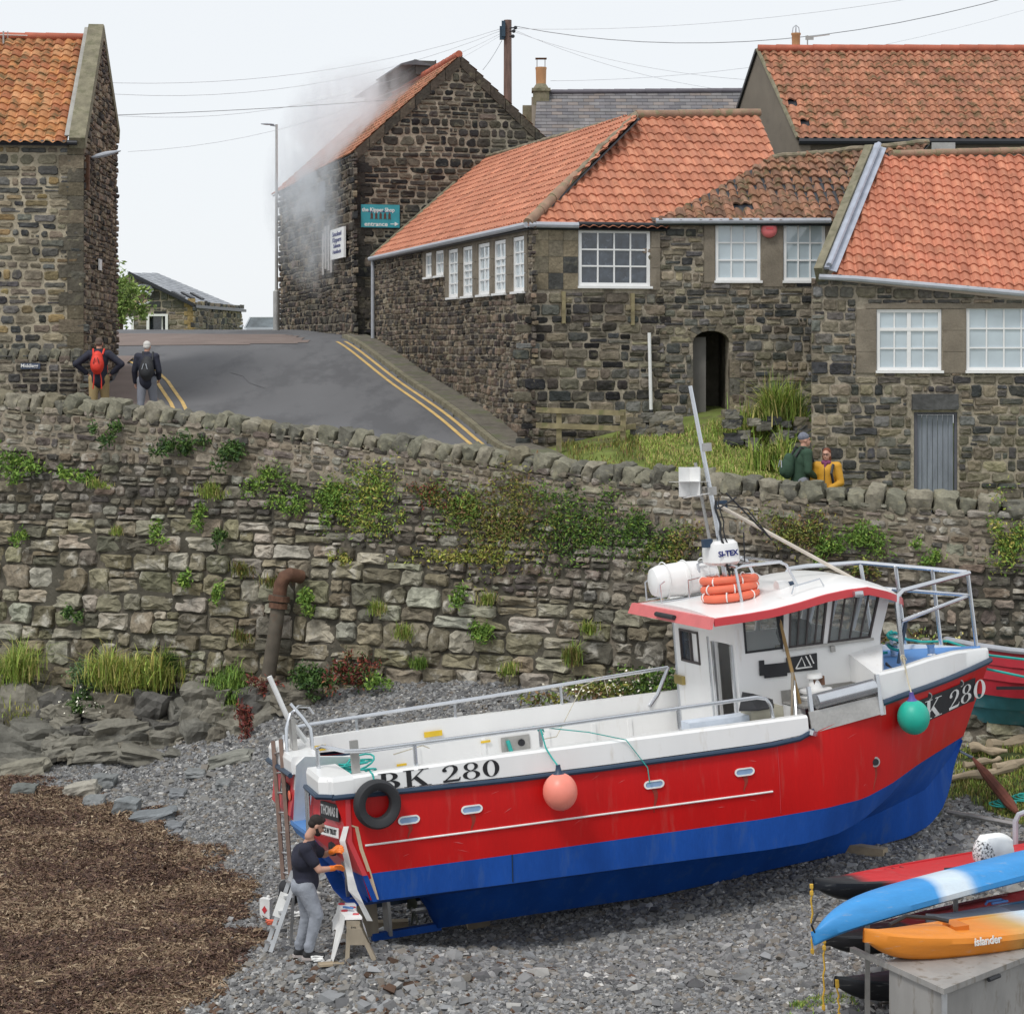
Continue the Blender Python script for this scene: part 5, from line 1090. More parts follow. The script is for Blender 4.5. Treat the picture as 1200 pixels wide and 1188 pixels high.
# distant tree
tr = thing('broadleaf_tree', 'light green leafy tree peeping out beyond the left building', 'tree', tuple(at(140, 390, 84)))
mb = MB(); c = at(140, 392, 84); mb.tube([c, c+V((.1, 0, 1)), c+V((0, 0, 2))], [.14, .1, .05], 8)
for k in range(7): t = k*.9; mb.tube([c+V((.05, 0, .8+.1*k)), c+V((math.cos(t)*.6, math.sin(t)*.4, 1.5+.12*k))], [.05, .02], 5)
mb.build('trunk', m_trunk, tr, smooth=True); rng = np.random.default_rng(5)
leafmesh('crown', clump_pts(np.array(at(141, 345, 84)), 2600, (.95, .8, .95), rng, 0), .075, [(.16, .24, .06), (.22, .30, .09), (.11, .17, .05)], parent=tr)

# ---- shore rocks (bedrock ledge), loose boulders
mb = MB(); rr = random.Random(9)
LED = [(0, 812, 60, 60, 39.7), (38, 835, 70, 70, 39.5), (75, 840, 60, 55, 39.2), (118, 832, 55, 50, 39), (150, 835, 60, 55, 38.8), (185, 830, 60, 48, 38.7), (215, 838, 55, 45, 38.5), (245, 820, 60, 45, 38.4), (272, 835, 60, 40, 38.2), (300, 822, 60, 40, 38.1), (325, 828, 60, 38, 37.9), (345, 812, 70, 28, 37.8),
       (20, 880, 150, 50, 38.2), (-10, 868, 120, 40, 38.6), (60, 862, 110, 36, 38.4), (100, 868, 90, 30, 38.1), (135, 858, 80, 34, 38.1), (170, 865, 75, 30, 38), (205, 862, 60, 34, 38), (235, 858, 55, 40, 37.9), (262, 866, 50, 40, 37.7), (285, 858, 50, 36, 37.7), (225, 882, 60, 16, 37.2), (180, 880, 80, 14, 37.2), (25, 905, 70, 34, 37.4), (5, 925, 70, 40, 37), (120, 880, 60, 22, 37.5), (310, 868, 40, 26, 37.4), (240, 832, 50, 40, 38.3), (200, 850, 60, 30, 38.2)]
PAL_R = [(.19, .18, .15), (.15, .145, .125), (.23, .215, .175), (.115, .11, .10), (.165, .15, .12)]
for i, (px, py, w_, h_, Y) in enumerate(LED):
    k = Y/FPX; c = at(px, py, Y); mb.rock(c-V((0, 0, .1)), (w_*k*1.05, 1.1+.4*rr.random(), h_*k*1.3), 200+i, n=9, pw=.5, rough=.26, M=Matrix.Rotation(rr.uniform(-.15, .2), 3, 'Y') @ Matrix.Rotation(rr.uniform(-.5, .5), 3, 'Z'), col=rr.choice(PAL_R))
for i in range(90):
    px, py = rr.uniform(60, 345), rr.uniform(825, 888); Y = 38.7-(py-825)/60*1.4; c = at(px, py, Y); s_ = rr.uniform(.14, .5); mb.rock(c, (s_*1.4, s_, s_*.6), 500+i, n=4, pw=.5, rough=.2, M=Matrix.Rotation(rr.uniform(-.3, .3), 3, 'Y') @ Matrix.Rotation(rr.uniform(0, 3), 3, 'Z'), col=rr.choice(PAL_R))
tag(mb.build('rock_ledge', m_rocks, smooth=False), kind='structure')
for i, (px, py, w_, h_, col, lab) in enumerate(((95, 925, 44, 16, (.36, .34, .29), 'long pale boulder lying at the edge of the seaweed'), (110, 940, 26, 14, (.22, .23, .23), 'small grey boulder below the long pale one'), (150, 945, 30, 22, (.21, .225, .23), 'squat grey boulder half sunk in shingle'), (122, 915, 30, 16, (.20, .21, .21), 'grey stone beside the long pale boulder'), (180, 955, 56, 10, (.19, .205, .215), 'flat grey slab lying along the shingle'),
    (270, 888, 52, 12, (.24, .24, .21), 'low slab of rock left of the stern ladder'), (208, 930, 20, 9, (.20, .21, .22), 'small flat stone on shingle above the seaweed'), (262, 918, 18, 8, (.21, .22, .22), 'small stone near the far stern'), (30, 900, 60, 20, (.24, .225, .18), 'big block on the left edge above the seaweed'), (30, 925, 30, 14, (.16, .17, .16), 'dark stone below the left block'),
    (230, 905, 24, 8, (.22, .23, .23), 'slaty stone between ledge and boat'), (205, 968, 22, 9, (.2, .21, .22), 'flat stone on the edge of the seaweed'))):
    c = hit(beach_f, px, py+h_*.35); k = c.y/FPX; mb = MB(); mb.rock((0, 0, 0), (w_*k*1.1, .4+w_*k*.3, h_*k*1.25), 300+i, n=6, pw=.4, rough=.16, M=Matrix.Rotation(-.18 if w_ > 40 else .05, 3, 'Y'), col=col)
    mb.V = [(v[0]+c.x, v[1]+c.y, v[2]+c.z+h_*k*.25) for v in mb.V]; tag(mb.build('boulder', m_rocks), lab, 'boulder', 'boulders on the shingle')
# stones beside fence and terrace
mb = MB()
for i in range(46):
    px = rr.uniform(775, 800) if i < 6 else rr.uniform(738, 800) if i < 20 else rr.uniform(850, 945); py = rr.uniform(488, 508) if i < 20 else rr.uniform(492, 528)-(10 if px < 870 else 0); s_ = rr.uniform(.2, .38); mb.rock(at(px, py, 39.3 if i < 20 else 38.9), (s_*1.2, .3, s_*.75), 700+i, n=4, pw=.5, rough=.15, col=rr.choice(PAL_R+PAL_LT))
tag(mb.build('dry_stone_edging', m_rocks), 'low heap of dry laid stones edging the grass bank', 'stones', kind='stuff')
# ---- wooden fence
fe_ = thing('wooden_fence', 'low mossy two-rail timber fence in front of the corner building', 'fence', tuple(at(680, 520, 38.8)))
fz = lambda px, py: at(px, py, 38.8)
for k, (px, y0, y1) in enumerate(((655, 482, 530), (730, 480, 535))):
    mb = MB(); mb.bar(fz(px, y1), fz(px, y0), .1, .1, up=(0, 1, 0)); mb.build('post', m_woodg, fe_)
for k, (y0, y1) in enumerate(((481, 483), (499, 501))):
    mb = MB(); mb.bar(fz(628, y0-1)+V((0, -.08, 0)), fz(731, y1+1)+V((0, -.08, 0)), .04, .10); mb.build('rail', m_woodg, fe_)
mb = MB(); mb.bar(fz(728, 502)+V((0, .1, 0)), fz(778, 497)+V((0, .9, 0)), .04, .1); mb.build('rail', m_woodg, fe_)
# ---- iron pipe down the wall
ip = thing('drain_pipe', 'thick rusty iron pipe with a bent top standing against the harbour wall', 'pipe', tuple(at(340, 800, 38)))
pp = [(363, 675), (358, 672), (352, 675), (348, 684), (347, 696), (344, 740), (339, 792)]; P = [wallpt(x, y, .30 if i > 0 else .05)[0]+V((0, -.12, 0)) for i, (x, y) in enumerate(pp)]
mb = MB(); mb.tube(P[:5], .13, 14); mb.build('elbow', m_rust, ip, smooth=True)
mb = MB(); mb.tube(P[4:], .135, 14); mb.build('pipe', M('brown_iron', (.10, .085, .065), rough=.9, var=.3, dirt=(.13, .07, .04, .6)), ip, smooth=True)
mb = MB(); d_ = (P[5]-P[4]).normalized(); mb.tube([P[4]+d_*.02, P[4]+d_*.12], .2, 14); mb.tube([P[4]+d_*.15, P[4]+d_*.25], .175, 14); mb.build('flange', m_rust, ip)
# ---- shingle and seaweed scattered over the beach
def scatter(n, x0, x1, y0, y1, rng): return np.c_[rng.uniform(x0, x1, n), y0+(y1-y0)*rng.uniform(0, 1, n)**1.25]
rng = np.random.default_rng(77)
q = scatter(360000, -12.5, 10.5, 21.5, 39.5, rng); q = q[(np.abs(q[:, 0]) < q[:, 1]*.262+.2)]
q = q[~((q[:, 1] > 38.6+.0*q[:, 0]) | (q[:, 1] > 36.2-.12*(q[:, 0]-3)) & (q[:, 0] > 2))]
wmq = weed_mask(q[:, 0], q[:, 1]); gmq = grass_mask(q[:, 0], q[:, 1]); pr = rng.uniform(0, 1, len(q)); pc = (nz2(q[:, 0], q[:, 1], 1.3, 21)+.2 > rng.uniform(0, .5, len(q)))
q1 = q[(pr > wmq*1.02) & (gmq < .6)]; n = len(q1)
def bumpz(a_): return np.array([noise.noise(V((x*.9, y*.9, 1)))*.05+noise.noise(V((x*2.6, y*2.6, 4)))*.03 for x, y in a_])
z = beach_f(q1[:, 0], q1[:, 1])+bumpz(q1)-.02
szv = nz2(q1[:, 0], q1[:, 1], .35, 33)*.45+1; s_ = .020*rng.lognormal(0, .38, n)*szv; big = rng.uniform(0, 1, n) < .005; s_[big] *= 2.4
cube = np.array([[i, j, k] for i in (-1, 1) for j in (-1, 1) for k in (-1, 1)], float); cf = np.array([(0, 1, 3, 2), (4, 6, 7, 5), (0, 4, 5, 1), (2, 3, 7, 6), (0, 2, 6, 4), (1, 5, 7, 3)])
lv = cube[None]*np.array([1.25, .88, .5])*(1+rng.normal(0, .22, (n, 8, 3)))*s_[:, None, None]
lv[:, :, :2] *= np.where(cube[None, :, 2:3] > 0, .72, 1)
def rots(rng, n, tilt):
    yaw = rng.uniform(0, 2*np.pi, n); a_ = rng.normal(0, tilt, n); b2 = rng.normal(0, tilt, n); cy, sy, ca, sa, cb, sb = np.cos(yaw), np.sin(yaw), np.cos(a_), np.sin(a_), np.cos(b2), np.sin(b2)
    Z = np.zeros(n); O = np.ones(n); Rz = np.stack([cy, -sy, Z, sy, cy, Z, Z, Z, O], 1).reshape(n, 3, 3); Rx = np.stack([O, Z, Z, Z, ca, -sa, Z, sa, ca], 1).reshape(n, 3, 3); Ry = np.stack([cb, Z, sb, Z, O, Z, -sb, Z, cb], 1).reshape(n, 3, 3); return Rz@Rx@Ry
lv = np.einsum('nij,nkj->nki', rots(rng, n, .35), lv)+np.c_[q1, z+s_*.25][:, None]
PB = np.array([(.165, .165, .165), (.21, .21, .208), (.125, .125, .126), (.27, .268, .26), (.19, .183, .17), (.09, .09, .092), (.165, .15, .13), (.40, .39, .37), (.19, .195, .20), (.15, .13, .11)])
cc = 1.27*PB[rng.choice(len(PB), n, p=[.17, .15, .17, .08, .1, .1, .08, .03, .08, .04])]*rng.uniform(.8, 1.2, (n, 1))
near = np.clip(1-(np.hypot((q1[:, 0]+1.5)/3.2, (q1[:, 1]-24.0)/2.0)), 0, 1); mixb = (rng.uniform(0, 1, n) < near*.10+.03*wmq[(pr > wmq*1.02) & (gmq < .6)]+.10*(wmq[(pr > wmq*1.02) & (gmq < .6)] > .05))
cc[mixb] = np.array([.10, .062, .042])*rng.uniform(.6, 1.5, (mixb.sum(), 1))
tag(npmesh('shingle', lv.reshape(-1, 3), (cf[None]+8*np.arange(n)[:, None, None]).reshape(-1, 4), np.repeat(cc, 8, 0), m_pebble), 'grey slate shingle covering the beach', 'shingle', kind='stuff')
q2 = np.concatenate([q[(wmq > .03)], q[(wmq > .03)]+rng.normal(0, .05, (int((wmq > .03).sum()), 2))]); w2_ = weed_mask(q2[:, 0], q2[:, 1]); q2 = q2[w2_ > rng.uniform(0, .9, len(q2))]; n = len(q2)
z = beach_f(q2[:, 0], q2[:, 1])+bumpz(q2)+weed_mask(q2[:, 0], q2[:, 1])*np.array([max(0, noise.noise(V((a_*.5, b2*1.4, 11))))*.14 for a_, b2 in q2])
L_ = .040*rng.lognormal(0, .4, n); W_ = .0065*rng.lognormal(0, .55, n); t = np.linspace(-1, 1, 4)
ribs = np.zeros((n, 4, 2, 3)); cu = rng.normal(0, .65, (n, 4)); ck = rng.uniform(0, .025, (n, 4))
ribs[..., 0] = (t[None]*L_[:, None])[:, :, None]; ribs[:, :, 0, 1] = cu*L_[:, None]-W_[:, None]; ribs[:, :, 1, 1] = cu*L_[:, None]+W_[:, None]; ribs[..., 2] = ck[:, :, None]+rng.normal(0, .008, (n, 4, 2))
Rm = rots(rng, n, .3); ribs = np.einsum('nij,nabj->nabi', Rm, ribs)+np.c_[q2, z+.01][:, None, None]
WC = np.array([(.22, .155, .10), (.28, .21, .14), (.13, .08, .055), (.085, .05, .038), (.115, .07, .055), (.065, .045, .038), (.40, .32, .22)])
bandn = nz2(q2[:, 0]*.7, q2[:, 1]*1.6, .55, 40)+nz2(q2[:, 0], q2[:, 1]*1.5, 1.6, 41)*.5; isd = (bandn+rng.normal(0, .2, n)) > .0
ix = np.where(isd, rng.choice([2, 3, 4, 5, 1, 0], n, p=[.28, .24, .2, .16, .04, .08]), rng.choice([0, 1, 2, 6, 3], n, p=[.36, .22, .26, .05, .11])); cc = WC[ix]*rng.uniform(.85, 1.55, (n, 1))
i = np.arange(n)[:, None]*8; f_ = np.concatenate([np.stack([i+2*k, i+2*k+1, i+2*k+3, i+2*k+2], 2) for k in range(3)], 1).reshape(-1, 4)
tag(npmesh('seaweed', ribs.reshape(-1, 3), f_, np.repeat(cc, 8, 0), m_weed), 'matted brown seaweed strewn over the beach', 'seaweed', kind='stuff')
ground_grass('shore_grass', [p for p in GR], 9000, .10, G_GR+G_OL, 'patchy grass under the bow and behind the kayaks', beach_f, 81)
gp_ = [hit(beach_f, *p) for p in ((915, 1182), (945, 1170), (990, 1165), (1010, 1180), (1000, 1200), (930, 1200))]
ground_grass('shore_grass', gp_, 1400, .09, G_MD+G_GR, 'small patch of grass on shingle below the kayaks', beach_f, 82)
# ================================================================== THE BOAT
BT, BP, BR_, BO = [math.radians(a) for a in (18, 4, 3)]+[V((-2.59, 26.26, 0))]
BM = Matrix.Translation(BO) @ Matrix.Rotation(BT, 4, 'Z') @ Matrix.Rotation(-BP, 4, 'Y') @ Matrix.Rotation(-BR_, 4, 'X')
B = lambda *p: BM @ V(p if len(p) == 3 else p[0])
boat = thing('fishing_boat', 'red, white and blue fishing boat with small wheelhouse, propped on the beach', 'boat', BO, M=BM)
L = dict(parent=boat, local=True)
def tab(T): xs = [t[0] for t in T]; return lambda x, k=1: float(np.interp(x, xs, [t[k] for t in T]))
f_bt = tab([(0, 1.70), (1.5, 1.75), (5.5, 1.77), (6.5, 1.75), (7, 1.71), (7.5, 1.61), (8, 1.40), (8.5, 1.13), (9, .82), (9.6, .42), (10, .13), (10.15, .03)])
f_zr = tab([(0, 1.93), (2.3, 1.85), (3.5, 1.83), (5.8, 1.82), (6.4, 1.86), (7, 2.0), (7.5, 2.10), (8, 2.14), (9, 2.17), (10.15, 2.22)])
f_rb = tab([(.3, .93, 1.645), (2.3, .90, 1.68), (5.7, .86, 1.69), (6.6, .87, 1.67), (7.18, .90, 1.60), (7.7, 1.0, 1.42), (8.34, 1.1, .98), (9.02, 1.16, .48), (9.62, 1.2, .02)])
f_ch = tab([(.4, .58, 1.58), (2.3, .53, 1.61), (4, .49, 1.61), (5.75, .44, 1.61), (6.3, .44, 1.59), (6.8, .48, 1.52), (7.2, .57, 1.42), (7.7, .76, 1.22), (8.2, .99, .97), (8.6, 1.08, .74), (9.1, 1.14, .38), (9.6, 1.18, .015)])
f_mid = tab([(.45, .30, .55), (1.7, .26, .5), (5.75, .16, .42), (7.2, .18, .32), (8.2, .38, .2), (8.9, .55, .1), (9.35, .9, .03), (9.59, 1.16, .01)])
f_kl = tab([(.45, .28), (1.45, .25), (1.49, -.27), (4.65, -.32), (5.8, -.27), (6.4, -.22), (7.4, -.17), (8.0, -.14), (8.6, -.08), (8.94, .03), (9.16, .22), (9.31, .48), (9.43, .85), (9.59, 1.15)])
xsr = lambda z: .45-.28*(z-.6)            # the raked stern
def ss(n): return [1-(1-i/(n-1))**1.5 for i in range(n)]
SS = ss(56)
def line(x0, x1, fz_, fy): return [(x0+(x1-x0)*s_, fy(x0+(x1-x0)*s_), fz_(x0+(x1-x0)*s_)) for s_ in SS]
l_sh = line(xsr(1.93), 10.14, f_zr, f_bt)
l_rb = line(xsr(.93), 9.62, f_rb, lambda x: f_rb(x, 2)); l_ch = line(xsr(.58), 9.6, f_ch, lambda x: f_ch(x, 2))
l_mid = line(.45, 9.59, f_mid, lambda x: f_mid(x, 2))
l_kl = line(.45, 9.59, f_kl, lambda x: .05)
l_kl2 = [(a[0], .045, a[2]) for a in l_kl]
def sheet(mb, l1, l2, n=1, bulge=0):
    m = len(l1)
    for sgn in (-1, 1):
        vs = []
        for i in range(m):
            for k in range(n+1):
                t = k/n; p, q = V(l1[i]), V(l2[i]); r = p.lerp(q, t); r.y += bulge*math.sin(math.pi*t)*min(1, r.y*2); vs.append((r.x, r.y*sgn, r.z))
        fs = [(i*(n+1)+k, (i+1)*(n+1)+k, (i+1)*(n+1)+k+1, i*(n+1)+k+1) for i in range(m-1) for k in range(n)]
        mb.add(vs, [f if sgn < 0 else f[::-1] for f in fs])
mb = MB(); sheet(mb, l_sh, l_rb, 4, .02)
mb.build('topsides', m_red, smooth=True, **L)
mb = MB(); sheet(mb, l_rb, l_ch, 1); sheet(mb, l_ch, l_mid, 3); sheet(mb, l_mid, l_kl, 2); mb.add([(x, s_*.045, z) for x, y, z in l_kl for s_ in (-1, 1)], [(2*i, 2*i+1, 2*i+3, 2*i+2) for i in range(len(l_kl)-1)])
mb.build('bottom', m_blue, smooth=True, **L)
mb = MB(); mb.box((1.26, 0, -.26), (.92, .10, .09)); mb.build('keel_shoe', m_blue, **L)
def skin(x, z, off=.0):
    "point on the red side at x, z"
    a, b_, zz, zb = f_bt(x), f_rb(min(x, 9.6), 2), f_zr(x), f_rb(min(x, 9.6)); t = (z-zb)/(zz-zb); y = b_+(a-b_)*t+.02*math.sin(math.pi*min(1, max(0, t)))
    return V((x, -(y+off), z))
# rubbing strake and stripe
for sgn in (-1, 1):
    P = [(x, sgn*(f_bt(x)+.02), f_zr(x)-.02) for x in np.arange(.05, 6.43, .2)]; P += [(6.46, sgn*(f_bt(6.4)+.03), f_zr(6.4)+.05)]
    mb = MB(); mb.tube(P, .034, 8); mb.build('rubbing_strake', m_rub, smooth=True, **L)
    P = [(x, sgn*(f_bt(x)+.02), f_zr(x)) for x in np.arange(7.53, 10.12, .12)]+[(10.17, 0, f_zr(10.15))]
    mb = MB(); mb.tube(P, .042, 8); mb.build('rubbing_strake', m_rub, smooth=True, **L)
    mb = MB(); mb.tube([(x, sgn*(abs(skin(x, 1.29-.015*x).y)+.012), 1.29-.015*x) for x in np.arange(.42, 5.95, .2)], .013, 6); mb.build('white_stripe', m_letterw, smooth=True, **L)
mb = MB(); mb.tube([(6.45, -1.80, 1.92), (6.43, -1.79, 1.86)], .06, 8); mb.build('strake_end_cap', m_steel, **L)
# bulwarks: low one aft, high one round the bow
def bulwark(x0, x1, top, inner, th=.16, nx=24, name='bulwark', zb=None):
    for sgn in (-1, 1):
        secs = []
        for i in range(nx):
            x = x0+(x1-x0)*i/(nx-1); b_ = f_bt(x); ti = min(th, b_*.8); z1 = top(x); z0 = f_zr(x)+.02
            secs.append([(x, sgn*b_, z0), (x, sgn*(b_+.0), z1-.03), (x, sgn*(b_-.03), z1), (x, sgn*(b_-ti), z1), (x, sgn*(b_-ti), max(z1-.28, z0) if inner is None else inner), (x, sgn*(b_-.06), z0-.02)])
            if sgn > 0: secs[-1] = secs[-1][::-1]
        mb = MB(); mb.loft(secs); mb.build(name, m_white, smooth=True, **L)
f_top = tab([(0, 2.13), (2, 2.15), (6.4, 2.11)])
bulwark(.03, 6.40, f_top, None)
f_bow = tab([(7.5, 2.50), (8, 2.50), (8.6, 2.52), (9.3, 2.50), (10.14, 2.40)])
bulwark(7.52, 10.13, f_bow, None, th=.14, nx=30, name='bow_bulwark')
# raised caps at the stern and transom
def panx(y, z):
    "fore-and-aft position of the chamfered, knuckled stern panel"
    t = min(1, max(0, ((abs(y)-(.78 if y < 0 else .52))/(.94 if y < 0 else 1.2))))
    if y > 0: t *= .12
    if z >= 1.36: k = (1.93-z)/.57; return (.02-.10*k)*(1-t)+(.22-.02*k)*t
    k = (1.36-z)/.43; return (-.08+.30*k)*(1-t)+(.20+.155*k)*t
for y0, y1 in ((-1.72, -.78), (.14, 1.72)):
    mb = MB(); a0, a1 = (y0, y1); out = -1 if y0 < 0 else 1; ch = .16
    yo = y0 if out < 0 else y1; yi = y1 if out < 0 else y0
    pl = [(-.05, yi), (-.07, yo-out*ch), (.08, yo), (.34, yo-out*.005), (.34, yi)]
    if out > 0: pl = pl[::-1]
    mb.loft([[(x, y, 1.93) for x, y in pl], [(x, y, 2.09) for x, y in pl], [(x*.92+.02, y*.985, 2.15) for x, y in pl]]); mb.build('stern_cap', m_white, **L)
    mb = MB(); mb.tube([(-.07, yi, 1.92), (-.09, yo-out*ch, 1.92), (.07, yo+out*.02, 1.92)], .035, 6); mb.build('stern_strake', m_rub, smooth=True, **L)
    for q in (0,):
        mb = MB(); w_ = .35
        # upper quarter panel leans aft to a knuckle, then tucks under
        yy = (y0, y1); kn = 1.36
        PX = lambda y, z: panx(y, z); yk = yy if out < 0 else (.34, y1); yb = yy if out < 0 else (.50, y1)
        up_ = [(PX(yy[0], 1.93), yy[0], 1.93), (PX(yy[1], 1.93), yy[1], 1.93), (PX(yk[1], kn), yk[1], kn), (PX(yk[0], kn), yk[0], kn)]; lo = [up_[3], up_[2], (PX(yb[1], .93), yb[1], .93), (PX(yb[0], .93), yb[0], .93)]
        mb.prism(up_, (.06, 0, 0)); mb.prism(lo, (.06, 0, 0)); mb.build('transom_panel', m_redpink if 0 else m_redtrim, **L)
        mb = MB(); mb.prism([(xsr(.93), yy[0]*.995, .93), (xsr(.93), yy[1]*.995, .93), (xsr(.58)+.02, yy[1]*.95, .58), (xsr(.58)+.02, yy[0]*.95, .58)], (.06, 0, 0)); mb.build('transom_foot', m_blue, **L)
mb = MB(); mb.prism([(.30, -.78, 1.3), (.30, .52, 1.3), (.62, .52, .35), (.62, -.78, .35)], (.05, 0, 0)); mb.build('transom_centre', m_blue, **L)
mb = MB(); mb.prism([(-.04, .36, 1.28), (.85, .36, 1.28), (.85, .08, 2.05), (.12, .06, 2.15), (.0, .08, 2.05)], (0, .07, 0)); mb.build('slot_side', m_whitemetal, **L)
mb = MB(); mb.prism([(.3, -.78, 1.28), (.85, -.78, 1.28), (.85, -.78, 1.95), (.15, -.78, 1.95)], (0, .05, 0)); mb.build('slot_side', m_whitemetal, **L)
mb = MB(); mb.prism([(-.02, -.73, 1.24), (.9, -.73, 1.24), (.9, .45, 1.24), (-.06, .45, 1.24)], (0, 0, .05)); mb.prism([(-.06, .45, 1.24), (-.02, -.73, 1.24), (.02, -.73, 1.12), (0, .45, 1.12)], (.03, 0, 0)); mb.build('slot_floor', m_bluedeck, **L)
for y in (-.98, -.86, -.92):
    mb = MB(); x_ = -.06; mb.tube([(x_, y+.1, 1.88), (x_-.02, y+.1, 1.35)], .022 if y != -.92 else .012, 6); mb.build('boarding_handle', m_steel, **L)
mb = MB(); mb.box((.02, -.92, 1.86), (.05, .26, .10)); mb.build('handle_plate', m_rub, **L)
# name boards
def sternM(y, z, dx=0): return facing((xsr(z)*0-.02-.02+dx, y, z), (0, -1, 0), (-1, 0, .0))
def onpanel(z): t = (1.93-z)/(1.93-1.25); return (xsr(1.93)+.0)*(1-t)+(xsr(1.25)-.02)*t
tilt = math.atan2(xsr(1.93)-(xsr(1.25)-.02), .68)
def plaque(y, z, w_, h_, txt, size, back, ink, name, sx=1):
    e_ = .02; P0 = V((panx(y, z), y, z)); Uv = (V((panx(y-e_, z), y-e_, z))-P0).normalized(); Wv_ = (V((panx(y, z+e_), y, z+e_))-P0).normalized(); Nn = Uv.cross(Wv_).normalized()
    if Nn.x > 0: Nn = -Nn
    Wv_ = Nn.cross(Uv); M3 = Matrix((Nn, -Uv, Wv_)).transposed(); c = P0+Nn*.012; mb = MB(); mb.box(c, (.012, w_, h_), M=M3); pl = mb.build(name, back, **L)
    m = facing(c+Nn*.009, Uv, Nn); text(txt, size, ink, pl, m, ext=.001, sx=sx, bold=.004)
plaque(-1.32, 1.68, .50, .20, 'THOMAS II', .155, m_blackp, m_letterw, 'name_board', .62)
plaque(-1.27, 1.44, .56, .12, 'SERVICE IN TRUST', .085, m_letterw, m_blackp, 'motto_board', .68)
plaque(.80, 1.64, .62, .19, 'CRASTER', .15, m_blackp, m_letterw, 'port_board', .70)
mb = MB(); mb.lathe((panx(.40, 1.62)-.03, .40, 1.62), [(.06, 0), (.07, .01), (.03, .02)], 10, 'X'); mb.build('orange_badge', m_orange, **L)
# masking tape and new paper edge by the man
mb = MB(); tp = [(.24, 1.56), (.33, 1.52), (.37, 1.25), (.46, .93), (.53, .60)]
for (a, z0_), (b_, z1_) in zip(tp, tp[1:]):
    p, q = skin(a, z0_, .006), skin(b_, z1_, .006); w_ = .022; mb.add([p+V((-w_, 0, 0)), p+V((w_, 0, 0)), q+V((w_, 0, 0)), q+V((-w_, 0, 0))], [(0, 1, 2, 3)])
mb.build('masking_tape', M('masking_tape', (.62, .48, .32), rough=.8), **L)
mb = MB(); tp = [(.20, 1.55, .02), (.14, 1.38, .02), (.18, 1.15, .02), (.20, .95, .025), (.22, .78, .035), (.31, .60, .018), (.40, .38, .02)]; vs = []
for a, z, w_ in tp: vs += [(a-w_*1.5, -1.69-.02*math.sin(z*9), z), (a+w_*1.5, -1.74, z)]
mb.add(vs, [(2*i, 2*i+1, 2*i+3, 2*i+2) for i in range(len(tp)-1)]); mb.build('masking_paper', m_letterw, **L)
mb = MB(); mb.tube([(xsr(1.4)-.1, -1.3, 1.22), (xsr(1.4)-.16, -1.3, 1.22)], .085, 12); mb.lathe((xsr(1.4)-.12, -1.3, 1.22), [(.03, -.04), (.09, -.02), (.09, .02)], 14, 'X'); mb.build('exhaust', m_blackp, **L)
mb = MB(); mb.tube([(xsr(1.2)-.08, -1.22, 1.18), (xsr(.9)-.08, -1.22, .7)], .02, 6); mb.tube([(xsr(1.2)-.08, -1.35, 1.18), (xsr(.9)-.08, -1.35, .7)], .02, 6); mb.build('pipework', m_steelm, **L)
# seams in the moulding
for x, z0_, z1_, m_ in ((2.27, .55, .90, m_rub), (5.93, .90, 1.80, m_redtrim)):
    mb = MB(); P = [(x, (skin(x, z, .0015).y if z > .9 else -(f_rb(x, 2)+(f_ch(x, 2)-f_rb(x, 2))*(f_rb(x)-z)/(f_rb(x)-f_ch(x)))-.0015), z) for z in np.linspace(z0_, z1_, 8)]; mb.tube(P, .008 if z0_ < .7 else .005, 5); mb.build('hull_seam', m_, smooth=True, **L)
rs = random.Random(31)
for k in range(16):
    x, z = rs.uniform(.8, 7.2), rs.uniform(1.0, 1.75); l_ = rs.uniform(.08, .35); sl__ = rs.uniform(-.25, .25); w_ = rs.uniform(.003, .006)
    a_, b_ = skin(x, z, .002), skin(x+l_*.5, z+sl__*l_, .002); mb = MB(); mb.add([a_+V((0, 0, -w_)), b_, a_.lerp(b_, .5)+V((0, -.001, w_))], [(0, 1, 2)]); mb.build('scratch', m_redpink, **L)
for x, z, l_ in ((1.78, 1.48, .22), (2.98, 1.52, .18), (4.19, 1.46, .3), (5.44, 1.45, .2), (.98, 1.46, .16), (7.38, 1.28, .3)):
    mb = MB(); vs = []
    for j in range(6): zz = z-l_*j/5; w_ = .03*(1-j/5)+.004; p = skin(x+.02*math.sin(j), zz, .0025); vs += [p+V((-w_, 0, 0)), p+V((w_, 0, 0))]
    mb.add(vs, [(2*j, 2*j+1, 2*j+3, 2*j+2) for j in range(5)]); mb.build('rust_streak', M('rust_streak', (.30, .035, .02), rough=.7) if 'rust_streak' not in bpy.data.materials else bpy.data.materials['rust_streak'], **L)
# fresh red paint carried down the corner below the waterline
mb = MB(); vs = []
for j in range(7):
    z = .96-.36*j/6; t_ = (f_rb(.45)-z)/(f_rb(.45)-f_ch(.45)); y = -(f_rb(.45, 2)+(f_ch(.45, 2)-f_rb(.45, 2))*max(0, t_))-.014; xr = .46+.07*(.93-z)/.33; vs += [(xsr(z)+.0, y, z), (xr, y, z)]
mb.add(vs, [(2*j, 2*j+1, 2*j+3, 2*j+2) for j in range(6)]); mb.build('fresh_paint', m_red, **L)
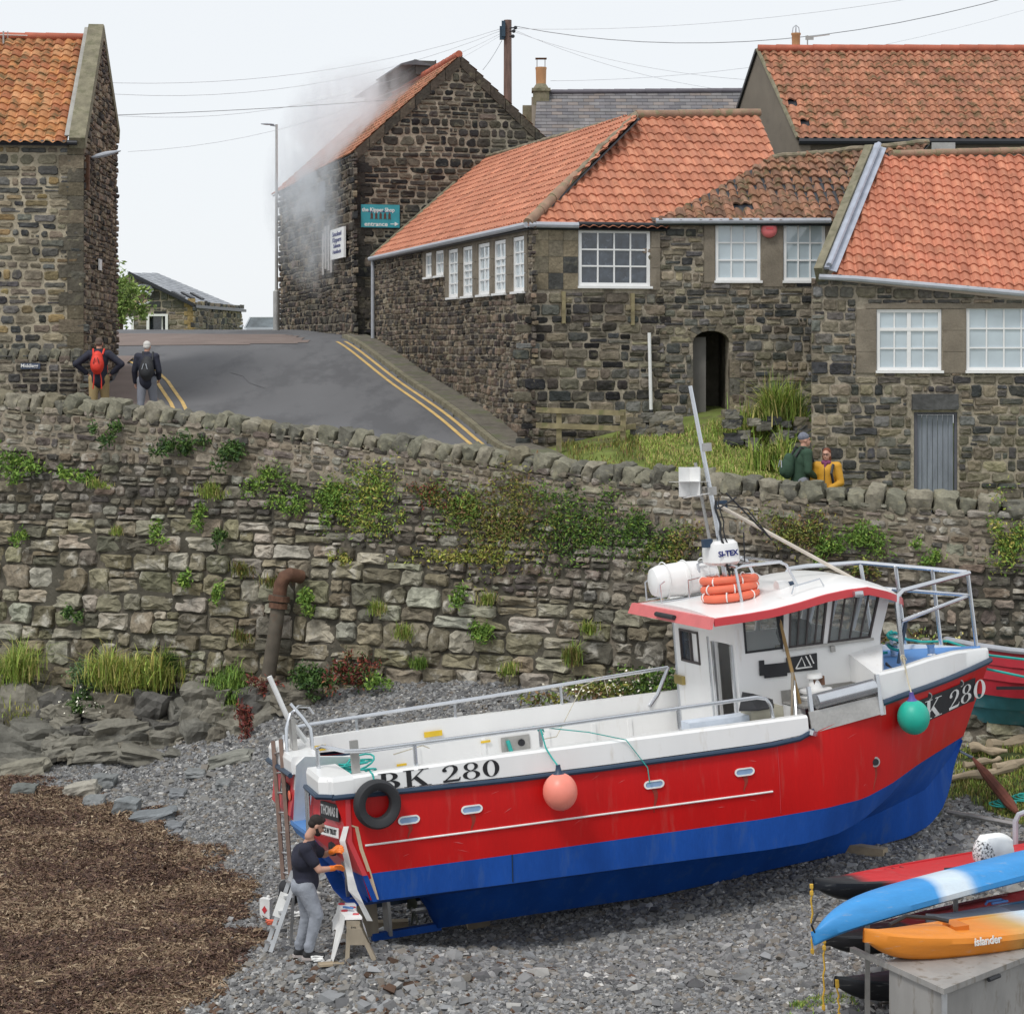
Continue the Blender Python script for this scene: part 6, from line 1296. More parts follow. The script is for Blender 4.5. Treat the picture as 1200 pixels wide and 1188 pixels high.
# scuppers
for x, z in ((1.78, 1.54), (2.98, 1.58), (4.19, 1.52), (5.44, 1.51), (.98, 1.52)):
    p = skin(x, z, .004); mb = MB(); n = 16; w_, h_ = .125, .035
    ring = lambda s_, d_: [(p.x+(w_*(1 if math.cos(t) > 0 else -1)*.6+math.cos(t)*h_*s_*1.2), p.y-d_, p.z+math.sin(t)*h_*s_) for t in [2*math.pi*k/n+.01 for k in range(n)]]
    mb.loft([ring(1.5, 0), ring(1.5, .014), ring(1, .014), ring(1, .002)][::1]); mb.build('scupper', m_letterw, **L)
    mb = MB(); mb.add(ring(1.02, .006), [tuple(range(n))]); mb.build('scupper_opening', M('scupper_glass', (.25, .37, .55), rough=.3) if x == 1.78 else bpy.data.materials['scupper_glass'], **L)
for x, z, r in ((8.55, 2.02, .035), (9.35, 2.04, .035), (7.4, 1.35, .045)):
    p = skin(x, z, .0); mb = MB(); mb.lathe(p, [(r*1.6, .012), (r*1.5, -.01)], 14, 'Y'); mb.build('skin_fitting', m_steelm, **L)
    mb = MB(); mb.lathe(p+V((0, -.015, 0)), [(r, .003), (r, -.003)], 14, 'Y'); mb.build('fitting_hole', m_blackp, **L)
# rudder gear
mb = MB(); mb.box((.72, 0, .02), (.34, .04, .52)); mb.build('rudder', m_wood, **L)
mb = MB(); mb.box((1.02, 0, .0), (.04, .3, .5)); mb.box((.55, .12, .1), (.04, .04, .8)); mb.build('rudder_post', m_steelm, **L)
for k in range(4):
    a_ = k*math.pi/2+.5; mb = MB(); mb.prism([(1.36, 0, 0), (1.40, math.cos(a_)*.10-math.sin(a_)*.06, math.sin(a_)*.10+math.cos(a_)*.06), (1.36, math.cos(a_)*.25, math.sin(a_)*.25), (1.33, math.cos(a_)*.12+math.sin(a_)*.07, math.sin(a_)*.12-math.cos(a_)*.07)], (.015, 0, 0)); mb.build('propeller_blade', M('dull_bronze', (.12, .13, .09), rough=.5, metal=.5) if k == 0 else bpy.data.materials['dull_bronze'], **L)
mb = MB(); mb.lathe((1.5, 0, 0), [(.04, -.15), (.06, -.1), (.06, .2)], 12, 'X'); mb.build('propeller_shaft', m_steelm, **L)
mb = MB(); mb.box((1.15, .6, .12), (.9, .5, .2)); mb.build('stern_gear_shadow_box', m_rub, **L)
mb = MB(); mb.lathe((1.85, -.075, -.12), [(.06, 0), (.06, -.02), (.03, -.03)], 14, 'Y'); mb.build('anode', m_letterw, **L)
# cockpit
mb = MB(); mb.box((3.2, 0, 1.0), (5.7, 3.3, .06)); mb.build('working_deck', m_whitemetal, **L)
for sgn in (-1, 1):
    mb = MB(); mb.box((3.25, sgn*1.56, 1.43), (5.7, .05, .82)); o = mb.build('bulwark_lining', m_white, **L)
    mb = MB()
    for x in (1.0, 2.0, 2.95, 3.9, 4.6, 5.15): mb.box((x, sgn*1.525, 1.42), (.06, .03, .8))
    mb.build('lining_rib', m_white, o, local=True)
mb = MB(); mb.box((3.15, 1.585, 1.845), (5.9, .04, .035)); mb.build('rail_recess', m_rub, **L)
mb = MB(); mb.box((3.42, 1.52, 1.70), (.42, .02, .20)); mb.build('steel_panel', m_steelm, **L)
mb = MB(); mb.lathe((3.50, 1.50, 1.70), [(.05, 0), (.05, -.015)], 14, 'Y'); mb.build('round_gauge', m_blackp, **L)
mb = MB(); mb.lathe((1.85, 1.51, 1.42), [(.085, 0), (.085, -.02)], 18, 'Y'); mb.build('blue_hatch_cap', m_bluedeck, **L)
for x, y, z, w_ in ((2.25, 1.58, 1.975, .26), (.62, 1.575, 1.99, .2), (2.98, 1.52, 1.78, .14), (1.75, 1.52, 1.62, .14)): mb = MB(); mb.box((x, y-.012, z), (w_, .012, .075 if w_ > .15 else .03)); mb.build('yellow_notice', M('notice_yellow', (.78, .52, .03)) if x == 2.25 else bpy.data.materials['notice_yellow'], **L)
mb = MB(); mb.tube([(3.3, 1.5, 1.75), (3.33, 1.42, 1.55), (3.45, 1.38, 1.42)], .03, 8); mb.build('green_hose', m_teal, smooth=True, **L)
for x in (2.6, 4.75): mb = MB(); mb.box((x, 1.51, 1.32), (.36, .02, .07)); mb.build('freeing_port', m_blackp, **L)
mb = MB(); mb.prism([(.7, 1.35, 1.06), (1.9, 1.3, 1.06), (1.9, 1.3, 1.35), (.9, 1.33, 1.12)], (0, -.3, 0)); mb.build('dark_chute', m_rub, **L)
# ---- wheelhouse
WY0, WY1 = -.88, 1.34
def rake(x, z): return x+max(0, z-2.75)*.38*min(1, max(0, (x-5.95)/2.0))
mS = lambda u, v, d: (rake(u, v), WY0-d, v); mPt = lambda u, v, d: (rake(u, v), WY1+d, v); mAf = lambda u, v, d: (5.85-d, u, v)
wh = [(5.98, 6.52, 2.88, 3.36), (6.60, 7.10, 2.88, 3.46), (7.17, 7.80, 2.88, 3.48)]
mb = MB(); backing(mb, mS, (5.85, 7.95, 1.0, 3.52), None, wh, step=.5, reveal=.05); mb.build('wheelhouse_side', m_white, **L)
mb = MB(); backing(mb, mPt, (5.85, 7.95, 1.0, 3.52), None, [(a, b_, c, 3.34) for a, b_, c, d in wh], step=.5, reveal=.05); mb.build('wheelhouse_side', m_white, **L)
dw = (-.72, -.16, 1.05, 3.0); dwin = (.38, 1.05, 2.62, 3.08)
mb = MB(); backing(mb, mAf, (WY0, WY1, 1.0, 3.42), None, [dw, dwin], step=.5, reveal=.05); mb.build('wheelhouse_back', m_white, **L)
mFw = lambda u, v, d: (rake(7.95, v)+d, u, v); fw_ = [(-.75, -.12, 2.9, 3.4), (-.02, .6, 2.9, 3.4), (.7, 1.25, 2.9, 3.4)]
mb = MB(); backing(mb, mFw, (WY0, WY1, 1.9, 3.48), None, fw_, step=.5, reveal=.05); mb.build('wheelhouse_front', m_white, **L)
m_clear = bpy.data.materials.new('clear_glass'); m_clear.use_nodes = True; t_ = m_clear.node_tree; p_ = t_.nodes['Principled BSDF']; p_.inputs['Base Color'].default_value = (.55, .62, .62, 1); p_.inputs['Roughness'].default_value = .02; p_.inputs['Alpha'].default_value = .28; p_.inputs['Coat Weight'].default_value = 1
for k, (a, b_, c, d) in enumerate(wh):
    mb = MB()
    for (u0, u1, v0_, v1_) in ((a, b_, c, c+.025), (a, b_, d-.025, d), (a, a+.025, c, d), (b_-.025, b_, c, d)): fbox(mb, mS, u0, u1, v0_, v1_, -.03, .012)
    if k:
        for j in range(1, 4): x = a+(b_-a)*j/4; fbox(mb, mS, x-.010, x+.010, c, d, .0, .02, (1, 1, 1))
    fr_ = mb.build('window', m_blackp if k == 0 else M('window_rubber', (.07, .06, .06), rough=.6) if k == 1 else bpy.data.materials['window_rubber'], **L)
    for mp_, nm in ((mS, 'pane'), (mPt, 'pane')):
        mb = MB(); dd_ = d if mp_ is mS else 3.34; mb.add([mp_(a, c, -.02), mp_(b_, c, -.02), mp_(b_, dd_, -.02), mp_(a, dd_, -.02)], [(0, 1, 2, 3)]); mb.build(nm, m_clear, fr_, local=True)
for a, b_, c, d in fw_: mb = MB(); mb.add([mFw(a, c, -.02), mFw(b_, c, -.02), mFw(b_, d, -.02), mFw(a, d, -.02)], [(0, 1, 2, 3)]); mb.build('pane', m_clear, **L)
mb = MB()
for (u0, u1, v0_, v1_) in ((dwin[0], dwin[1], dwin[2], dwin[2]+.03), (dwin[0], dwin[1], dwin[3]-.03, dwin[3]), (dwin[0], dwin[0]+.03, dwin[2], dwin[3]), (dwin[1]-.03, dwin[1], dwin[2], dwin[3]), (.66, .70, dwin[2], dwin[3])): fbox(mb, mAf, u0, u1, v0_, v1_, -.03, .02)
fr_ = mb.build('back_window', bpy.data.materials['window_rubber'], **L); mb = MB(); mb.add([mAf(.68, dwin[2], -.01), mAf(1.05, dwin[2], -.01), mAf(1.05, dwin[3], -.01), mAf(.68, dwin[3], -.01)], [(0, 1, 2, 3)]); mb.build('pane', m_pane_dk, fr_, local=True)
mb = MB(); mb.add([mAf(.38, dwin[2], -.015), mAf(.68, dwin[2], -.015), mAf(.68, dwin[3], -.015), mAf(.38, dwin[3], -.015)], [(0, 1, 2, 3)]); mb.build('blank_pane', m_white, fr_, local=True)
mb = MB(); fbox(mb, mAf, -.10, -.16, 1.05, 3.0, .0, .03); fbox(mb, mAf, -.78, -.72, 1.05, 3.0, .0, .03); fbox(mb, mAf, .02, .05, 1.05, 3.05, .0, .02); fbox(mb, mAf, 1.26, 1.29, 1.0, 3.3, 0, .02); mb.build('door_track', m_steel, **L)
mb = MB(); fbox(mb, mAf, 1.0, 1.30, 2.28, 2.40, .0, .05); mb.build('door_latch', M('brass', (.42, .33, .12), rough=.4, metal=.7), **L)
mb = MB(); mb.box((6.9, .25, 1.1), (2.0, 2.1, .05)); mb.box((7.4, -.1, 2.3), (.7, 1.2, .9)); mb.box((6.4, -.55, 1.5), (.5, .5, .9)); mb.build('cabin_interior', m_wood, **L)
mb = MB(); mb.rock((7.0, -.3, 3.0), (.45, .45, .4), 3, n=4); mb.build('helm_seat', m_black, **L)
# roof
f_re = tab([(5.35, 3.44), (5.8, 3.45), (6.2, 3.47), (6.6, 3.52), (6.95, 3.58), (7.3, 3.61), (7.6, 3.61), (7.9, 3.52), (8.2, 3.40), (8.42, 3.30)])
f_rw = tab([(5.35, 1.42), (7.6, 1.42), (8.0, 1.34), (8.25, 1.15), (8.42, .8)])
secs = []; secb = []
for i in range(26):
    x = 5.35+(8.42-5.35)*i/25; w_ = f_rw(x); z = f_re(x); cr2 = .09+.09*max(0, (x-5.35)/3)
    secs.append([(x, w_*math.sin(t), z+cr2*(math.cos(t)**1.3 if math.cos(t) > 0 else 0)) for t in [math.radians(a) for a in range(-90, 91, 15)]]+[(x, w_*.9, z-.03), (x, -w_*.9, z-.03)])
mb = MB(); mb.loft(secs); mb.build('wheelhouse_roof', m_white, smooth=True, **L)
for sgn in (-1, 1):
    mb = MB(); mb.loft([[(x, sgn*(f_rw(x)+.018), f_re(x)+.015), (x, sgn*(f_rw(x)-.012), f_re(x)+.022), (x, sgn*(f_rw(x)-.012), f_re(x)-.075), (x, sgn*(f_rw(x)+.018), f_re(x)-.085)][::sgn] for x in [5.34+(8.42-5.34)*i/30 for i in range(31)]]); mb.build('roof_edge', m_redtrim, smooth=True, **L)
mb = MB(); mb.prism([(5.30, -1.43, 3.47), (5.30, 1.43, 3.47), (5.24, 1.47, 3.33), (5.24, -1.47, 3.33)], (.05, 0, 0)); mb.build('roof_back_edge', m_redpink, **L)
mb = MB(); mb.tube([(5.24, .35, 3.40), (5.24, -.30, 3.40)], .035, 8); mb.build('work_light', m_black, smooth=True, **L)
mb = MB(); mb.rock((7.42, -1.46, 3.56), (.16, .12, .10), 4, n=4, rough=.03); mb.build('side_light', m_steel, smooth=True, **L)
mb = MB(); mb.prism([(6.15, WY0-.012, 2.66), (6.22, WY0-.012, 2.66), (6.22, WY0-.012, 2.62), (6.55, WY0-.012, 2.62), (6.55, WY0-.012, 2.66), (7.0, WY0-.012, 2.66), (7.0, WY0-.012, 2.88+.0), (6.55, WY0-.012, 2.86), (6.55, WY0-.012, 2.80), (6.22, WY0-.012, 2.80), (6.22, WY0-.012, 2.86), (6.15, WY0-.012, 2.86)][::-1], (0, -.02, 0)); mb.V = [(x+.05*(z-2.6), y, z-.09-.02*(x-6)) for x, y, z in mb.V]; o = mb.build('black_board', m_blackp, **L)
for p in ([(6.68, 2.60), (6.92, 2.60)], [(6.68, 2.60), (6.78, 2.74), (6.82, 2.62)], [(6.84, 2.75), (6.9, 2.62)], [(6.9, 2.76), (6.95, 2.64)]): mb = MB(); mb.tube([(x, WY0-.04, z) for x, z in p], .010, 5); mb.build('white_hook', m_letterw, o, local=True)
mb = MB(); mb.box((7.2, WY0-.03, 2.865), (1.35, .03, .035)); mb.box((7.25, WY0-.04, 2.80), (.06, .04, .08)); mb.build('sill_rail', m_steelm, **L)
# foredeck
mb = MB(); pts = [(x, f_bt(x)-.10) for x in np.linspace(7.62, 10.02, 14)]; pl = [(x, -y, 2.40) for x, y in pts]+[(x, y, 2.40) for x, y in pts[::-1]]; mb.prism([p for p in pl], (0, 0, .04)); mb.build('foredeck', m_bluedeck, **L)
mb = MB(); mb.hexa([(7.50, -.88, 1.95), (7.53, -1.60, 1.95), (7.62, -1.58, 1.95), (8.0, -.88, 1.95), (7.50, -.88, 2.70), (7.53, -1.62, 2.47), (7.66, -1.50, 2.50), (8.02, -.88, 2.78)]); mb.build('side_coaming', m_white, **L)
mb = MB(); mb.tube([(8.18, -.98, 2.5), (8.40, -.9, 3.08)], .022, 6); mb.tube([(8.22, -.93, 2.5), (8.44, -.86, 3.08)], .022, 6); mb.build('brace', m_rub, **L)
mb = MB(); mb.tube([(8.7, .1, 2.44), (8.7, .1, 2.72)], .05, 10); mb.tube([(8.7, -.08, 2.6), (8.7, .28, 2.6)], .035, 8); mb.lathe((8.7, .1, 2.70), [(.08, 0), (.08, .03)], 12); mb.build('bollard', m_steel, smooth=True, **L)
mb = MB(); mb.lathe((9.1, -.25, 2.44), [(.07, 0), (.05, .02), (.05, .12), (.065, .15)], 12); mb.build('deck_fitting', m_steel, smooth=True, **L)
mb = MB(); mb.tube([(8.1, -.95, 2.42), (8.2, -.6, 2.46)], .02, 5); mb.build('deck_cleat', m_blackp, **L)
# hauling table
mb = MB(); mb.box((6.98, -1.22, 2.18), (1.06, .7, .03)); mb.box((6.98, -.90, 2.25), (1.06, .03, .16)); mb.box((7.49, -1.22, 2.25), (.03, .7, .16)); mb.build('hauling_table', m_steelm, **L)
mb = MB(); mb.prism([(6.45, -1.75, 1.87), (7.55, -1.70, 1.99), (7.55, -1.64, 2.22), (6.45, -1.70, 2.14)], (0, .03, 0)); mb.build('side_plate', m_steelm, **L)
mb = MB(); mb.tube([(6.58, -1.66, 2.26), (7.46, -1.60, 2.34)], .105, 16); mb.build('hauling_roller', m_steel, smooth=True, **L)
for x in (6.50, 7.50): mb = MB(); mb.bar((x, -1.68, 1.98), (x, -1.64, 2.46 if x < 7 else 2.50), .05, .05, up=(1, 0, 0)); mb.build('roller_post', m_steel, **L)
mb = MB(); mb.lathe((6.85, -1.12, 2.2), [(.20, 0), (.22, .04), (.16, .07), (.22, .10), (.22, .13), (.10, .14), (.07, .26), (.11, .28), (.10, .33)], 20); mb.build('line_hauler', m_whitemetal, smooth=True, **L)
mb = MB(); mb.box((6.88, -1.12, 2.44), (.16, .14, .12)); mb.build('hauler_motor', m_rust, **L)
mb = MB(); mb.box((6.5, -1.15, 1.6), (.08, .5, 1.1)); mb.build('table_bulkhead', m_whitemetal, **L)
# grey box with cloth, white board
mb = MB(); mb.box((5.95, -1.33, 2.10), (.46, .34, .26)); mb.build('bait_box', M('bait_box_grey', (.34, .32, .25), rough=.6), **L)
mb = MB(); mb.box((5.35, -1.28, 2.05), (.95, .3, .22)); mb.build('white_crate', M('pale_blue_plastic', (.60, .66, .74), rough=.5), **L)
mb = MB(); vs = [(5.55, -1.5, 2.24), (5.75, -1.2, 2.42), (5.95, -1.1, 2.36), (6.2, -1.15, 2.26), (6.05, -1.5, 2.22), (5.8, -1.55, 2.22)]; mb.prism(vs, (0, 0, .015)); mb.build('black_cloth', m_black, **L)
# rails
def rail(pts, r=.026, name='rail'): mb = MB(); mb.tube(pts, r, 8); return mb.build(name, m_steel, smooth=True, **L)
rail([(.08, -.95, 2.15), (.08, -.95, 2.40), (.12, -1.1, 2.44), (.30, -1.58, 2.42), (.5, -1.62, 2.41), (3, -1.64, 2.40), (5.75, -1.64, 2.41), (5.88, -1.64, 2.38), (5.94, -1.64, 2.28), (5.96, -1.64, 2.12)])
for x, r in ((1.15, .026), (2.78, .026), (4.65, .026)): rail([(x, -1.64, 2.14), (x, -1.64, 2.39)], r, 'rail_post')
mb = MB(); mb.box((.42, -1.52, 2.30), (.10, .05, .46)); mb.build('flat_post', m_steelm, **L)
rail([(.0, .85, 2.12), (.05, 1.0, 2.30), (.2, 1.5, 2.31), (.45, 1.64, 2.31), (3, 1.66, 2.37), (5.85, 1.64, 2.46)])
for x in (.55, 1.2, 2.62, 4.2): rail([(x, 1.66, 2.13), (x, 1.66, 2.33+.02*x)], .022, 'rail_post')
rail([(5.86, 1.64, 2.47), (5.65, 1.62, 2.1), (5.5, 1.6, 1.95)], .03, 'rail_brace')
# bow rail
bt2 = lambda x: f_bt(x)-.08
TR = [(7.72, 1.40, 3.10), (7.72, 1.42, 3.60), (7.80, 1.42, 3.70), (8.05, 1.32, 3.72), (8.72, .93, 3.72), (9.95, .05, 3.50), (9.93, -.04, 3.50), (8.22, -1.20, 3.50), (8.10, -1.27, 3.44), (8.08, -1.28, 3.35), (8.12, -1.24, 2.5)]
rail(TR, .034)
rail([(7.0, 1.42, 3.34), (8.1, 1.30, 3.36), (8.76, .91, 3.36), (9.94, .03, 3.17), (8.14, -1.25, 3.10)], .028)
for p, q in (((8.72, .93, 3.72), (8.80, .90, 2.48)), ((9.12, .62, 3.65), (9.17, .62, 2.48)), ((9.55, .33, 3.57), (9.60, .36, 2.46)), ((9.93, .0, 3.5), (9.97, .0, 2.42))): rail([p, q], .03, 'rail_post')
rail([(6.0, 1.25, 3.50), (6.1, 1.32, 3.66), (7.2, 1.35, 3.70), (7.35, 1.35, 3.62), (7.38, 1.35, 3.55)], .02, 'roof_rail')
rail([(6.62, -1.12, 3.62), (6.66, -1.12, 3.72), (7.05, -1.12, 3.78), (7.1, -1.12, 3.68)], .012, 'grab_rail')
# radar arch
for y in (-.75, .55):
    rail([(6.05, y, 3.55), (6.0, y, 4.0), (6.1, y, 4.03), (6.65, y, 4.03), (6.75, y, 3.98), (6.92, y, 3.60)], .022, 'arch_leg')
for x in (6.02, 6.35, 6.68): rail([(x, -.75, 4.03), (x, .55, 4.03)], .018, 'arch_bar')
mb = MB(); secs = []
for k, (z, s_) in enumerate(((4.04, .84), (4.08, 1), (4.24, .98), (4.33, .92), (4.37, .75))): secs.append([(6.02+.22*s_*math.copysign(abs(math.cos(t))**.7, math.cos(t)), -.25+.30*s_*math.copysign(abs(math.sin(t))**.7, math.sin(t)), z) for t in [2*math.pi*j/24 for j in range(24)]])
mb.loft(secs); rd = mb.build('radar_dome', m_white, smooth=True, **L)
text('SI-TEX', .102, m_navy, rd, facing((6.0, -.553, 4.20), (1, 0, .02), (0, -1, 0)), ext=.002, bold=.004, sx=1)
# mast and aerials
mb = MB(); mb.tube([(6.02, -.40, 3.5), (5.95, -.36, 4.6), (5.76, -.30, 6.5)], [.035, .035, .028], 8); mb.build('mast', m_steel, smooth=True, **L)
mb = MB(); mb.tube([(5.88, -.28, 4.2), (5.76, -.25, 5.45)], .024, 8); mb.build('second_pole', m_steelm, smooth=True, **L)
mb = MB(); P = [(6.05-.012*k+.02*math.sin(k*2), -.50+.02*math.cos(k*3), 3.5+k*.11) for k in range(14)]; mb.tube(P, .018, 6); mb.tube([(x+.05, y, z+.03) for x, y, z in P], .010, 5); mb.build('mast_cable', m_black, smooth=True, **L)
for x, z in ((5.80, 4.35), (6.06, 4.85), (5.90, 5.65), (5.92, 5.05)): mb = MB(); mb.box((x, -.33, z), (.13, .1, .11)); mb.build('mast_lamp', m_steelm if z > 5 else m_rub, **L)
mb = MB(); c = V((5.62, -.33, 5.20)); s_ = .20
for k in range(3):
    for e1_, e2_ in (((1, 0, 0), (0, 0, 1)), ((1, 0, 0), (0, 1, 0)), ((0, 1, 0), (0, 0, 1)))[k:k+1]: mb.prism([c+V(e1_)*s_+V(e2_)*s_, c-V(e1_)*s_+V(e2_)*s_, c-V(e1_)*s_-V(e2_)*s_, c+V(e1_)*s_-V(e2_)*s_], V(e1_).cross(V(e2_))*.004)
mb.V = [tuple(c+Matrix.Rotation(.35, 3, 'Z') @ Matrix.Rotation(.1, 3, 'Y') @ (V(v)-c)) for v in mb.V]
mb.prism([c+V((-.2, -.2, -.2)), c+V((.2, -.2, -.17)), c+V((.2, .12, -.18))], (0, 0, .004)); mb.build('radar_reflector', m_whitemetal, **L)
mb = MB(); mb.tube([(5.99, -.38, 4.85), (8.25, -.48, 3.42)], .026, 8); mb.build('slanting_spar', M('cream_spar', (.62, .56, .48), rough=.6), smooth=True, **L)
for q in ((5.9, 4.98, 6.55, 4.55-.25), (5.95, 4.8, 6.2, 5.1)): pass
mb = MB(); mb.tube([(6.02, -.6, 5.02), (6.28, -.62, 4.72), (6.62, -.66, 4.12+.2)], .013, 5); mb.tube([(5.9, -.6, 4.82), (6.16, -.62, 4.95)], .013, 5); mb.tube([(5.92, -.58, 4.88), (6.3, -.62, 4.78), (6.6, -.66, 4.34)], .010, 5); mb.build('loose_antenna', m_black, **L)
mb = MB(); mb.tube([(6.30, -.4, 4.05), (6.32, -.4, 4.45)], .01, 5); mb.build('whip_antenna', m_black, **L)
mb = MB(); mb.lathe((6.75, -.55, 3.66), [(.05, -.09), (.1, -.08), (.1, .06), (.06, .1)], 12, 'X'); mb.build('roof_horn', m_whitemetal, smooth=True, **L)
mb = MB(); mb.lathe((6.88, -.55, 3.66), [(.07, -.04), (.075, .06)], 12, 'X'); mb.build('horn_mouth', m_rub, **L)
# stern gantry poles
mb = MB(); mb.tube([(-.10, .92, 3.12), (.10, .92, 2.55), (.33, .92, 2.2)], .035, 8); mb.build('stern_pole', m_whitemetal, smooth=True, **L)
rail([(.0, .62, 2.1), (.02, .64, 2.45), (.1, .72, 2.62), (.25, .9, 2.68), (.45, 1.2, 2.62), (.55, 1.4, 2.5)], .022, 'stern_hoop')
rail([(.34, .58, 2.1), (.33, .60, 2.42), (.26, .66, 2.55), (.12, .75, 2.75)], .026, 'stern_hoop')
mb = MB(); mb.box((.12, .75, 2.35), (.06, .22, .42)); mb.build('gantry_plate', m_steelm, **L)
# ---- BK 280 lettering: serif strokes built from outlines
def glyphs(s_):
    out = []; x = 0
    def poly(p): out.append([(q[0]+x, q[1]) for q in p])
    def ringq(cx, cy, rx, ry, ix, iy, a0=0, a1=360, n=28):
        for k in range(n):
            t0, t1 = [math.radians(a0+(a1-a0)*j/n) for j in (k, k+1)]; poly([(cx+rx*math.cos(t0), cy+ry*math.sin(t0)), (cx+rx*math.cos(t1), cy+ry*math.sin(t1)), (cx+ix*math.cos(t1), cy+iy*math.sin(t1)), (cx+ix*math.cos(t0), cy+iy*math.sin(t0))])
    def bx_(a, b_, c, d): poly([(a, c), (b_, c), (b_, d), (a, d)])
    def stroke(P, W):
        for i in range(len(P)-1):
            p, q = V((*P[i], 0)), V((*P[i+1], 0)); pa = V((*P[max(i-1, 0)], 0)); qa = V((*P[min(i+2, len(P)-1)], 0)); n1 = (q-pa).normalized(); n2 = (qa-p).normalized(); n1 = V((-n1.y, n1.x, 0)); n2 = V((-n2.y, n2.x, 0)); w1, w2 = W[i]/2, W[i+1]/2
            poly([(p.x-n1.x*w1, p.y-n1.y*w1), (q.x-n2.x*w2, q.y-n2.y*w2), (q.x+n2.x*w2, q.y+n2.y*w2), (p.x+n1.x*w1, p.y+n1.y*w1)])
    for ch in s_:
        if ch == 'B': bx_(.10, .26, 0, 1); bx_(0, .34, 0, .04); bx_(0, .34, .96, 1); ringq(.34, .755, .30, .245, .14, .205, -90, 90); ringq(.34, .27, .36, .27, .18, .23, -90, 90); bx_(.26, .34, .5, .54); bx_(.26, .34, .0, .04); bx_(.26, .34, .96, 1); x += .82
        elif ch == 'K': bx_(.10, .26, 0, 1); bx_(0, .36, 0, .04); bx_(0, .36, .96, 1); stroke([(.26, .38), (.66, .97)], [.05, .05]); stroke([(.38, .55), (.70, .02)], [.17, .17]); bx_(.50, .84, .96, 1); bx_(.50, .90, 0, .04); x += .96
        elif ch == '2': stroke([(.06, .70), (.08, .78), (.14, .90), (.26, .975), (.38, .95), (.46, .85), (.47, .70), (.42, .55), (.30, .36), (.14, .16), (.06, .07)], [.10, .10, .06, .04, .08, .13, .15, .13, .07, .05, .05]); ringq(.10, .70, .075, .075, 0, 0); bx_(.03, .56, .0, .13); stroke([(.56, .05), (.60, .24)], [.06, .03]); x += .68
        elif ch == '8': ringq(.30, .755, .24, .245, .12, .215); ringq(.30, .26, .29, .26, .15, .225); x += .68
        elif ch == '0': ringq(.29, .5, .28, .5, .13, .465); x += .66
        elif ch == ' ': x += .30
    return out, x
def place(txt, fn, h_, mat, name, sx=1, parent=boat):
    ps, w_ = glyphs(txt); mb = MB()
    for k, p in enumerate(ps):
        off = .0002*(k % 7); vs = [fn(q[0]*h_*sx, q[1]*h_, off) for q in p]; vb = [fn(q[0]*h_*sx, q[1]*h_, off+.004) for q in p]
        mb.add(vs+vb, [(4, 5, 6, 7), (0, 1, 5, 4), (1, 2, 6, 5), (2, 3, 7, 6), (3, 0, 4, 7)])
    return mb.build(name, mat, parent, local=True)
place('BK 280', lambda u, v, o: (.64+u, -f_bt(.64+u)-.002-o, 1.915+v-.008*u), .205, m_letter, 'registration_number', sx=1.30/3.4/.205)
bw0 = 8.02
mb = MB(); vs = []
for i in range(15):
    x = 8.02+(9.73-8.02)*i/14; zt2 = 2.0+(x-8.02)*.03; vs += [tuple(skin(x, zt2-.36+.02, .022)), tuple(skin(x, zt2, .022))]
mb.add(vs, [(2*i, 2*i+2, 2*i+3, 2*i+1) for i in range(14)]); mb.build('number_board', m_blackp, **L)
def bowfn(u, v, o): x = 8.06+u; return tuple(skin(x, 1.68+(x-8.02)*.03+v, .026+o))
place('BK 280', bowfn, .27, m_letterw, 'registration_number', sx=1.58/3.4/.27*1.02)
# ---------------- things resting on or hung from the boat
ty = thing('tyre_fender', 'black car tyre hung over the stern quarter as a fender', 'tyre', B(.57, -1.9, 1.8))
mb = MB(xf=lambda p: B(p)); c = V((.57, -1.87, 1.79)); Mt = Matrix.Rotation(.06, 3, 'Z')
prof = [(.165, -.06), (.155, 0), (.165, .06), (.20, .09), (.26, .095), (.285, .06), (.29, 0), (.285, -.06), (.26, -.095), (.20, -.09), (.165, -.06)]; n = 36; vs = []; fs = []
for r, h_ in prof: vs += [c+Mt@V((r*math.cos(2*math.pi*k/n), h_, r*1.03*math.sin(2*math.pi*k/n))) for k in range(n)]
for i in range(len(prof)-1): fs += [(i*n+k, i*n+(k+1) % n, (i+1)*n+(k+1) % n, (i+1)*n+k) for k in range(n)]
mb.add(vs, fs); mb.build('tyre', m_black, ty, smooth=True)
mb = MB(xf=lambda p: B(p)); mb.tube([(.55, -1.72, 2.16), (.56, -1.80, 2.14), (.57, -1.86, 2.0)], .012, 6); mb.build('lashing', m_teal, ty)
def buoy(name, c, r, mat, cone, lab, top, rope):
    o = thing(name, lab, 'buoy', B(*c)); mb = MB(xf=lambda p: B(p))
    mb.lathe(c, [(r*math.sin(t), -r*1.08*math.cos(t)) for t in [math.pi*(k+.02)/16 for k in range(16)]], 28); mb.build('float', mat, o, smooth=True)
    mb = MB(xf=lambda p: B(p)); mb.lathe((c[0], c[1], c[2]+r*.93), [(r*.42, 0), (r*.2, .05), (.03, .10), (.028, .13)], 14); mb.build('neck', cone, o, smooth=True)
    mb = MB(xf=lambda p: B(p)); mb.tube([(c[0], c[1], c[2]+r+.1)]+top, .011, 6); 
    for k in range(3): t = top[-1]; mb.tube([(t[0]+.03*math.cos(a_)+.01*k, t[1]+.02, t[2]-.02*k+.03*math.sin(a_)) for a_ in [k2*.9 for k2 in range(7)]], .010, 5)
    mb.build('rope', rope, o, smooth=True)
buoy('pink_buoy', (2.86, -1.99, 1.645), .215, m_pinkbuoy, m_rub, 'coral pink round buoy hanging halfway along the hull', [(2.83, -1.86, 2.05), (2.79, -1.78, 2.16), (2.78, -1.66, 2.38)], m_teal)
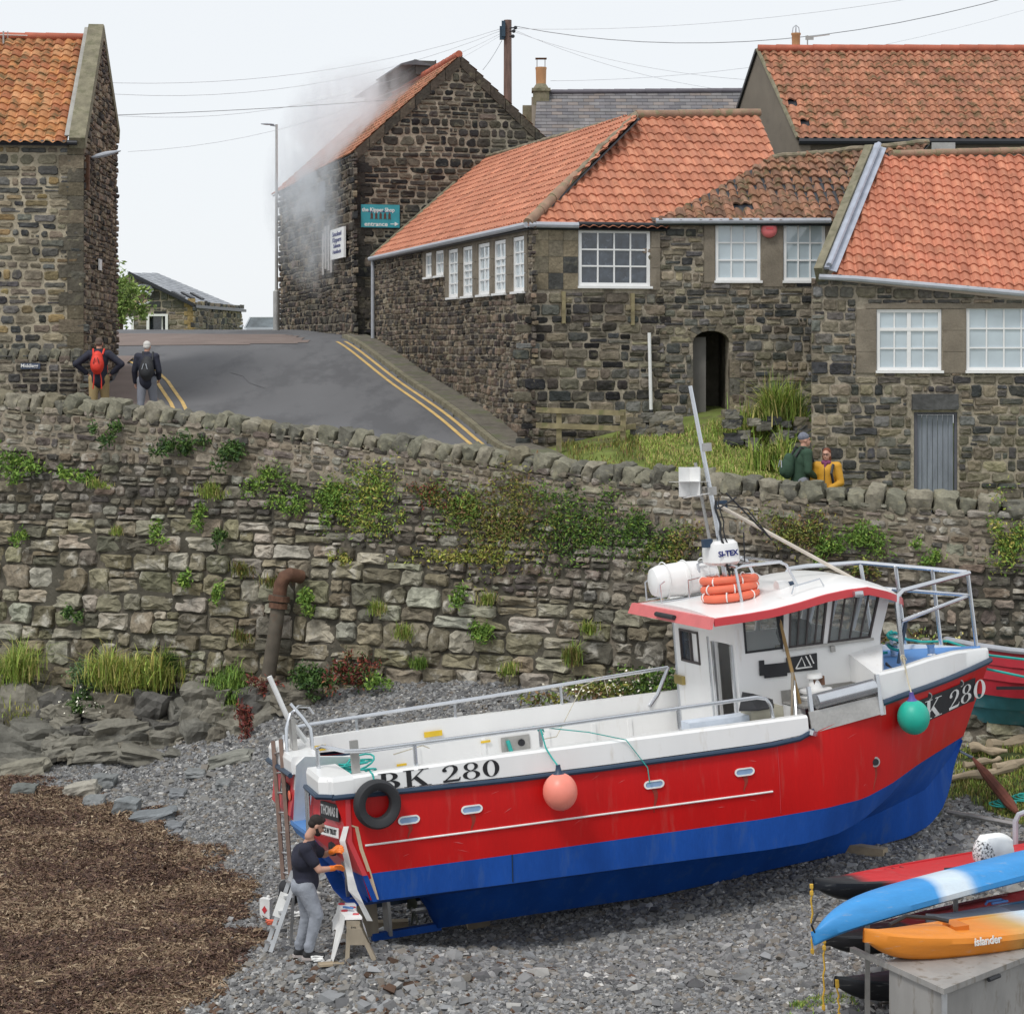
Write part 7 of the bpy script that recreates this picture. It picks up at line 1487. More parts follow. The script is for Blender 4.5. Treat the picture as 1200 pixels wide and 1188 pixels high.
buoy('green_buoy', (8.0, -1.62, 1.87), .215, m_greenbuoy, M('purple_neck', (.10, .07, .30)), 'green round buoy hanging from the bow rail', [(8.06, -1.45, 2.3), (8.09, -1.34, 2.5), (8.10, -1.30, 2.62)], m_rope)
lr = thing('liferaft_canister', 'white liferaft canister strapped on the wheelhouse roof', 'liferaft', B(5.75, .75, 3.5)); mb = MB(xf=lambda p: B(p))
mb.lathe((5.85, .75, 3.80), [(.10, -.50), (.19, -.47), (.225, -.38), (.24, -.05), (.25, -.04), (.25, .04), (.24, .05), (.225, .38), (.19, .47), (.10, .50)], 24, 'X'); mb.build('canister', m_white, lr, smooth=True)
mb = MB(xf=lambda p: B(p))
for x in (5.55, 5.86, 6.15): mb.tube([(x, .75+.262*math.cos(a_), 3.80+.262*math.sin(a_)) for a_ in [2*math.pi*k/20 for k in range(20)]], .010, 5, closed=True)
mb.build('strap', m_whitemetal, lr)
mb = MB(xf=lambda p: B(p))
for y in (.47, 1.03): mb.tube([(5.38, y, 3.52), (5.38, y, 3.78), (5.45, y, 3.82)], .012, 5); mb.tube([(5.38, y, 3.54), (6.3, y, 3.56)], .012, 5); mb.tube([(5.8, y, 3.54), (5.8, y, 3.80), (6.2, y, 3.84), (6.2, y, 3.56)], .012, 5)
mb.build('cradle', m_steel, lr)
for k in range(3):
    o = thing('life_ring', ('lowest', 'middle', 'topmost')[k]+' orange ring in the stack of three on the wheelhouse roof', 'life ring', B(6.2, -.35, 3.58+.1*k), 'orange life rings stacked on the roof'); mb = MB(xf=lambda p: B(p)); c = V((6.06+.012*k, -.34+.03*(k-1), 3.625+.10*k)); n = 30
    mb.tube([c+V((.35*math.cos(a_), .33*math.sin(a_), .02*math.cos(a_+k))) for a_ in [2*math.pi*j/n for j in range(n)]], .058, 10, closed=True); mb.build('ring', m_orange, o, smooth=True)
    mb = MB(xf=lambda p: B(p))
    for j in range(6):
        a_ = j*math.pi/3+.3*k; q = c+V((.35*math.cos(a_), .33*math.sin(a_), 0)); r_ = V((math.cos(a_), math.sin(a_), 0)); mb.tube([q+r_*.064*math.cos(t)+V((0, 0, .064*math.sin(t))) for t in [2*math.pi*i/10 for i in range(10)]], .010, 5, closed=True)
    mb.build('grab_line', m_letterw, o)
cr2 = thing('rope_coil', 'tangled coil of turquoise rope piled inside the stern', 'rope', B(.7, .2, 1.9)); mb = MB(xf=lambda p: B(p)); rr2 = random.Random(4)
for k in range(26):
    cx_, cy_, cz_ = .62+rr2.uniform(-.12, .2), .05+rr2.uniform(-.3, .35), 1.72+rr2.uniform(0, .3); r_ = rr2.uniform(.12, .24); ta, tb = rr2.uniform(-.8, .8), rr2.uniform(-.8, .8)
    mb.tube([(cx_+r_*math.cos(a_), cy_+r_*math.sin(a_), cz_+r_*(ta*math.cos(a_)+tb*math.sin(a_))*.6) for a_ in [2*math.pi*j/14 for j in range(14)]], .013, 5, closed=True)
mb.build('coil', m_teal, cr2, smooth=True)
mb = MB(xf=lambda p: B(p)); mb.box((.75, .05, 1.5), (.5, .8, .45)); mb.build('rope_bin', m_blackp, cr2)
def rope(name, pts, r, mat, lab, xf=B, cat='rope', grp=None):
    mb = MB(xf=(lambda p: B(p)) if xf else None); mb.tube(pts, r, 6); return tag(mb.build(name, mat, smooth=True), lab, cat, grp)
rope('thin_line', [(2.7, -1.6, 2.42), (3.4, -1.7, 2.27), (3.85, -1.80, 2.13), (4.1, -1.82, 1.75), (4.12, -1.80, 1.54)], .007, m_teal, 'thin line running from the near rail into a scupper')
rope('thin_line', [(4.9, 1.65, 2.2), (4.86, 1.66, 2.45), (4.4, 1.3, 2.4), (3.2, -1.0, 2.15), (2.78, -1.64, 2.25)], .006, m_rope, 'pale line stretched across the working deck')
rope('thin_line', [(.9, -1.55, 2.3), (1.6, -.3, 2.15), (2.0, .9, 1.9)], .007, m_rope, 'pale loose line near the stern rail')
mb = MB(xf=lambda p: B(p)); mb.tube([(8.7+.09*math.cos(k*.8), .1+.15*math.cos(k*.8+1), 2.50+.018*k) for k in range(16)], .022, 6); mb.tube([(8.7, .2, 2.75), (8.85, .3, 2.74), (9.1, .45, 2.6), (9.4, .55, 2.52), (9.75, .42, 2.50), (10.3, .2, 2.25), (12.2, -.6, 1.85)], .02, 6); mb.tube([(8.6, .1, 2.5), (8.2, .4, 2.46), (7.9, .8, 2.46)], .02, 6)
tag(mb.build('mooring_rope', m_teal, smooth=True), 'turquoise mooring rope wound on the foredeck bollard and led off right', 'rope')
rope('mooring_rope', [(10.1, .05, 2.1), (11.2, -.5, 1.75), (12.5, -1.1, 1.45)], .02, m_teal, 'lower turquoise rope leading right from the stem')
for k, (p, q, m_, lab) in enumerate((((6.62, -1.45, 1.2), (6.42, -1.05, 3.42), M('varnished_cane', (.30, .19, .07)), 'tall brown boat hook leaning on the wheelhouse side'), ((6.2, -1.5, 1.2), (6.45, -1.3, 2.62), m_wood, 'short wooden pole leaning by the bait box'), ((6.3, -1.62, 1.95), (6.48, -1.25, 2.5), m_steel, 'short steel pole leaning by the bait box'))):
    rope('boat_pole', [p, q], .02 if k else .024, m_, lab, cat='pole')
mb = MB(xf=lambda p: B(p)); mb.tube([(6.44, -1.08, 3.05), (6.42, -1.05, 3.45)], .035, 8)
tag(mb.build('pole_grip', m_black), 'black grip at the top of the tall boat hook', 'grip')
# stern ladder, brown
ld = thing('stern_ladder', 'long brown ladder standing upright against the far stern quarter', 'ladder', B(-.3, .9, .1))
la, lbm = at(320, 868, 27.3), at(332, 1030, 26.9); lc, ldn = at(329, 866, 27.0), at(341, 1032, 26.6)
for p, q in ((la, lbm), (lc, ldn)): mb = MB(); mb.bar(q, p, .05, .07, up=(0, 1, 0)); mb.build('rail', m_ladder, ld)
for k in range(7): t = (k+.35)/7; p, q = lbm.lerp(la, t), ldn.lerp(lc, t); mb = MB(); mb.tube([p, q], .016, 6); mb.build('rung', m_steel, ld)
# chocks
for k, (px, py, w_, lab) in enumerate(((760, 1052, .35, 'short timber block wedged under the middle of the keel'), (1010, 1000, .6, 'longer timber under the forefoot of the boat'), (560, 1092, .3, 'timber scrap under the keel near the stern'), (455, 1095, .5, 'timber baulk under the stern gear'))):
    c = hit(beach_f, px, py); mb = MB(); mb.bar(c+V((-w_/2, .25, .04)), c+V((w_/2, -.15 if k == 1 else .3, .05)), .16, .12); tag(mb.build('timber_block', m_drift), lab, 'timber')
# ================================================================== PEOPLE
def blob(name, prims, vox, mat, parent, smooth=2):
    "overlapping tapered limbs and ellipsoids fused into one continuous skin"
    mb = MB()
    for p in prims:
        if p[0] == 'c':
            _, a, b_, ra, rb_ = p; a, b_ = V(a), V(b_); ax = (b_-a).normalized(); L_ = (b_-a).length; q = ax.to_track_quat('Z', 'Y').to_matrix(); pr = []
            for k in range(6): t = -math.pi/2+k*math.pi/10; pr.append((max(.0005, ra*math.cos(t)), ra*math.sin(t)))
            pr.append((ra, 0)); pr.append((rb_, L_))
            for k in range(1, 6): t = k*math.pi/10; pr.append((max(.0005, rb_*math.cos(t)), L_+rb_*math.sin(t)))
            mb.lathe(a, pr, 14, M=q)
        else:
            c, r = V(p[1]), p[2]; Mr = p[3] if len(p) > 3 else Matrix.Identity(3); vs = []; n1, n2 = 10, 16
            pr = [(max(.001, math.sin(math.pi*k/n1)), -math.cos(math.pi*k/n1)) for k in range(n1+1)]; b0 = len(mb.V)
            vs = [c+Mr@V((rr_*math.cos(2*math.pi*j/n2)*r[0], rr_*math.sin(2*math.pi*j/n2)*r[1], h_*r[2])) for rr_, h_ in pr for j in range(n2)]
            mb.add(vs, [(i*n2+k, i*n2+(k+1) % n2, (i+1)*n2+(k+1) % n2, (i+1)*n2+k) for i in range(n1) for k in range(n2)]+[tuple(range(n2))[::-1], tuple(n1*n2+k for k in range(n2))])
    o = mb.build(name, mat, parent)
    m = o.modifiers.new('fuse', 'REMESH'); m.mode = 'VOXEL'; m.voxel_size = vox; m.use_smooth_shade = True
    m2 = o.modifiers.new('soft', 'SMOOTH'); m2.iterations = smooth; m2.factor = .5
    return o
def fingers(w_, d, side, palmn, ln=.075, r=.0085, curl=.5, spread=.02):
    "four unequal bent fingers and a thumb from the wrist w_, hand direction d"
    w_, d, side, pn = V(w_), V(d).normalized(), V(side).normalized(), V(palmn).normalized(); out = [('c', w_, w_+d*.05, .022, .026), ('e', w_+d*.055, (.036, .036, .036))]
    out[1] = ('c', w_+d*.03-side*.018, w_+d*.07+side*.018, .018, .018); out.append(('c', w_+d*.03+side*.018, w_+d*.07-side*.018, .018, .018))
    for k, l_ in enumerate((.85, 1, .95, .75)):
        b0 = w_+d*.075+side*(.03-.02*k); k1 = b0+d*ln*.5*l_*math.cos(curl*.5)+pn*ln*.5*l_*math.sin(curl*.5)+side*spread*(.5-k/3); k2 = k1+d*ln*.45*l_*math.cos(curl*1.6)+pn*ln*.45*l_*math.sin(curl*1.6)
        out += [('c', b0-d*.02, k1, r*1.1, r), ('c', k1, k2, r, r*.85)]
    t0 = w_+d*.02+side*.025; t1 = t0+d*.035+side*.03+pn*.01; t2 = t1+d*.03+side*.01+pn*.015; out += [('c', t0, t1, r*1.3, r*1.1), ('c', t1, t2, r*1.1, r*.95)]
    return out
def head(c, f, s=1, tiltm=None):
    "head centre c, face direction f (unit)"
    c, f = V(c), V(f).normalized(); r = f.cross(V((0, 0, 1))).normalized(); u = r.cross(f); Mr = Matrix((r, f, u)).transposed(); P = lambda x, y, z: c+Mr@(V((x, y, z))*s)
    return [('e', P(0, -.01, .03), (.073*s, .092*s, .085*s), Mr), ('e', P(0, .02, -.035), (.058*s, .07*s, .075*s), Mr), ('e', P(0, .055, -.085), (.03*s, .028*s, .022*s), Mr), ('c', P(0, .085, .0), P(0, .104, -.028), .009*s, .014*s), ('e', P(0, .088, .028), (.05*s, .012*s, .012*s), Mr),
            ('e', P(.074, -.005, -.005), (.01*s, .02*s, .03*s), Mr), ('e', P(-.074, -.005, -.005), (.01*s, .02*s, .03*s), Mr), ('c', P(-.018, .083, -.055), P(.018, .083, -.055), .009*s, .009*s), ('c', P(0, -.02, -.04), P(0, -.035, -.15), .052*s, .056*s)], Mr, P
def eyes(o, P, s=1, parent=None):
    for x in (-.03, .03): mb = MB(); mb.lathe(P(x, .078, .010), [(.004*s, -.006), (.011*s, -.004), (.011*s, .004), (.004*s, .006)], 10, M=Matrix.Identity(3)); mb.build('eye', M('eye_dark', (.03, .02, .02), rough=.2) if 'eye_dark' not in bpy.data.materials else bpy.data.materials['eye_dark'], parent, smooth=True)
m_navyT = M('dark_tshirt', (.018, .019, .035), rough=.9, var=.2, scale=8); m_grey = M('grey_joggers', (.27, .29, .33), rough=.95, var=.16, scale=7, bump=.035, bscale=9); m_hair = M('dark_hair', (.018, .012, .01), rough=.8, var=.3, scale=40)
m_glove = M('orange_glove', (.85, .20, .02), rough=.5); m_shoe = M('black_shoe', (.02, .02, .022), rough=.7); m_sole = M('pale_sole', (.45, .40, .38), rough=.8)
# ---- the man working at the stern
wk = thing('person', 'bearded man in a dark T-shirt, grey joggers and orange gloves working at the stern', 'person', (at(362, 1122, 24.5).x, 24.5, 0))
W = lambda px, py, dy=0: at(px, py, 24.5+dy)
hp_, ch_ = W(357, 1037), W(356, 1008); nk = W(363, 984); hd = W(371, 967)
shN, shF = W(358, 996, -.19), W(366, 994, .17); elN, wrN = W(374, 1019, -.22), W(391, 1017, -.10); elF, wrF = W(380, 1001, .22), W(391, 997, .12)
fdir = V((.93, .18, -.42)).normalized(); hpr, Mr, HP = head(hd, fdir, .98)
kN, aN = W(371, 1072, -.12), W(362, 1112, -.14); kF, aF = W(360, 1073, .12), W(351, 1109, .10); hN, hF = W(358, 1040, -.10), W(357, 1040, .10)
sk_ = hpr+[('c', nk, ch_, .06, .13), ('c', ch_+V((0, -.06, .06)), shN, .09, .06), ('c', ch_+V((0, .06, .06)), shF, .09, .06), ('c', ch_, hp_, .14, .13), ('c', shN, elN, .052, .043), ('c', elN, wrN, .042, .028), ('c', shF, elF, .052, .043), ('c', elF, wrF, .042, .028), ('c', hp_, hN, .12, .10), ('c', hp_, hF, .12, .10), ('c', hN, kN, .085, .06), ('c', kN, aN, .055, .04), ('c', hF, kF, .085, .06), ('c', kF, aF, .055, .04)]
body = blob('body', sk_, .010, m_skin, wk)
def hairb(P, Mr, mat, parent, s=1, extra=()): return blob('hair', [('e', P(0, -.022, .052), (.079*s, .090*s, .078*s), Mr), ('e', P(0, -.05, .01), (.074*s, .062*s, .06*s), Mr)]+list(extra), .008, mat, parent, 1)
hairb(HP, Mr, m_hair, wk, 1, [('e', HP(0, .045, .092), (.055, .035, .028), Mr)])
blob('beard', [('e', HP(0, .048, -.082), (.050, .045, .036), Mr), ('c', HP(-.056, .01, -.03), HP(-.035, .05, -.08), .018, .022), ('c', HP(.056, .01, -.03), HP(.035, .05, -.08), .018, .022)], .007, m_hair, wk, 1)
eyes(None, HP, 1, wk)
lo = W(358, 1030)
blob('tshirt', [('c', ch_+V((0, 0, .07)), W(359, 1033), .150, .155), ('e', ch_+V((0, 0, .02)), (.155, .21, .17)), ('c', ch_+V((.03, -.05, .10)), shN+V((0, 0, .01)), .10, .085), ('c', ch_+V((.03, .05, .10)), shF+V((0, 0, .01)), .10, .085), ('c', shN, shN.lerp(elN, .62), .078, .070), ('c', shF, shF.lerp(elF, .6), .078, .070), ('c', nk+V((0, 0, -.04)), ch_, .075, .12), ('e', lo, (.145, .185, .06))], .012, m_navyT, wk)
blob('trousers', [('e', hp_+V((0, 0, .0)), (.145, .18, .13)), ('c', hp_, hN, .13, .115), ('c', hp_, hF, .13, .115), ('c', hN, kN, .115, .085), ('c', kN, aN, .082, .058), ('c', hF, kF, .115, .085), ('c', kF, aF, .082, .058), ('e', aN+V((0, 0, .04)), (.066, .066, .06)), ('e', aF+V((0, 0, .04)), (.066, .066, .06)), ('e', hp_+V((-.06, 0, .0)), (.11, .16, .13))], .012, m_grey, wk)
for a_ in (aN, aF):
    blob('shoe', [('e', a_+V((.0, 0, -.04)), (.06, .052, .055)), ('c', a_+V((-.03, 0, -.065)), a_+V((.16, .0, -.078)), .045, .038)], .008, m_shoe, wk)
    mb = MB(); mb.loft([[(a_.x+x, a_.y-w_, z), (a_.x+x, a_.y+w_, z), (a_.x+x, a_.y+w_*.95, z-.028), (a_.x+x, a_.y-w_*.95, z-.028)] for x, w_, z in ((-.085, .02, a_.z-.09), (-.05, .045, a_.z-.09), (.1, .05, a_.z-.095), (.17, .035, a_.z-.095), (.2, .01, a_.z-.09))]); mb.build('sole', m_sole, wk)
for w_, e_, dd, pn in ((wrN, elN, V((1, .12, .12)), V((.2, .3, -1))), (wrF, elF, V((1, .0, .35)), V((.3, -.3, -1)))):
    blob('glove', [('c', w_-(w_-e_).normalized()*.05, w_, .036, .034)]+fingers(w_-V((.02, 0, 0)), dd, V((0, -.6, .8)) if w_ is wrN else V((0, .5, .85)), pn, ln=.085, r=.0105, curl=.55), .0065, m_glove, wk, 1)
# ---- generic walkers: local frame x right, y forward, z up
def walker(lab, base, yaw, h_, cl, arms, skinm, hairm, face=None, sm=1, step=.1, extra=None, hat=None, vox=.014, hairlen=0, bend=0):
    t = thing('person', lab, 'person', base); k = h_/1.75; cy, sy = math.cos(yaw), math.sin(yaw); G = lambda x, y, z: V((base[0]+(x*cy-y*sy)*k, base[1]+(x*sy+y*cy)*k, base[2]+z*k)); D = lambda x, y, z: G(x, y, z)-G(0, 0, 0)
    fc = face or (0, 1, 0); f = D(*fc).normalized(); hc = G(0, .03+bend, 1.63); hpr, Mr, P = head(hc, f, k)
    sh = [G(s_*.19, bend*.8, 1.42) for s_ in (-1, 1)]; el, wr = [G(*a[0]) for a in arms], [G(*a[1]) for a in arms]; hipc, chs = G(0, 0, .96), G(0, bend*.6, 1.28)
    hi = [G(s_*.10, 0, .92) for s_ in (-1, 1)]; kn = [G(s_*.11, .03+s_*step, .50) for s_ in (-1, 1)]; an = [G(s_*.11, -.02+s_*step*1.3, .09) for s_ in (-1, 1)]
    pr = hpr+[('c', G(0, bend, 1.5), chs, .06*k, .12*k), ('c', chs, hipc, .13*k, .12*k)]
    for i in (0, 1): pr += [('c', chs+D(0, 0, .08), sh[i], .08*k, .055*k), ('c', sh[i], el[i], .05*k, .04*k), ('c', el[i], wr[i], .04*k, .027*k), ('c', hipc, hi[i], .11*k, .09*k), ('c', hi[i], kn[i], .08*k, .055*k), ('c', kn[i], an[i], .052*k, .036*k), ('c', an[i], an[i]+D(0, .14, -.05), .04*k, .035*k)]; dd = (wr[i]-el[i]).normalized(); sd_ = dd.cross(D(0, 1, 0)).normalized() if abs(dd.dot(D(0, 1, 0).normalized())) < .9 else D(1, 0, 0); pr += fingers(wr[i], dd, D(0, 1, 0).normalized() if abs(dd.dot(f)) < .8 else sd_, D(1 if i == 0 else -1, 0, 0), ln=.08, r=.011, curl=.7)
    blob('body', pr, vox*.8, skinm, t)
    jk = [('c', chs+D(0, 0, .04), G(0, 0, .90), .165*k, .175*k), ('e', chs, (.19*k, .165*k, .2*k), Mr), ('c', G(0, bend, 1.47), chs, .085*k, .15*k)]
    for i in (0, 1): jk += [('c', chs+D(0, 0, .10), sh[i], .11*k, .09*k), ('c', sh[i], el[i], .085*k, .068*k), ('c', el[i], el[i].lerp(wr[i], .9), .066*k, .05*k)]
    blob('jacket', jk, vox, cl[0], t)
    blob('trousers', [('c', hipc, hi[0], .14*k, .12*k), ('c', hipc, hi[1], .14*k, .12*k)]+[x for i in (0, 1) for x in (('c', hi[i], kn[i], .115*k, .085*k), ('c', kn[i], an[i]+D(0, 0, .02), .082*k, .065*k))], vox, cl[1], t)
    for i in (0, 1): blob('shoe', [('c', an[i]+D(0, -.03, -.045), an[i]+D(0, .16, -.05), .048*k, .042*k), ('e', an[i], (.055*k, .06*k, .06*k))], vox*.8, m_shoe, t)
    if hairm: hairb(P, Mr, hairm, t, k, [('c', P(s_*.055, -.02, -.03), P(s_*.06, -.03, -.09-hairlen), .03*k, .02*k) for s_ in (-1, 1)] if hairlen else [])
    if hat: blob('hat', [('e', P(0, -.015, .062), (.084*k, .102*k, .075*k), Mr), ('e', P(0, -.02, .105), (.055*k, .07*k, .045*k), Mr)], .009, hat, t, 1)
    eyes(None, P, k, t)
    if extra: extra(t, G, D, P, Mr, k)
    return t
def backpack(col, strap, w_=.15, h_=.24, dx=0, hang=False, z=1.2):
    def f(t, G, D, P, Mr, k):
        yw = math.atan2(D(1, 0, 0).y, D(1, 0, 0).x); Rz = Matrix.Rotation(yw, 3, 'Z')
        o = thing('backpack', bp_lab, 'backpack', G(dx, -.24, z)); blob('bag', [('e', G(dx, -.25, z-.04), (w_*k, .12*k, h_*.85*k), Rz), ('e', G(dx, -.22, z+.06), (w_*.85*k, .10*k, h_*.75*k), Rz), ('e', G(dx, -.33, z-.08), (w_*.7*k, .06*k, h_*.45*k), Rz)], .013, col, o)
        for s_ in (-1, 1): mb = MB(); mb.tube([G(dx+s_*.09, -.14, z+.16), G(dx*.5+s_*.11, -.04, 1.52), G(dx*.5+s_*.11, .14, 1.45), G(dx*.5+s_*.13, .19, 1.25), G(dx+s_*.15, .05, 1.05)], .02*k, 6); mb.build('strap', strap, o, smooth=True)
        if hang:
            for s_ in (-1, 1): mb = MB(); mb.tube([G(s_*.06, -.26, z-.2), G(s_*.075+.01, -.235, .92), G(s_*.085, -.23, .72)], .013*k, 5); mb.build('hanging_strap', strap, o, smooth=True)
        for s_ in (-.5, .5): mb = MB(); mb.tube([G(dx+s_*.12, -.385, z-.02), G(dx+s_*.05, -.375, z+.1)], .008, 5); mb.build('bungee', m_blackp if col.name.startswith('red') else m_gutter, o)
    return f
m_navyj = M('navy_jacket', (.018, .02, .035), rough=.8, var=.2, scale=8); m_redbag = M('red_backpack', (.68, .04, .02), rough=.6); m_tan = M('tan_trousers', (.34, .25, .12), rough=.9, var=.12); m_jean = M('grey_jeans', (.20, .21, .24), rough=.9, var=.15); m_green = M('green_jacket', (.028, .065, .038), rough=.85, var=.15, scale=8); m_yel = M('mustard_jacket', (.55, .28, .02), rough=.7, var=.1, scale=8)
p1 = (at(116, 400, 41.9).x, 41.9, uz(at(116, 400, 41.9).x, 41.9)+.07); p2 = (at(172, 400, 42).x, 42, uz(at(172, 400, 42).x, 42)+.07)
bp_lab = 'bright red backpack with dangling straps on the left walker'
h1 = (EYE+(400-396)/FPX*41.9-p1[2]); h2 = (EYE+(400-400)/FPX*42-p2[2])
walker('walker in a navy jacket and tan trousers, hands on hips, seen from behind', p1, .05, max(1.6, min(1.9, h1)), (m_navyj, m_tan), [((-.46, -.05, 1.22), (-.24, .06, 1.02)), ((.46, -.05, 1.22), (.24, .06, 1.02))], m_skin, M('brown_grey_hair', (.12, .09, .07), rough=.9), step=.06, extra=backpack(m_redbag, m_redbag, .14, .24, hang=True, z=1.25))
bp_lab = 'black backpack slung on the back of the white-haired walker'
walker('white-haired walker in a navy jacket and grey trousers, seen from behind', p2, -.15, max(1.55, min(1.85, h2)), (m_navyj, m_jean), [((-.27, .0, 1.12), (-.28, .08, .86)), ((.27, -.02, 1.12), (.22, .14, .95))], m_skin, M('white_hair', (.62, .60, .56), rough=.9), step=.09, extra=backpack(m_black, m_black, .16, .27, dx=.08, z=1.18))
p3 = (at(938, 400, 35.1).x, 35.1, EYE+(400-506)/FPX*35.1-1.78); p4 = (at(969, 400, 34.95).x, 34.95, EYE+(400-521)/FPX*34.95-1.68)
bp_lab = 'dark backpack on the man in the green jacket'
walker('man in a green jacket and grey woollen hat looking right over the wall', p3, -1.25, 1.75, (m_green, m_jean), [((-.26, -.04, 1.12), (-.16, .20, .98)), ((.26, .02, 1.12), (.16, .22, 1.0))], m_skin, None, hat=M('grey_wool_hat', (.16, .17, .21), rough=.95, var=.2, scale=30), face=(.15, 1, .12), extra=backpack(m_green, m_black, .13, .22, z=1.2), bend=.05)
def glasses(t, G, D, P, Mr, k):
    mb = MB()
    for x in (-.033, .033): mb.tube([P(x+.026*math.cos(a_), .094, .008+.02*math.sin(a_)) for a_ in [2*math.pi*j/12 for j in range(12)]], .003, 4, closed=True)
    mb.tube([P(-.008, .096, .01), P(.008, .096, .01)], .003, 4); mb.build('glasses', m_blackp, t)
    mb = MB(); mb.tube([G(-.14, .10, 1.46), G(-.13, .19, 1.3), G(-.16, .12, 1.08)], .025, 6); mb.build('bag_strap', m_blackp, t, smooth=True)
    blob('scarf', [('c', P(-.05, .02, -.14), P(.05, .03, -.14), .04, .04), ('c', P(0, .07, -.15), P(.01, .09, -.24), .03, .02)], .01, M('plum_scarf', (.20, .05, .12), rough=.9), t, 1)
    mb = MB(); mb.tube([G(.0, .195, 1.0), G(.0, .2, 1.4)], .006, 4); mb.build('zip', m_blackp, t)
walker('woman in a mustard jacket and glasses beside the man in green', p4, 2.75, 1.62, (m_yel, m_jean), [((-.27, .04, 1.12), (-.10, .24, 1.02)), ((.27, .02, 1.12), (.14, .22, 1.02))], m_skin, M('auburn_hair', (.16, .045, .02), rough=.8), hairlen=.02, extra=glasses)
# ================================================================== round the stern
# stepladder behind the man
st = thing('step_ladder', 'worn aluminium step ladder leaning behind the man', 'ladder', tuple(at(330, 1115, 25.2)))
T0, T1 = at(345, 1018, 25.5), at(348, 1018, 25.75)
F0, F1 = at(311, 1113, 25.2), at(317, 1115, 24.95)
for p, q in ((F0, at(343, 1020, 25.35)), (F1, at(349, 1022, 25.2))): mb = MB(); mb.bar(p, q, .05, .07, up=(0, 1, 0)); mb.build('front_rail', m_alu, st)
for k in range(5): t = .12+k*.19; p = F0.lerp(at(343, 1020, 25.35), t); q = F1.lerp(at(349, 1022, 25.2), t); mb = MB(); mb.bar(p, q, .10, .025); mb.build('step', m_alu, st)
for x in (0, .22): p = at(341, 1080, 25.9+x); mb = MB(); mb.bar(V((p.x, p.y, gz(p.x, p.y))), at(345, 1022, 25.45+x), .035, .035, up=(0, 1, 0)); mb.build('rear_strut', m_alu, st)
mb = MB(); p, q = F0.lerp(at(343, 1020, 25.35), .42), F0.lerp(at(343, 1020, 25.35), .72); mb.bar(p+V((.02, -.12, .03)), q+V((.02, -.12, .03)), .13, .02, up=(0, 1, 0)); mb.build('rag', m_letterw, st)
# trestle with white cloth
sw = thing('saw_horse', 'wooden trestle draped with white cloth in front of the stern', 'trestle', tuple(at(415, 1125, 24.3)))
a0, a1 = at(414, 1082, 24.2), at(405, 1062, 25.0); mb = MB(); mb.bar(a0, a1, .16, .07); mb.build('beam', m_wood, sw)
for p, q in ((a0+V((-.05, .02, -.02)), at(407, 1132, 24.2)), (a0+V((.05, .02, -.02)), at(439, 1128, 24.2)), (a1+V((-.04, 0, -.02)), at(392, 1120, 25.05)), (a1+V((.05, 0, -.02)), at(428, 1108, 25.1))):
    mb = MB(); mb.bar(V((q.x, q.y, gz(q.x, q.y)+.02)), p, .05, .08, up=(0, 1, 0)); mb.build('leg', m_wood, sw)
mb = MB(); mb.prism([at(406, 1088, 24.17), at(424, 1088, 24.17), at(429, 1107, 24.17), at(410, 1107, 24.17)], (0, .02, 0)); mb.build('gusset', m_wood, sw)
cl = thing('cloth', 'white cloth draped over the trestle with a blue tool on it', 'cloth', tuple(a0)); secs = []
for t in np.linspace(0, 1, 8):
    c = a0.lerp(a1, float(t)); w_ = .10; j = .02*math.sin(t*9); L1, L2 = (.60 if t < .2 else .16+.05*math.sin(t*14)), (.20+.05*math.sin(t*11) if t < .3 else .12)
    secs.append([c+V((-w_-.05-L1*.22, -.03, -L1)), c+V((-w_-.02, -.01, -.08)), c+V((-w_+j, 0, .045)), c+V((w_+j, 0, .05)), c+V((w_+.03, -.01, -.06)), c+V((w_+.06+L2*.2, -.03, -L2))])
mb = MB(); mb.loft(secs, closed=False); vb = [tuple(V(v)+V((0, 0, -.006))) for v in mb.V]; mb.build('sheet', m_letterw, cl, smooth=True)
mb = MB(); c = a0.lerp(a1, .55)+V((0, 0, .075)); mb.bar(c+V((-.07, .05, 0)), c+V((.05, -.08, .02)), .03, .02); tag(mb.build('paint_scraper', m_bluedeck), 'small blue scraper lying on the white cloth', 'tool')
for k in range(4): mb = MB(); mb.rock(a0.lerp(a1, .3+.2*k)+V((.06*(-1)**k, 0, .055)), (.09, .07, .01), k, n=2); mb.build('red_paint_smear', m_redtrim, cl)
# tin, black drum, bits
tn = hit(beach_f, 312, 1076); td = thing('paint_tin', 'white rectangular thinner can with a red diamond on shingle', 'can', tn); mb = MB(); Rz = Matrix.Rotation(-.35, 3, 'Z'); mb.box(tn+V((0, 0, .14)), (.15, .10, .27), M=Rz); mb.build('body', m_letterw, td)
mb = MB(); c = tn+V((-.0, 0, .13))+Rz@V((0, -.053, 0)); mb.prism([c+Rz@V((0, 0, .055)), c+Rz@V((-.04, 0, 0)), c+Rz@V((0, 0, -.055)), c+Rz@V((.04, 0, 0))], Rz@V((0, -.003, 0))); mb.build('hazard_diamond', m_redtrim, td)
mb = MB(); mb.lathe(tn+V((.03, 0, .275)), [(.025, 0), (.025, .03), (.012, .04)], 10); mb.build('cap', m_letterw, td)
dr_ = hit(beach_f, 333, 1062); mb = MB(); mb.lathe(dr_+V((-.1, .3, .14)), [(.10, 0), (.14, .03), (.14, .3), (.11, .34)], 16, 'X'); tag(mb.build('rubber_roller', m_black, smooth=True), 'dark rubber roller lying behind the step ladder', 'roller')
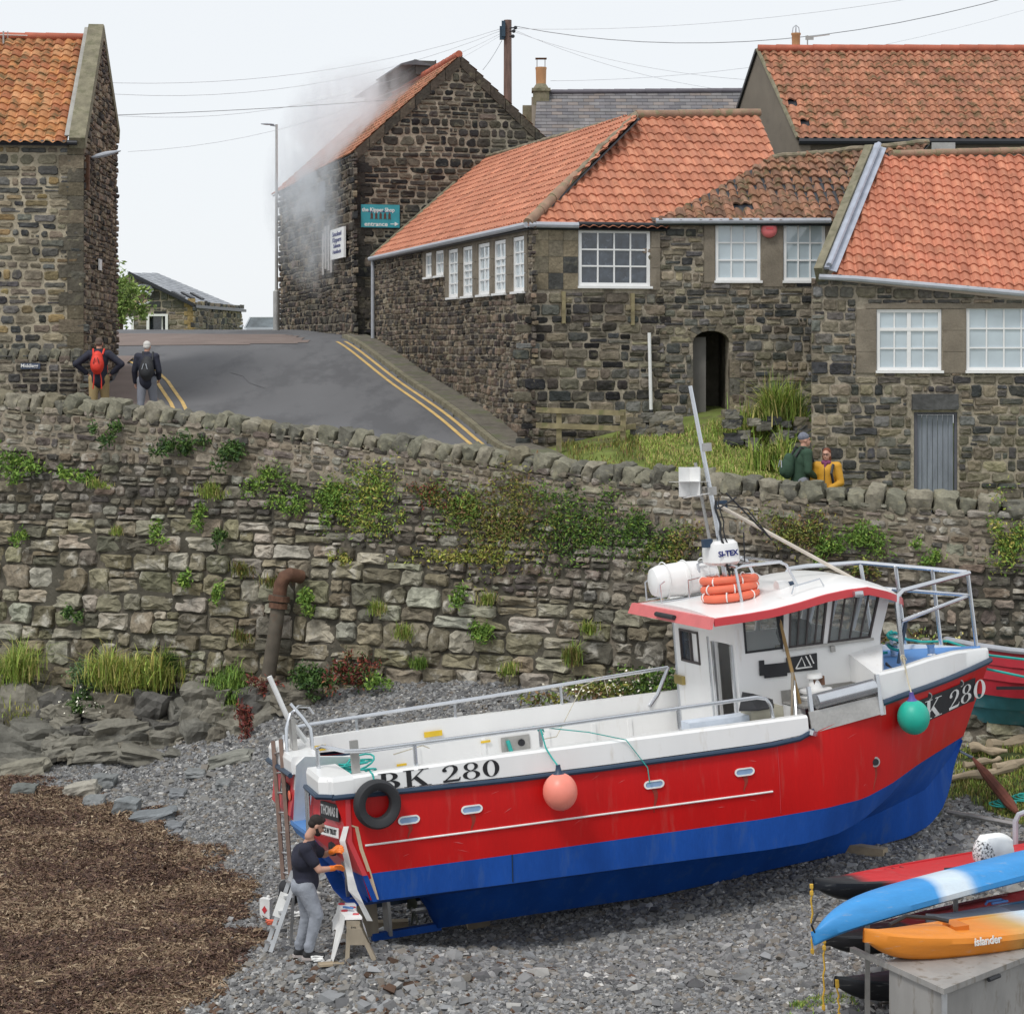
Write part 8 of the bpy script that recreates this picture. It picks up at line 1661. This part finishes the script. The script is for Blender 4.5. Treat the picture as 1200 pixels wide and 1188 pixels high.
for k, (px, py, m_, lab) in enumerate(((350, 1075, m_letterw, 'crumpled white rag under the stern'), (372, 1128, m_letterw, 'scrap of white paper by the man\'s feet'), (448, 1095, m_letterw, 'scrap of white paper under the rudder'), (318, 1085, m_orange, 'scrap of orange-red cloth near the can'), (445, 1102, m_letterw, 'lower white scrap beside the trestle'))):
    c = hit(beach_f, px, py); mb = MB(); mb.rock(c+V((0, 0, .05)), (.16, .1, .07), 900+k, n=4, rough=.4); tag(mb.build('rag', m_), lab, 'rag')
bd = hit(beach_f, 385, 1127); mb = MB(); mb.box(bd+V((.08, -.1, .015)), (.38, .12, .025), rz=.25); tag(mb.build('board', m_drift), 'short plank lying beside the man\'s shoes', 'plank')
# ---- second boat
B2 = thing('clinker_boat', 'red and teal wooden boat moored behind the bow at the right edge', 'boat', tuple(at(1180, 860, 32.3)))
def hull2(px0, y_):  # plank lines as heights by station
    pass
bx0 = at(1112, 888, 32.6); N2 = 16; kk = 32.4/FPX
def st2(t, z, out=0):    # t 0..1 along 7.5 m, z height above its keel
    x = bx0.x+t*7.5; full = min(1, (t/.16))**.6; w_ = (.35+1.05*min(1, z/1.0))*full; return V((x, 33.6-w_-out+t*.0, bx0.z+.10+z))
zs2 = [0, .35, .62, .66, .86, 1.06, 1.12, 1.30, 1.48, 1.66, 1.74]
sh2 = lambda t: 1+.10*(1-t)**2
for k, (z0, z1, m_, nm) in enumerate(((-.05, .35, M('dark_teal_paint', (.01, .055, .07), rough=.6), 'lower_planking'), (.35, .60, M('teal_paint', (.035, .17, .20), rough=.6, var=.15, dirt=(.2, .25, .25, .4)), 'plank'), (.60, .82, bpy.data.materials.get('teal_paint'), 'plank'), (.82, 1.06, M('red_plank_paint', (.42, .02, .035), rough=.5, var=.12), 'plank'), (1.06, 1.28, bpy.data.materials.get('red_plank_paint'), 'plank'), (1.28, 1.50, bpy.data.materials.get('red_plank_paint'), 'plank'))):
    m_ = m_ or bpy.data.materials['teal_paint' if z1 < .9 else 'red_plank_paint']
    mb = MB()
    for far in (1, -1):
        vs = []
        for i in range(N2+1):
            t = i/N2; a_, b_ = st2(t, z0*sh2(t), .03), st2(t, z1*sh2(t), .0)
            if far < 0: a_.y = 33.6+(33.6-a_.y); b_.y = 33.6+(33.6-b_.y)
            vs += [a_, b_]
        mb.add(vs, [(2*i, 2*i+2, 2*i+3, 2*i+1) if far > 0 else (2*i, 2*i+1, 2*i+3, 2*i+2) for i in range(N2)])
    mb.build(nm, m_, B2, smooth=True)
mb = MB(); mb.tube([st2(i/N2, 1.53*sh2(i/N2), .03) for i in range(N2+1)], .05, 8); mb.build('gunwale', m_gutter, B2, smooth=True)
mb = MB(); mb.add([V((st2(i/N2, 1.5*sh2(i/N2)).x, 33.6+s_*(33.6-st2(i/N2, 1.5).y), st2(i/N2, 1.42*sh2(i/N2)).z)) for i in range(N2+1) for s_ in (-1, 1)], [(2*i, 2*i+2, 2*i+3, 2*i+1) for i in range(N2)]); mb.build('deck', bpy.data.materials['teal_paint'], B2)
mb = MB(); mb.tube([V((st2(i/N2, 1).x, 33.6+(33.6-st2(i/N2, 1.5).y), st2(i/N2, 1.62*sh2(i/N2)).z)) for i in range(N2+1)], .06, 8); mb.build('far_gunwale', m_gutter, B2, smooth=True)
mb = MB(); c = at(1192, 762, 33.2); mb.box(c+V((.05, 0, 0)), (.22, .2, .5)); mb.build('samson_post', m_wood, B2)
mb = MB(); mb.tube([at(1075, 724, 34.2), at(1135, 716, 33.8), at(1200, 708, 33.4), at(1260, 700, 33)], .03, 8); mb.tube([at(1198, 708, 33.4), at(1199, 745, 33.4)], .03, 8); mb.tube([at(1136, 716, 33.8), at(1138, 775, 33.8)], .02, 6); mb.build('rail', m_steel, B2, smooth=True)
mb = MB(); mb.box(at(1190, 806, 32.15), (.6, .02, .05)); mb.build('vent_strip', m_blackp, B2)
# ---- driftwood, pole, brown hose
for k, (p, q, r, lab) in enumerate((((1137, 884), (1180, 888), .10, 'pale driftwood log ending near the second boat'), ((1160, 880), (1215, 872), .09, 'driftwood log at the top of the heap on the right'), ((1130, 903), (1172, 895), .08, 'short log in the middle of the driftwood heap'), ((1112, 918), (1190, 905), .07, 'long thin log lying lowest in the heap'), ((1165, 907), (1230, 893), .10, 'thick log at the right edge of the heap'))):
    a_, b_ = hit(beach_f, *p), hit(beach_f, *q); a_.z += r; b_.z += r; mb = MB(); mb.tube([a_.lerp(b_, j/9)+V((0, .04*math.sin(j*.6+k), .02*math.sin(j*.9+k*2))) for j in range(10)], [r*(.8+.2*math.sin(j*1.3+k)+.04*j*(1 if k % 2 else -1)) for j in range(10)], 9); tag(mb.build('driftwood_log', m_drift, smooth=True), lab, 'log', 'driftwood logs')
a_, b_ = hit(beach_f, 1140, 915)+V((0, 0, .35)), hit(beach_f, 1192, 962)+V((0, 0, .12)); mb = MB(); mb.tube([a_, a_.lerp(b_, .3), a_.lerp(b_, .6)+V((.02, 0, -.02)), a_.lerp(b_, .85), b_], [.02, .07, .085, .08, .03], 9); tag(mb.build('furled_sail', M('brown_canvas', (.13, .04, .025), rough=.9, var=.3), smooth=True), 'rolled brown canvas bundle hanging on a rope beneath the bow', 'canvas')
rope('mooring_rope', [B(9.35, 0, .9), a_+V((-.2, .1, .1)), a_], .025, m_rub, 'dark rope from the bow to the brown canvas bundle', xf=None)
a_, b_ = hit(beach_f, 1110, 955)+V((0, 0, .05)), hit(beach_f, 1190, 972)+V((0, 0, .08)); rope('metal_pole', [a_, b_], .035, m_steelm, 'thin grey pole lying on grass right of the bow', xf=None, cat='pole')
for k, (px, py, lab) in enumerate(((1172, 945, 'small coil of teal rope on grass nearest the canvas bundle'), (1195, 938, 'small coil of teal rope at the right edge'))):
    c = hit(beach_f, px, py); mb = MB(); [mb.tube([c+V((.16*math.cos(a_)*(1-.1*j)+.05*j, .16*math.sin(a_), .03+.02*j)) for a_ in [2*math.pi*i/12 for i in range(12)]], .014, 5, closed=True) for j in range(3)]; tag(mb.build('rope_coil', m_teal, smooth=True), lab, 'rope')
# ================================================================== kayaks
def kmat(name, stops, rough=.45):
    m = bpy.data.materials.new(name); m.use_nodes = True; t = m.node_tree; p = t.nodes['Principled BSDF']; at_ = t.nodes.new('ShaderNodeAttribute'); at_.attribute_name = 'Col'; t.links.new(at_.outputs['Color'], p.inputs['Base Color']); p.inputs['Roughness'].default_value = rough; return m
m_kay = M('moulded_plastic', rough=.5, vcol=True, var=.07, scale=3, fine=.05, dirt=(.42, .42, .40, .35), dscale=7, dpos=.60, stretch=(.5, 2.5, 3))
def kayak(lab, tip, dirv, Lk, w_, h_, colf, up=1, mat=m_kay, deckcol=None, seat=True, label_parts=True, roll=0, deckf=None):
    "tip: bow point; dirv: towards the stern; up=-1 lies bottom up"
    tip, d = V(tip), V(dirv).normalized(); s_ = d.cross(V((0, 0, 1))).normalized(); u = s_.cross(d); 
    if roll: Rr = Matrix.Rotation(roll, 3, d); s_ = Rr@s_; u = Rr@u
    u = u*up; tip = tip-u*h_*.95; t = thing('kayak', lab, 'kayak', tip); n = 96
    wf = lambda x: max(.012, (w_/2)*max(0, 1-abs(2*x-1)**2.2)**.95); keel = lambda x: h_*.93*abs(2*x-1)**6; deck = lambda x: h_*(.78+.22*abs(2*x-1)**2+.10*abs(2*x-1)**6)
    P = lambda x, y, z: tip+d*(x*Lk)+s_*y+u*z
    def sec(x, inner=False):
        w = wf(x); k = keel(x); dk = deck(x); a = []
        for j in range(9): th = math.pi*j/8; a.append((-w*math.cos(th), k+(dk*.72-k)*(1-math.sin(th)**.8)))
        return a+[(w*1.04, dk*.80), (w*1.0, dk), (w*.86, dk+.015)]
    secs = []; cols = []
    xs = [.5-.5*math.cos(math.pi*i/n) for i in range(n+1)]
    for x in xs:
        a = sec(x); w = wf(x); dk = deck(x); secs.append([P(x, y, z) for y, z in a]+[P(x, -w*.86, dk+.015), P(x, -w*1.0, dk), P(x, -w*1.04, dk*.80)]); cols.append(colf(x))
    mb = MB(); mb.loft(secs, closed=False, cols=cols); lo_ = len(secs[0])
    mb.addc([p for sc_ in secs for p in (sc_[0], sc_[-1])], [(2*i, 2*i+1, 2*i+3, 2*i+2) for i in range(n)], [c for c in cols for _ in (0, 1)]); mb.build('hull', mat, t, smooth=True)
    # deck with a moulded well
    well = lambda x: (.12 if .30 < x < .72 else 0)*min(1, (x-.30)/.04 if x < .5 else (.72-x)/.04)
    mb = MB(); secs = []; cc = []
    for x in xs:
        w = wf(x)*.86; dk = deck(x)+.015; wl_ = well(x); secs.append([P(x, y*w, dk+cz-(wl_ if abs(y) < .75 else 0)) for y, cz in ((-1, 0), (-.8, .012), (-.7, .01), (-.35, .02), (0, .028), (.35, .02), (.7, .01), (.8, .012), (1, 0))]); c = (deckf or colf)(x); cc.append(c)
    mb.loft(secs, closed=False, cols=cc); mb.build('deck', mat, t, smooth=True)
    return t, P, wf, deck
def lerp3(a, b_, t): t = min(1, max(0, t)); return tuple(a[i]+(b_[i]-a[i])*t for i in range(3))
kd = V((.868, .496, 0)); RED, BLK, BLU, WHT, ORG, TEA = (.52, .015, .02), (.012, .012, .014), (.04, .27, .62), (.56, .66, .74), (.72, .24, .02), (.02, .10, .12)
# red and black kayak at the back
def kdir(p0, Y0, p1, Y1): return at(*p1, Y1)-at(*p0, Y0)
rk0 = at(953, 1037, 23.0); rk1 = at(1180, 997, 24.4)
t, P, wf, dk = kayak('red kayak with a black bow tip and white seat back, rearmost on the rack', rk0, rk1-rk0, 3.9, .74, .30, lambda x: lerp3(BLK, RED, (x-.20)/.06), deckf=lambda x: lerp3(BLK, RED, (x-.13)/.05))
for k in range(3): mb = MB(); mb.bar(P(.30+.03*k, -.20, .24), P(.32+.03*k, -.02, .20), .03, .05); mb.build('footrest', M('dark_red_plastic', (.25, .01, .012), rough=.5) if k == 0 else bpy.data.materials['dark_red_plastic'], t)
mb = MB(); mb.tube([P(.44, .22, .285), P(.46, .27, .29), P(.52, .27, .29), P(.53, .22, .285)], .012, 6); mb.build('carry_handle', m_black, t)
ks_ = t; c = at(1163, 993, 24.0)
mb = MB(); Mx = Matrix.Rotation(.5, 3, 'Z') @ Matrix.Rotation(.2, 3, 'Y'); mb.rock(c+V((.03, 0, -.02)), (.60, .2, .40), 2, n=9, pw=-.02, rough=.06, M=Mx); mb.build('seat_back', m_letterw, ks_, smooth=True)
mb = MB(); mb.rock(c+V((-.10, -.07, -.03)), (.34, .20, .34), 3, n=8, pw=-.05, rough=.04, M=Mx); mb.build('seat_cushion', M('speckled_cloth', (.75, .75, .74), rough=.8, dirt=(.02, .02, .02, 1), dscale=38, dpos=.47), ks_, smooth=True)
# blue kayak bottom up
bk0 = at(952, 1092, 21.8); bk1 = at(1200, 1026, 23.2)
def bluef(x): return lerp3(lerp3(BLU, WHT, (x-.345)/.015), BLU, (x-.44)/.03)
t, P, wf, dk = kayak('bright blue kayak with a white patch, lying bottom up on top of the stack', bk0+V((0, 0, -.05)), (bk1-bk0), 4.3, .74, .34, bluef, up=-1, roll=-.25)
mb = MB(); mb.tube([P(.03, 0, .1), P(.0, .03, .2), P(.01, 0, .3)], .014, 6); mb.build('toggle', m_blackp, t)
# orange islander
ok0 = at(1012, 1100, 20.9); ok1 = at(1200, 1075, 21.9)
def orgf(x): return lerp3(lerp3(ORG, (.55, .34, .10), (x-.42)/.10), WHT, (x-.52)/.10)
t, P, wf, dk = kayak('orange kayak fading to white with small white lettering', ok0+V((0, 0, .02)), (ok1-ok0), 3.7, .74, .33, orgf)
nrm = ((ok1-ok0).normalized()).cross(V((0, 0, 1))).normalized(); c = P(.355, wf(.355)*1.045, .235)+nrm*.016
text('islander', .115, m_letterw, t, facing(c, (ok1-ok0), nrm), ext=.004, bold=.003)
mb = MB(); mb.tube([P(.12, -.14, .36), P(.18, -.16, .42), P(.27, -.10, .38), P(.3, 0, .36)], .022, 7); mb.build('paddle_cradle', m_black, t, smooth=True)
mb = MB(); mb.box(P(.33, -.02, .30), (.18, .22, .05), rz=.4); mb.build('seat_block', M('burnt_orange_plastic', (.55, .16, .015)), t)
mb = MB(); mb.tube([P(.50, .40, .30), P(.49, .38, .10), P(.53, .36, -.02), P(.6, .42, -.02)], .010, 6); mb.build('tie_cord', m_black, t)
# dark kayaks between and below
t, P, wf, dk = kayak('dark kayak with maroon deck squeezed under the blue one', at(966, 1103, 22.6)+V((0, 0, .0)), bk1-bk0+V((0, 0, -.1)), 3.9, .72, .28, lambda x: BLK if x < .28 else (.12, .012, .015))
t, P, wf, dk = kayak('black kayak lying lowest, poking out beside the grey box', at(978, 1152, 22.6), V((.90, .42, -.02)), 3.4, .70, .28, lambda x: (.014, .015, .018), deckf=lambda x: (.03, .035, .04))
t, P, wf, dk = kayak('grey and blue kayak behind the orange one', at(1085, 1090, 22.5)+V((0, 0, .1)), V((.93, .36, .03)), 3.6, .70, .30, lambda x: lerp3((.30, .33, .38), (.03, .14, .22), (x-.33)/.08), deckf=lambda x: lerp3((.42, .45, .50), (.02, .16, .32), (x-.30)/.06))
mb = MB(); mb.tube([P(.24, -.13, .33), P(.26, -.20, .335), P(.31, -.20, .335), P(.32, -.13, .33), P(.26, -.12, .33)], .014, 6); mb.build('hatch_ring', m_bluedeck, t)
# ---- grey box, straps, rack
gb_ = thing('metal_box', 'large dented grey metal box carrying the kayaks at the lower right corner', 'box', tuple(at(1120, 1188, 21))); m_box = M('grey_box_paint', (.31, .30, .285), rough=.6, var=.16, scale=2, bump=.012, bscale=3, metal=.1, fine=.05, dirt=(.17, .145, .115, .8), dscale=4, dpos=.53, stretch=(1.6, 1.6, .5))
bx = at(1042, 1134, 21.0); by = at(1106, 1150, 20.2); bdv = (at(1230, 1110, 21.6)-by); bdv.z = 0; bdv.normalize(); bw_ = (bx-by); bw_.z = 0
zt3 = bx.z; z03 = gz(by.x, by.y)-.05; c0_, c1_ = V((by.x, by.y, 0)), V((bx.x, bx.y, 0)); e = bdv*2.6
bot = [c0_, c0_+e, c1_+e, c1_]; mb = MB(); mb.hexa([V((p.x, p.y, z03)) for p in bot]+[V((p.x, p.y, zt3)) for p in bot]); mb.build('body', m_box, gb_)
o2 = (c0_-c1_).normalized()*.04; mb = MB(); lid = [c0_+o2-bdv*.04, c0_+e+o2, c1_+e-o2, c1_-o2-bdv*.04]; mb.hexa([V((p.x, p.y, zt3+.002)) for p in lid]+[V((p.x, p.y, zt3+.06)) for p in lid]); mb.build('lid', m_box, gb_)
mb = MB(); q = c0_+o2*1.3+bdv*.75; mb.tube([V((q.x, q.y, zt3-.02)), V(((q+bdv*.2).x, (q+bdv*.2).y, zt3-.02))], .022, 7); mb.build('handle', m_blackp, gb_)
mb = MB(); mb.bar(V((c0_.x, c0_.y, z03))+o2*.3-bdv*.005, V((c0_.x, c0_.y, zt3))+o2*.3-bdv*.005, .05, .05, up=(0, 1, 0)); mb.build('corner_strip', m_alu, gb_)
mb = MB(); q0_, q1_ = c0_+o2*.3+bdv*.6, c0_+o2*.3+bdv*2.0; mb.bar(V((q0_.x, q0_.y, z03+.05)), V((q1_.x, q1_.y, zt3-.1)), .03, .05, up=(0, 1, 0)); mb.build('stay', m_steelm, gb_)
rk = thing('kayak_rack', 'pair of steel rack bars supporting the stack of kayaks', 'rack', tuple(at(1045, 1120, 21.6)))
for k, (px, py, Y) in enumerate(((1046, 1128, 21.9), (1150, 1100, 22.8))):
    c = at(px, py, Y); mb = MB(); mb.bar(c+V((-.35, .5, 0)), c+V((.25, -.75, 0)), .06, .05); mb.build('cross_bar', m_steelm, rk)
    mb = MB(); mb.bar(V((c.x-.2, c.y+.4, gz(c.x, c.y)-.05)), V((c.x-.2, c.y+.4, c.z+.6)), .05, .05, up=(0, 1, 0)); mb.build('upright', m_steelm, rk)
mb = MB(); c = at(1190, 962, 24.8); mb.tube([c+V((0, 0, -.35)), c, c+V((.04, 0, .08)), c+V((.12, 0, .11)), c+V((.6, 0, .12))], .035, 8); mb.build('hoop', m_gutter, rk, smooth=True)
mb = MB(); mb.box(at(1203, 1000, 24.9), (.3, .3, .25)); mb.build('red_pad', M('maroon_pad', (.08, .008, .012)), rk)
for k, (a_, b_, Y, lab) in enumerate((((951, 1038), (952, 1118), 22.8, 'yellow rope hanging from the red kayak tip'), ((966, 1102), (965, 1184), 22.4, 'yellow rope hanging from the dark kayak tip'), ((981, 1150), (984, 1192), 22.2, 'yellow rope hanging from the lowest black kayak'))):
    p, q = at(*a_, Y), at(*b_, Y); mb = MB(); mb.tube([p.lerp(q, j/10)+V((.01*math.sin(j*2.1), 0, 0)) for j in range(11)], .011, 6)
    for j in (0, 1, 9.5): mb.rock(p.lerp(q, j/10), (.045, .045, .06), k, n=3)
    tag(mb.build('yellow_rope', m_yrope, smooth=True), lab, 'rope', 'yellow tie ropes')
# ================================================================== smoke from the smokehouse
sm = bpy.data.materials.new('wood_smoke'); sm.use_nodes = True; t = sm.node_tree; t.nodes.clear(); ou = t.nodes.new('ShaderNodeOutputMaterial'); pv = t.nodes.new('ShaderNodeVolumePrincipled'); pv.inputs['Color'].default_value = (.93, .965, 1, 1); pv.inputs['Anisotropy'].default_value = .1
tc_ = t.nodes.new('ShaderNodeTexCoord'); mpn = t.nodes.new('ShaderNodeMapping'); mpn.inputs['Scale'].default_value = (1.1, .8, .5); no = t.nodes.new('ShaderNodeTexNoise'); no.inputs['Scale'].default_value = 1.0; no.inputs['Detail'].default_value = 6; no.inputs['Roughness'].default_value = .6; no.inputs['Distortion'].default_value = 1.6
gr = t.nodes.new('ShaderNodeTexGradient'); gr.gradient_type = 'SPHERICAL'; mg = t.nodes.new('ShaderNodeMapping')
t.links.new(tc_.outputs['Object'], mpn.inputs[0]); t.links.new(mpn.outputs[0], no.inputs[0])
t.links.new(tc_.outputs['Generated'], mg.inputs[0]); mg.inputs['Location'].default_value = (-1, -1, -1); mg.inputs['Scale'].default_value = (2, 2, 2); t.links.new(mg.outputs[0], gr.inputs[0])
mr = t.nodes.new('ShaderNodeMapRange'); mr.inputs[1].default_value = .42; mr.inputs[2].default_value = .64; t.links.new(no.outputs[0], mr.inputs[0])
mm = t.nodes.new('ShaderNodeMath'); mm.operation = 'MULTIPLY'; t.links.new(mr.outputs[0], mm.inputs[0]); t.links.new(gr.outputs[0], mm.inputs[1]); m3 = t.nodes.new('ShaderNodeMath'); m3.operation = 'MULTIPLY'; m3.inputs[1].default_value = 1.6; t.links.new(mm.outputs[0], m3.inputs[0]); t.links.new(m3.outputs[0], pv.inputs['Density']); t.links.new(pv.outputs[0], ou.inputs['Volume'])
for c, r, lab in ((at(383, 225, 61.5), (1.9, 4.5, 3.3), 'blue-grey smoke drifting down the side wall of the smokehouse'), (at(430, 135, 64), (2.6, 5.0, 1.8), 'thin smoke rising off the smokehouse roof and ridge vent')):
    mb = MB(); mb.lathe((0, 0, 0), [(max(.01, math.sin(math.pi*k/12)), -math.cos(math.pi*k/12)) for k in range(13)], 20); mb.V = [(x*r[0], y*r[1], z*r[2]) for x, y, z in mb.V]; rz = Matrix.Rotation(.26, 3, 'Z')
    mb.V = [tuple(rz@V(v)+c) for v in mb.V]; tag(mb.build('smoke', sm), lab, 'smoke', kind='stuff')
# ================================================================== lettering to meshes
dg = bpy.context.evaluated_depsgraph_get()
for o, name, mat, parent, M4 in TEXTS:
    me = bpy.data.meshes.new_from_object(o.evaluated_get(dg)); me.materials.clear(); me.materials.append(mat)
    n = link(bpy.data.objects.new(name, me)); n.parent = parent
    n.matrix_local = M4 if parent and (parent.name == boat.name or parent.parent == boat) else Matrix.Translation(-WL[parent.name]) @ M4
    bpy.data.objects.remove(o)
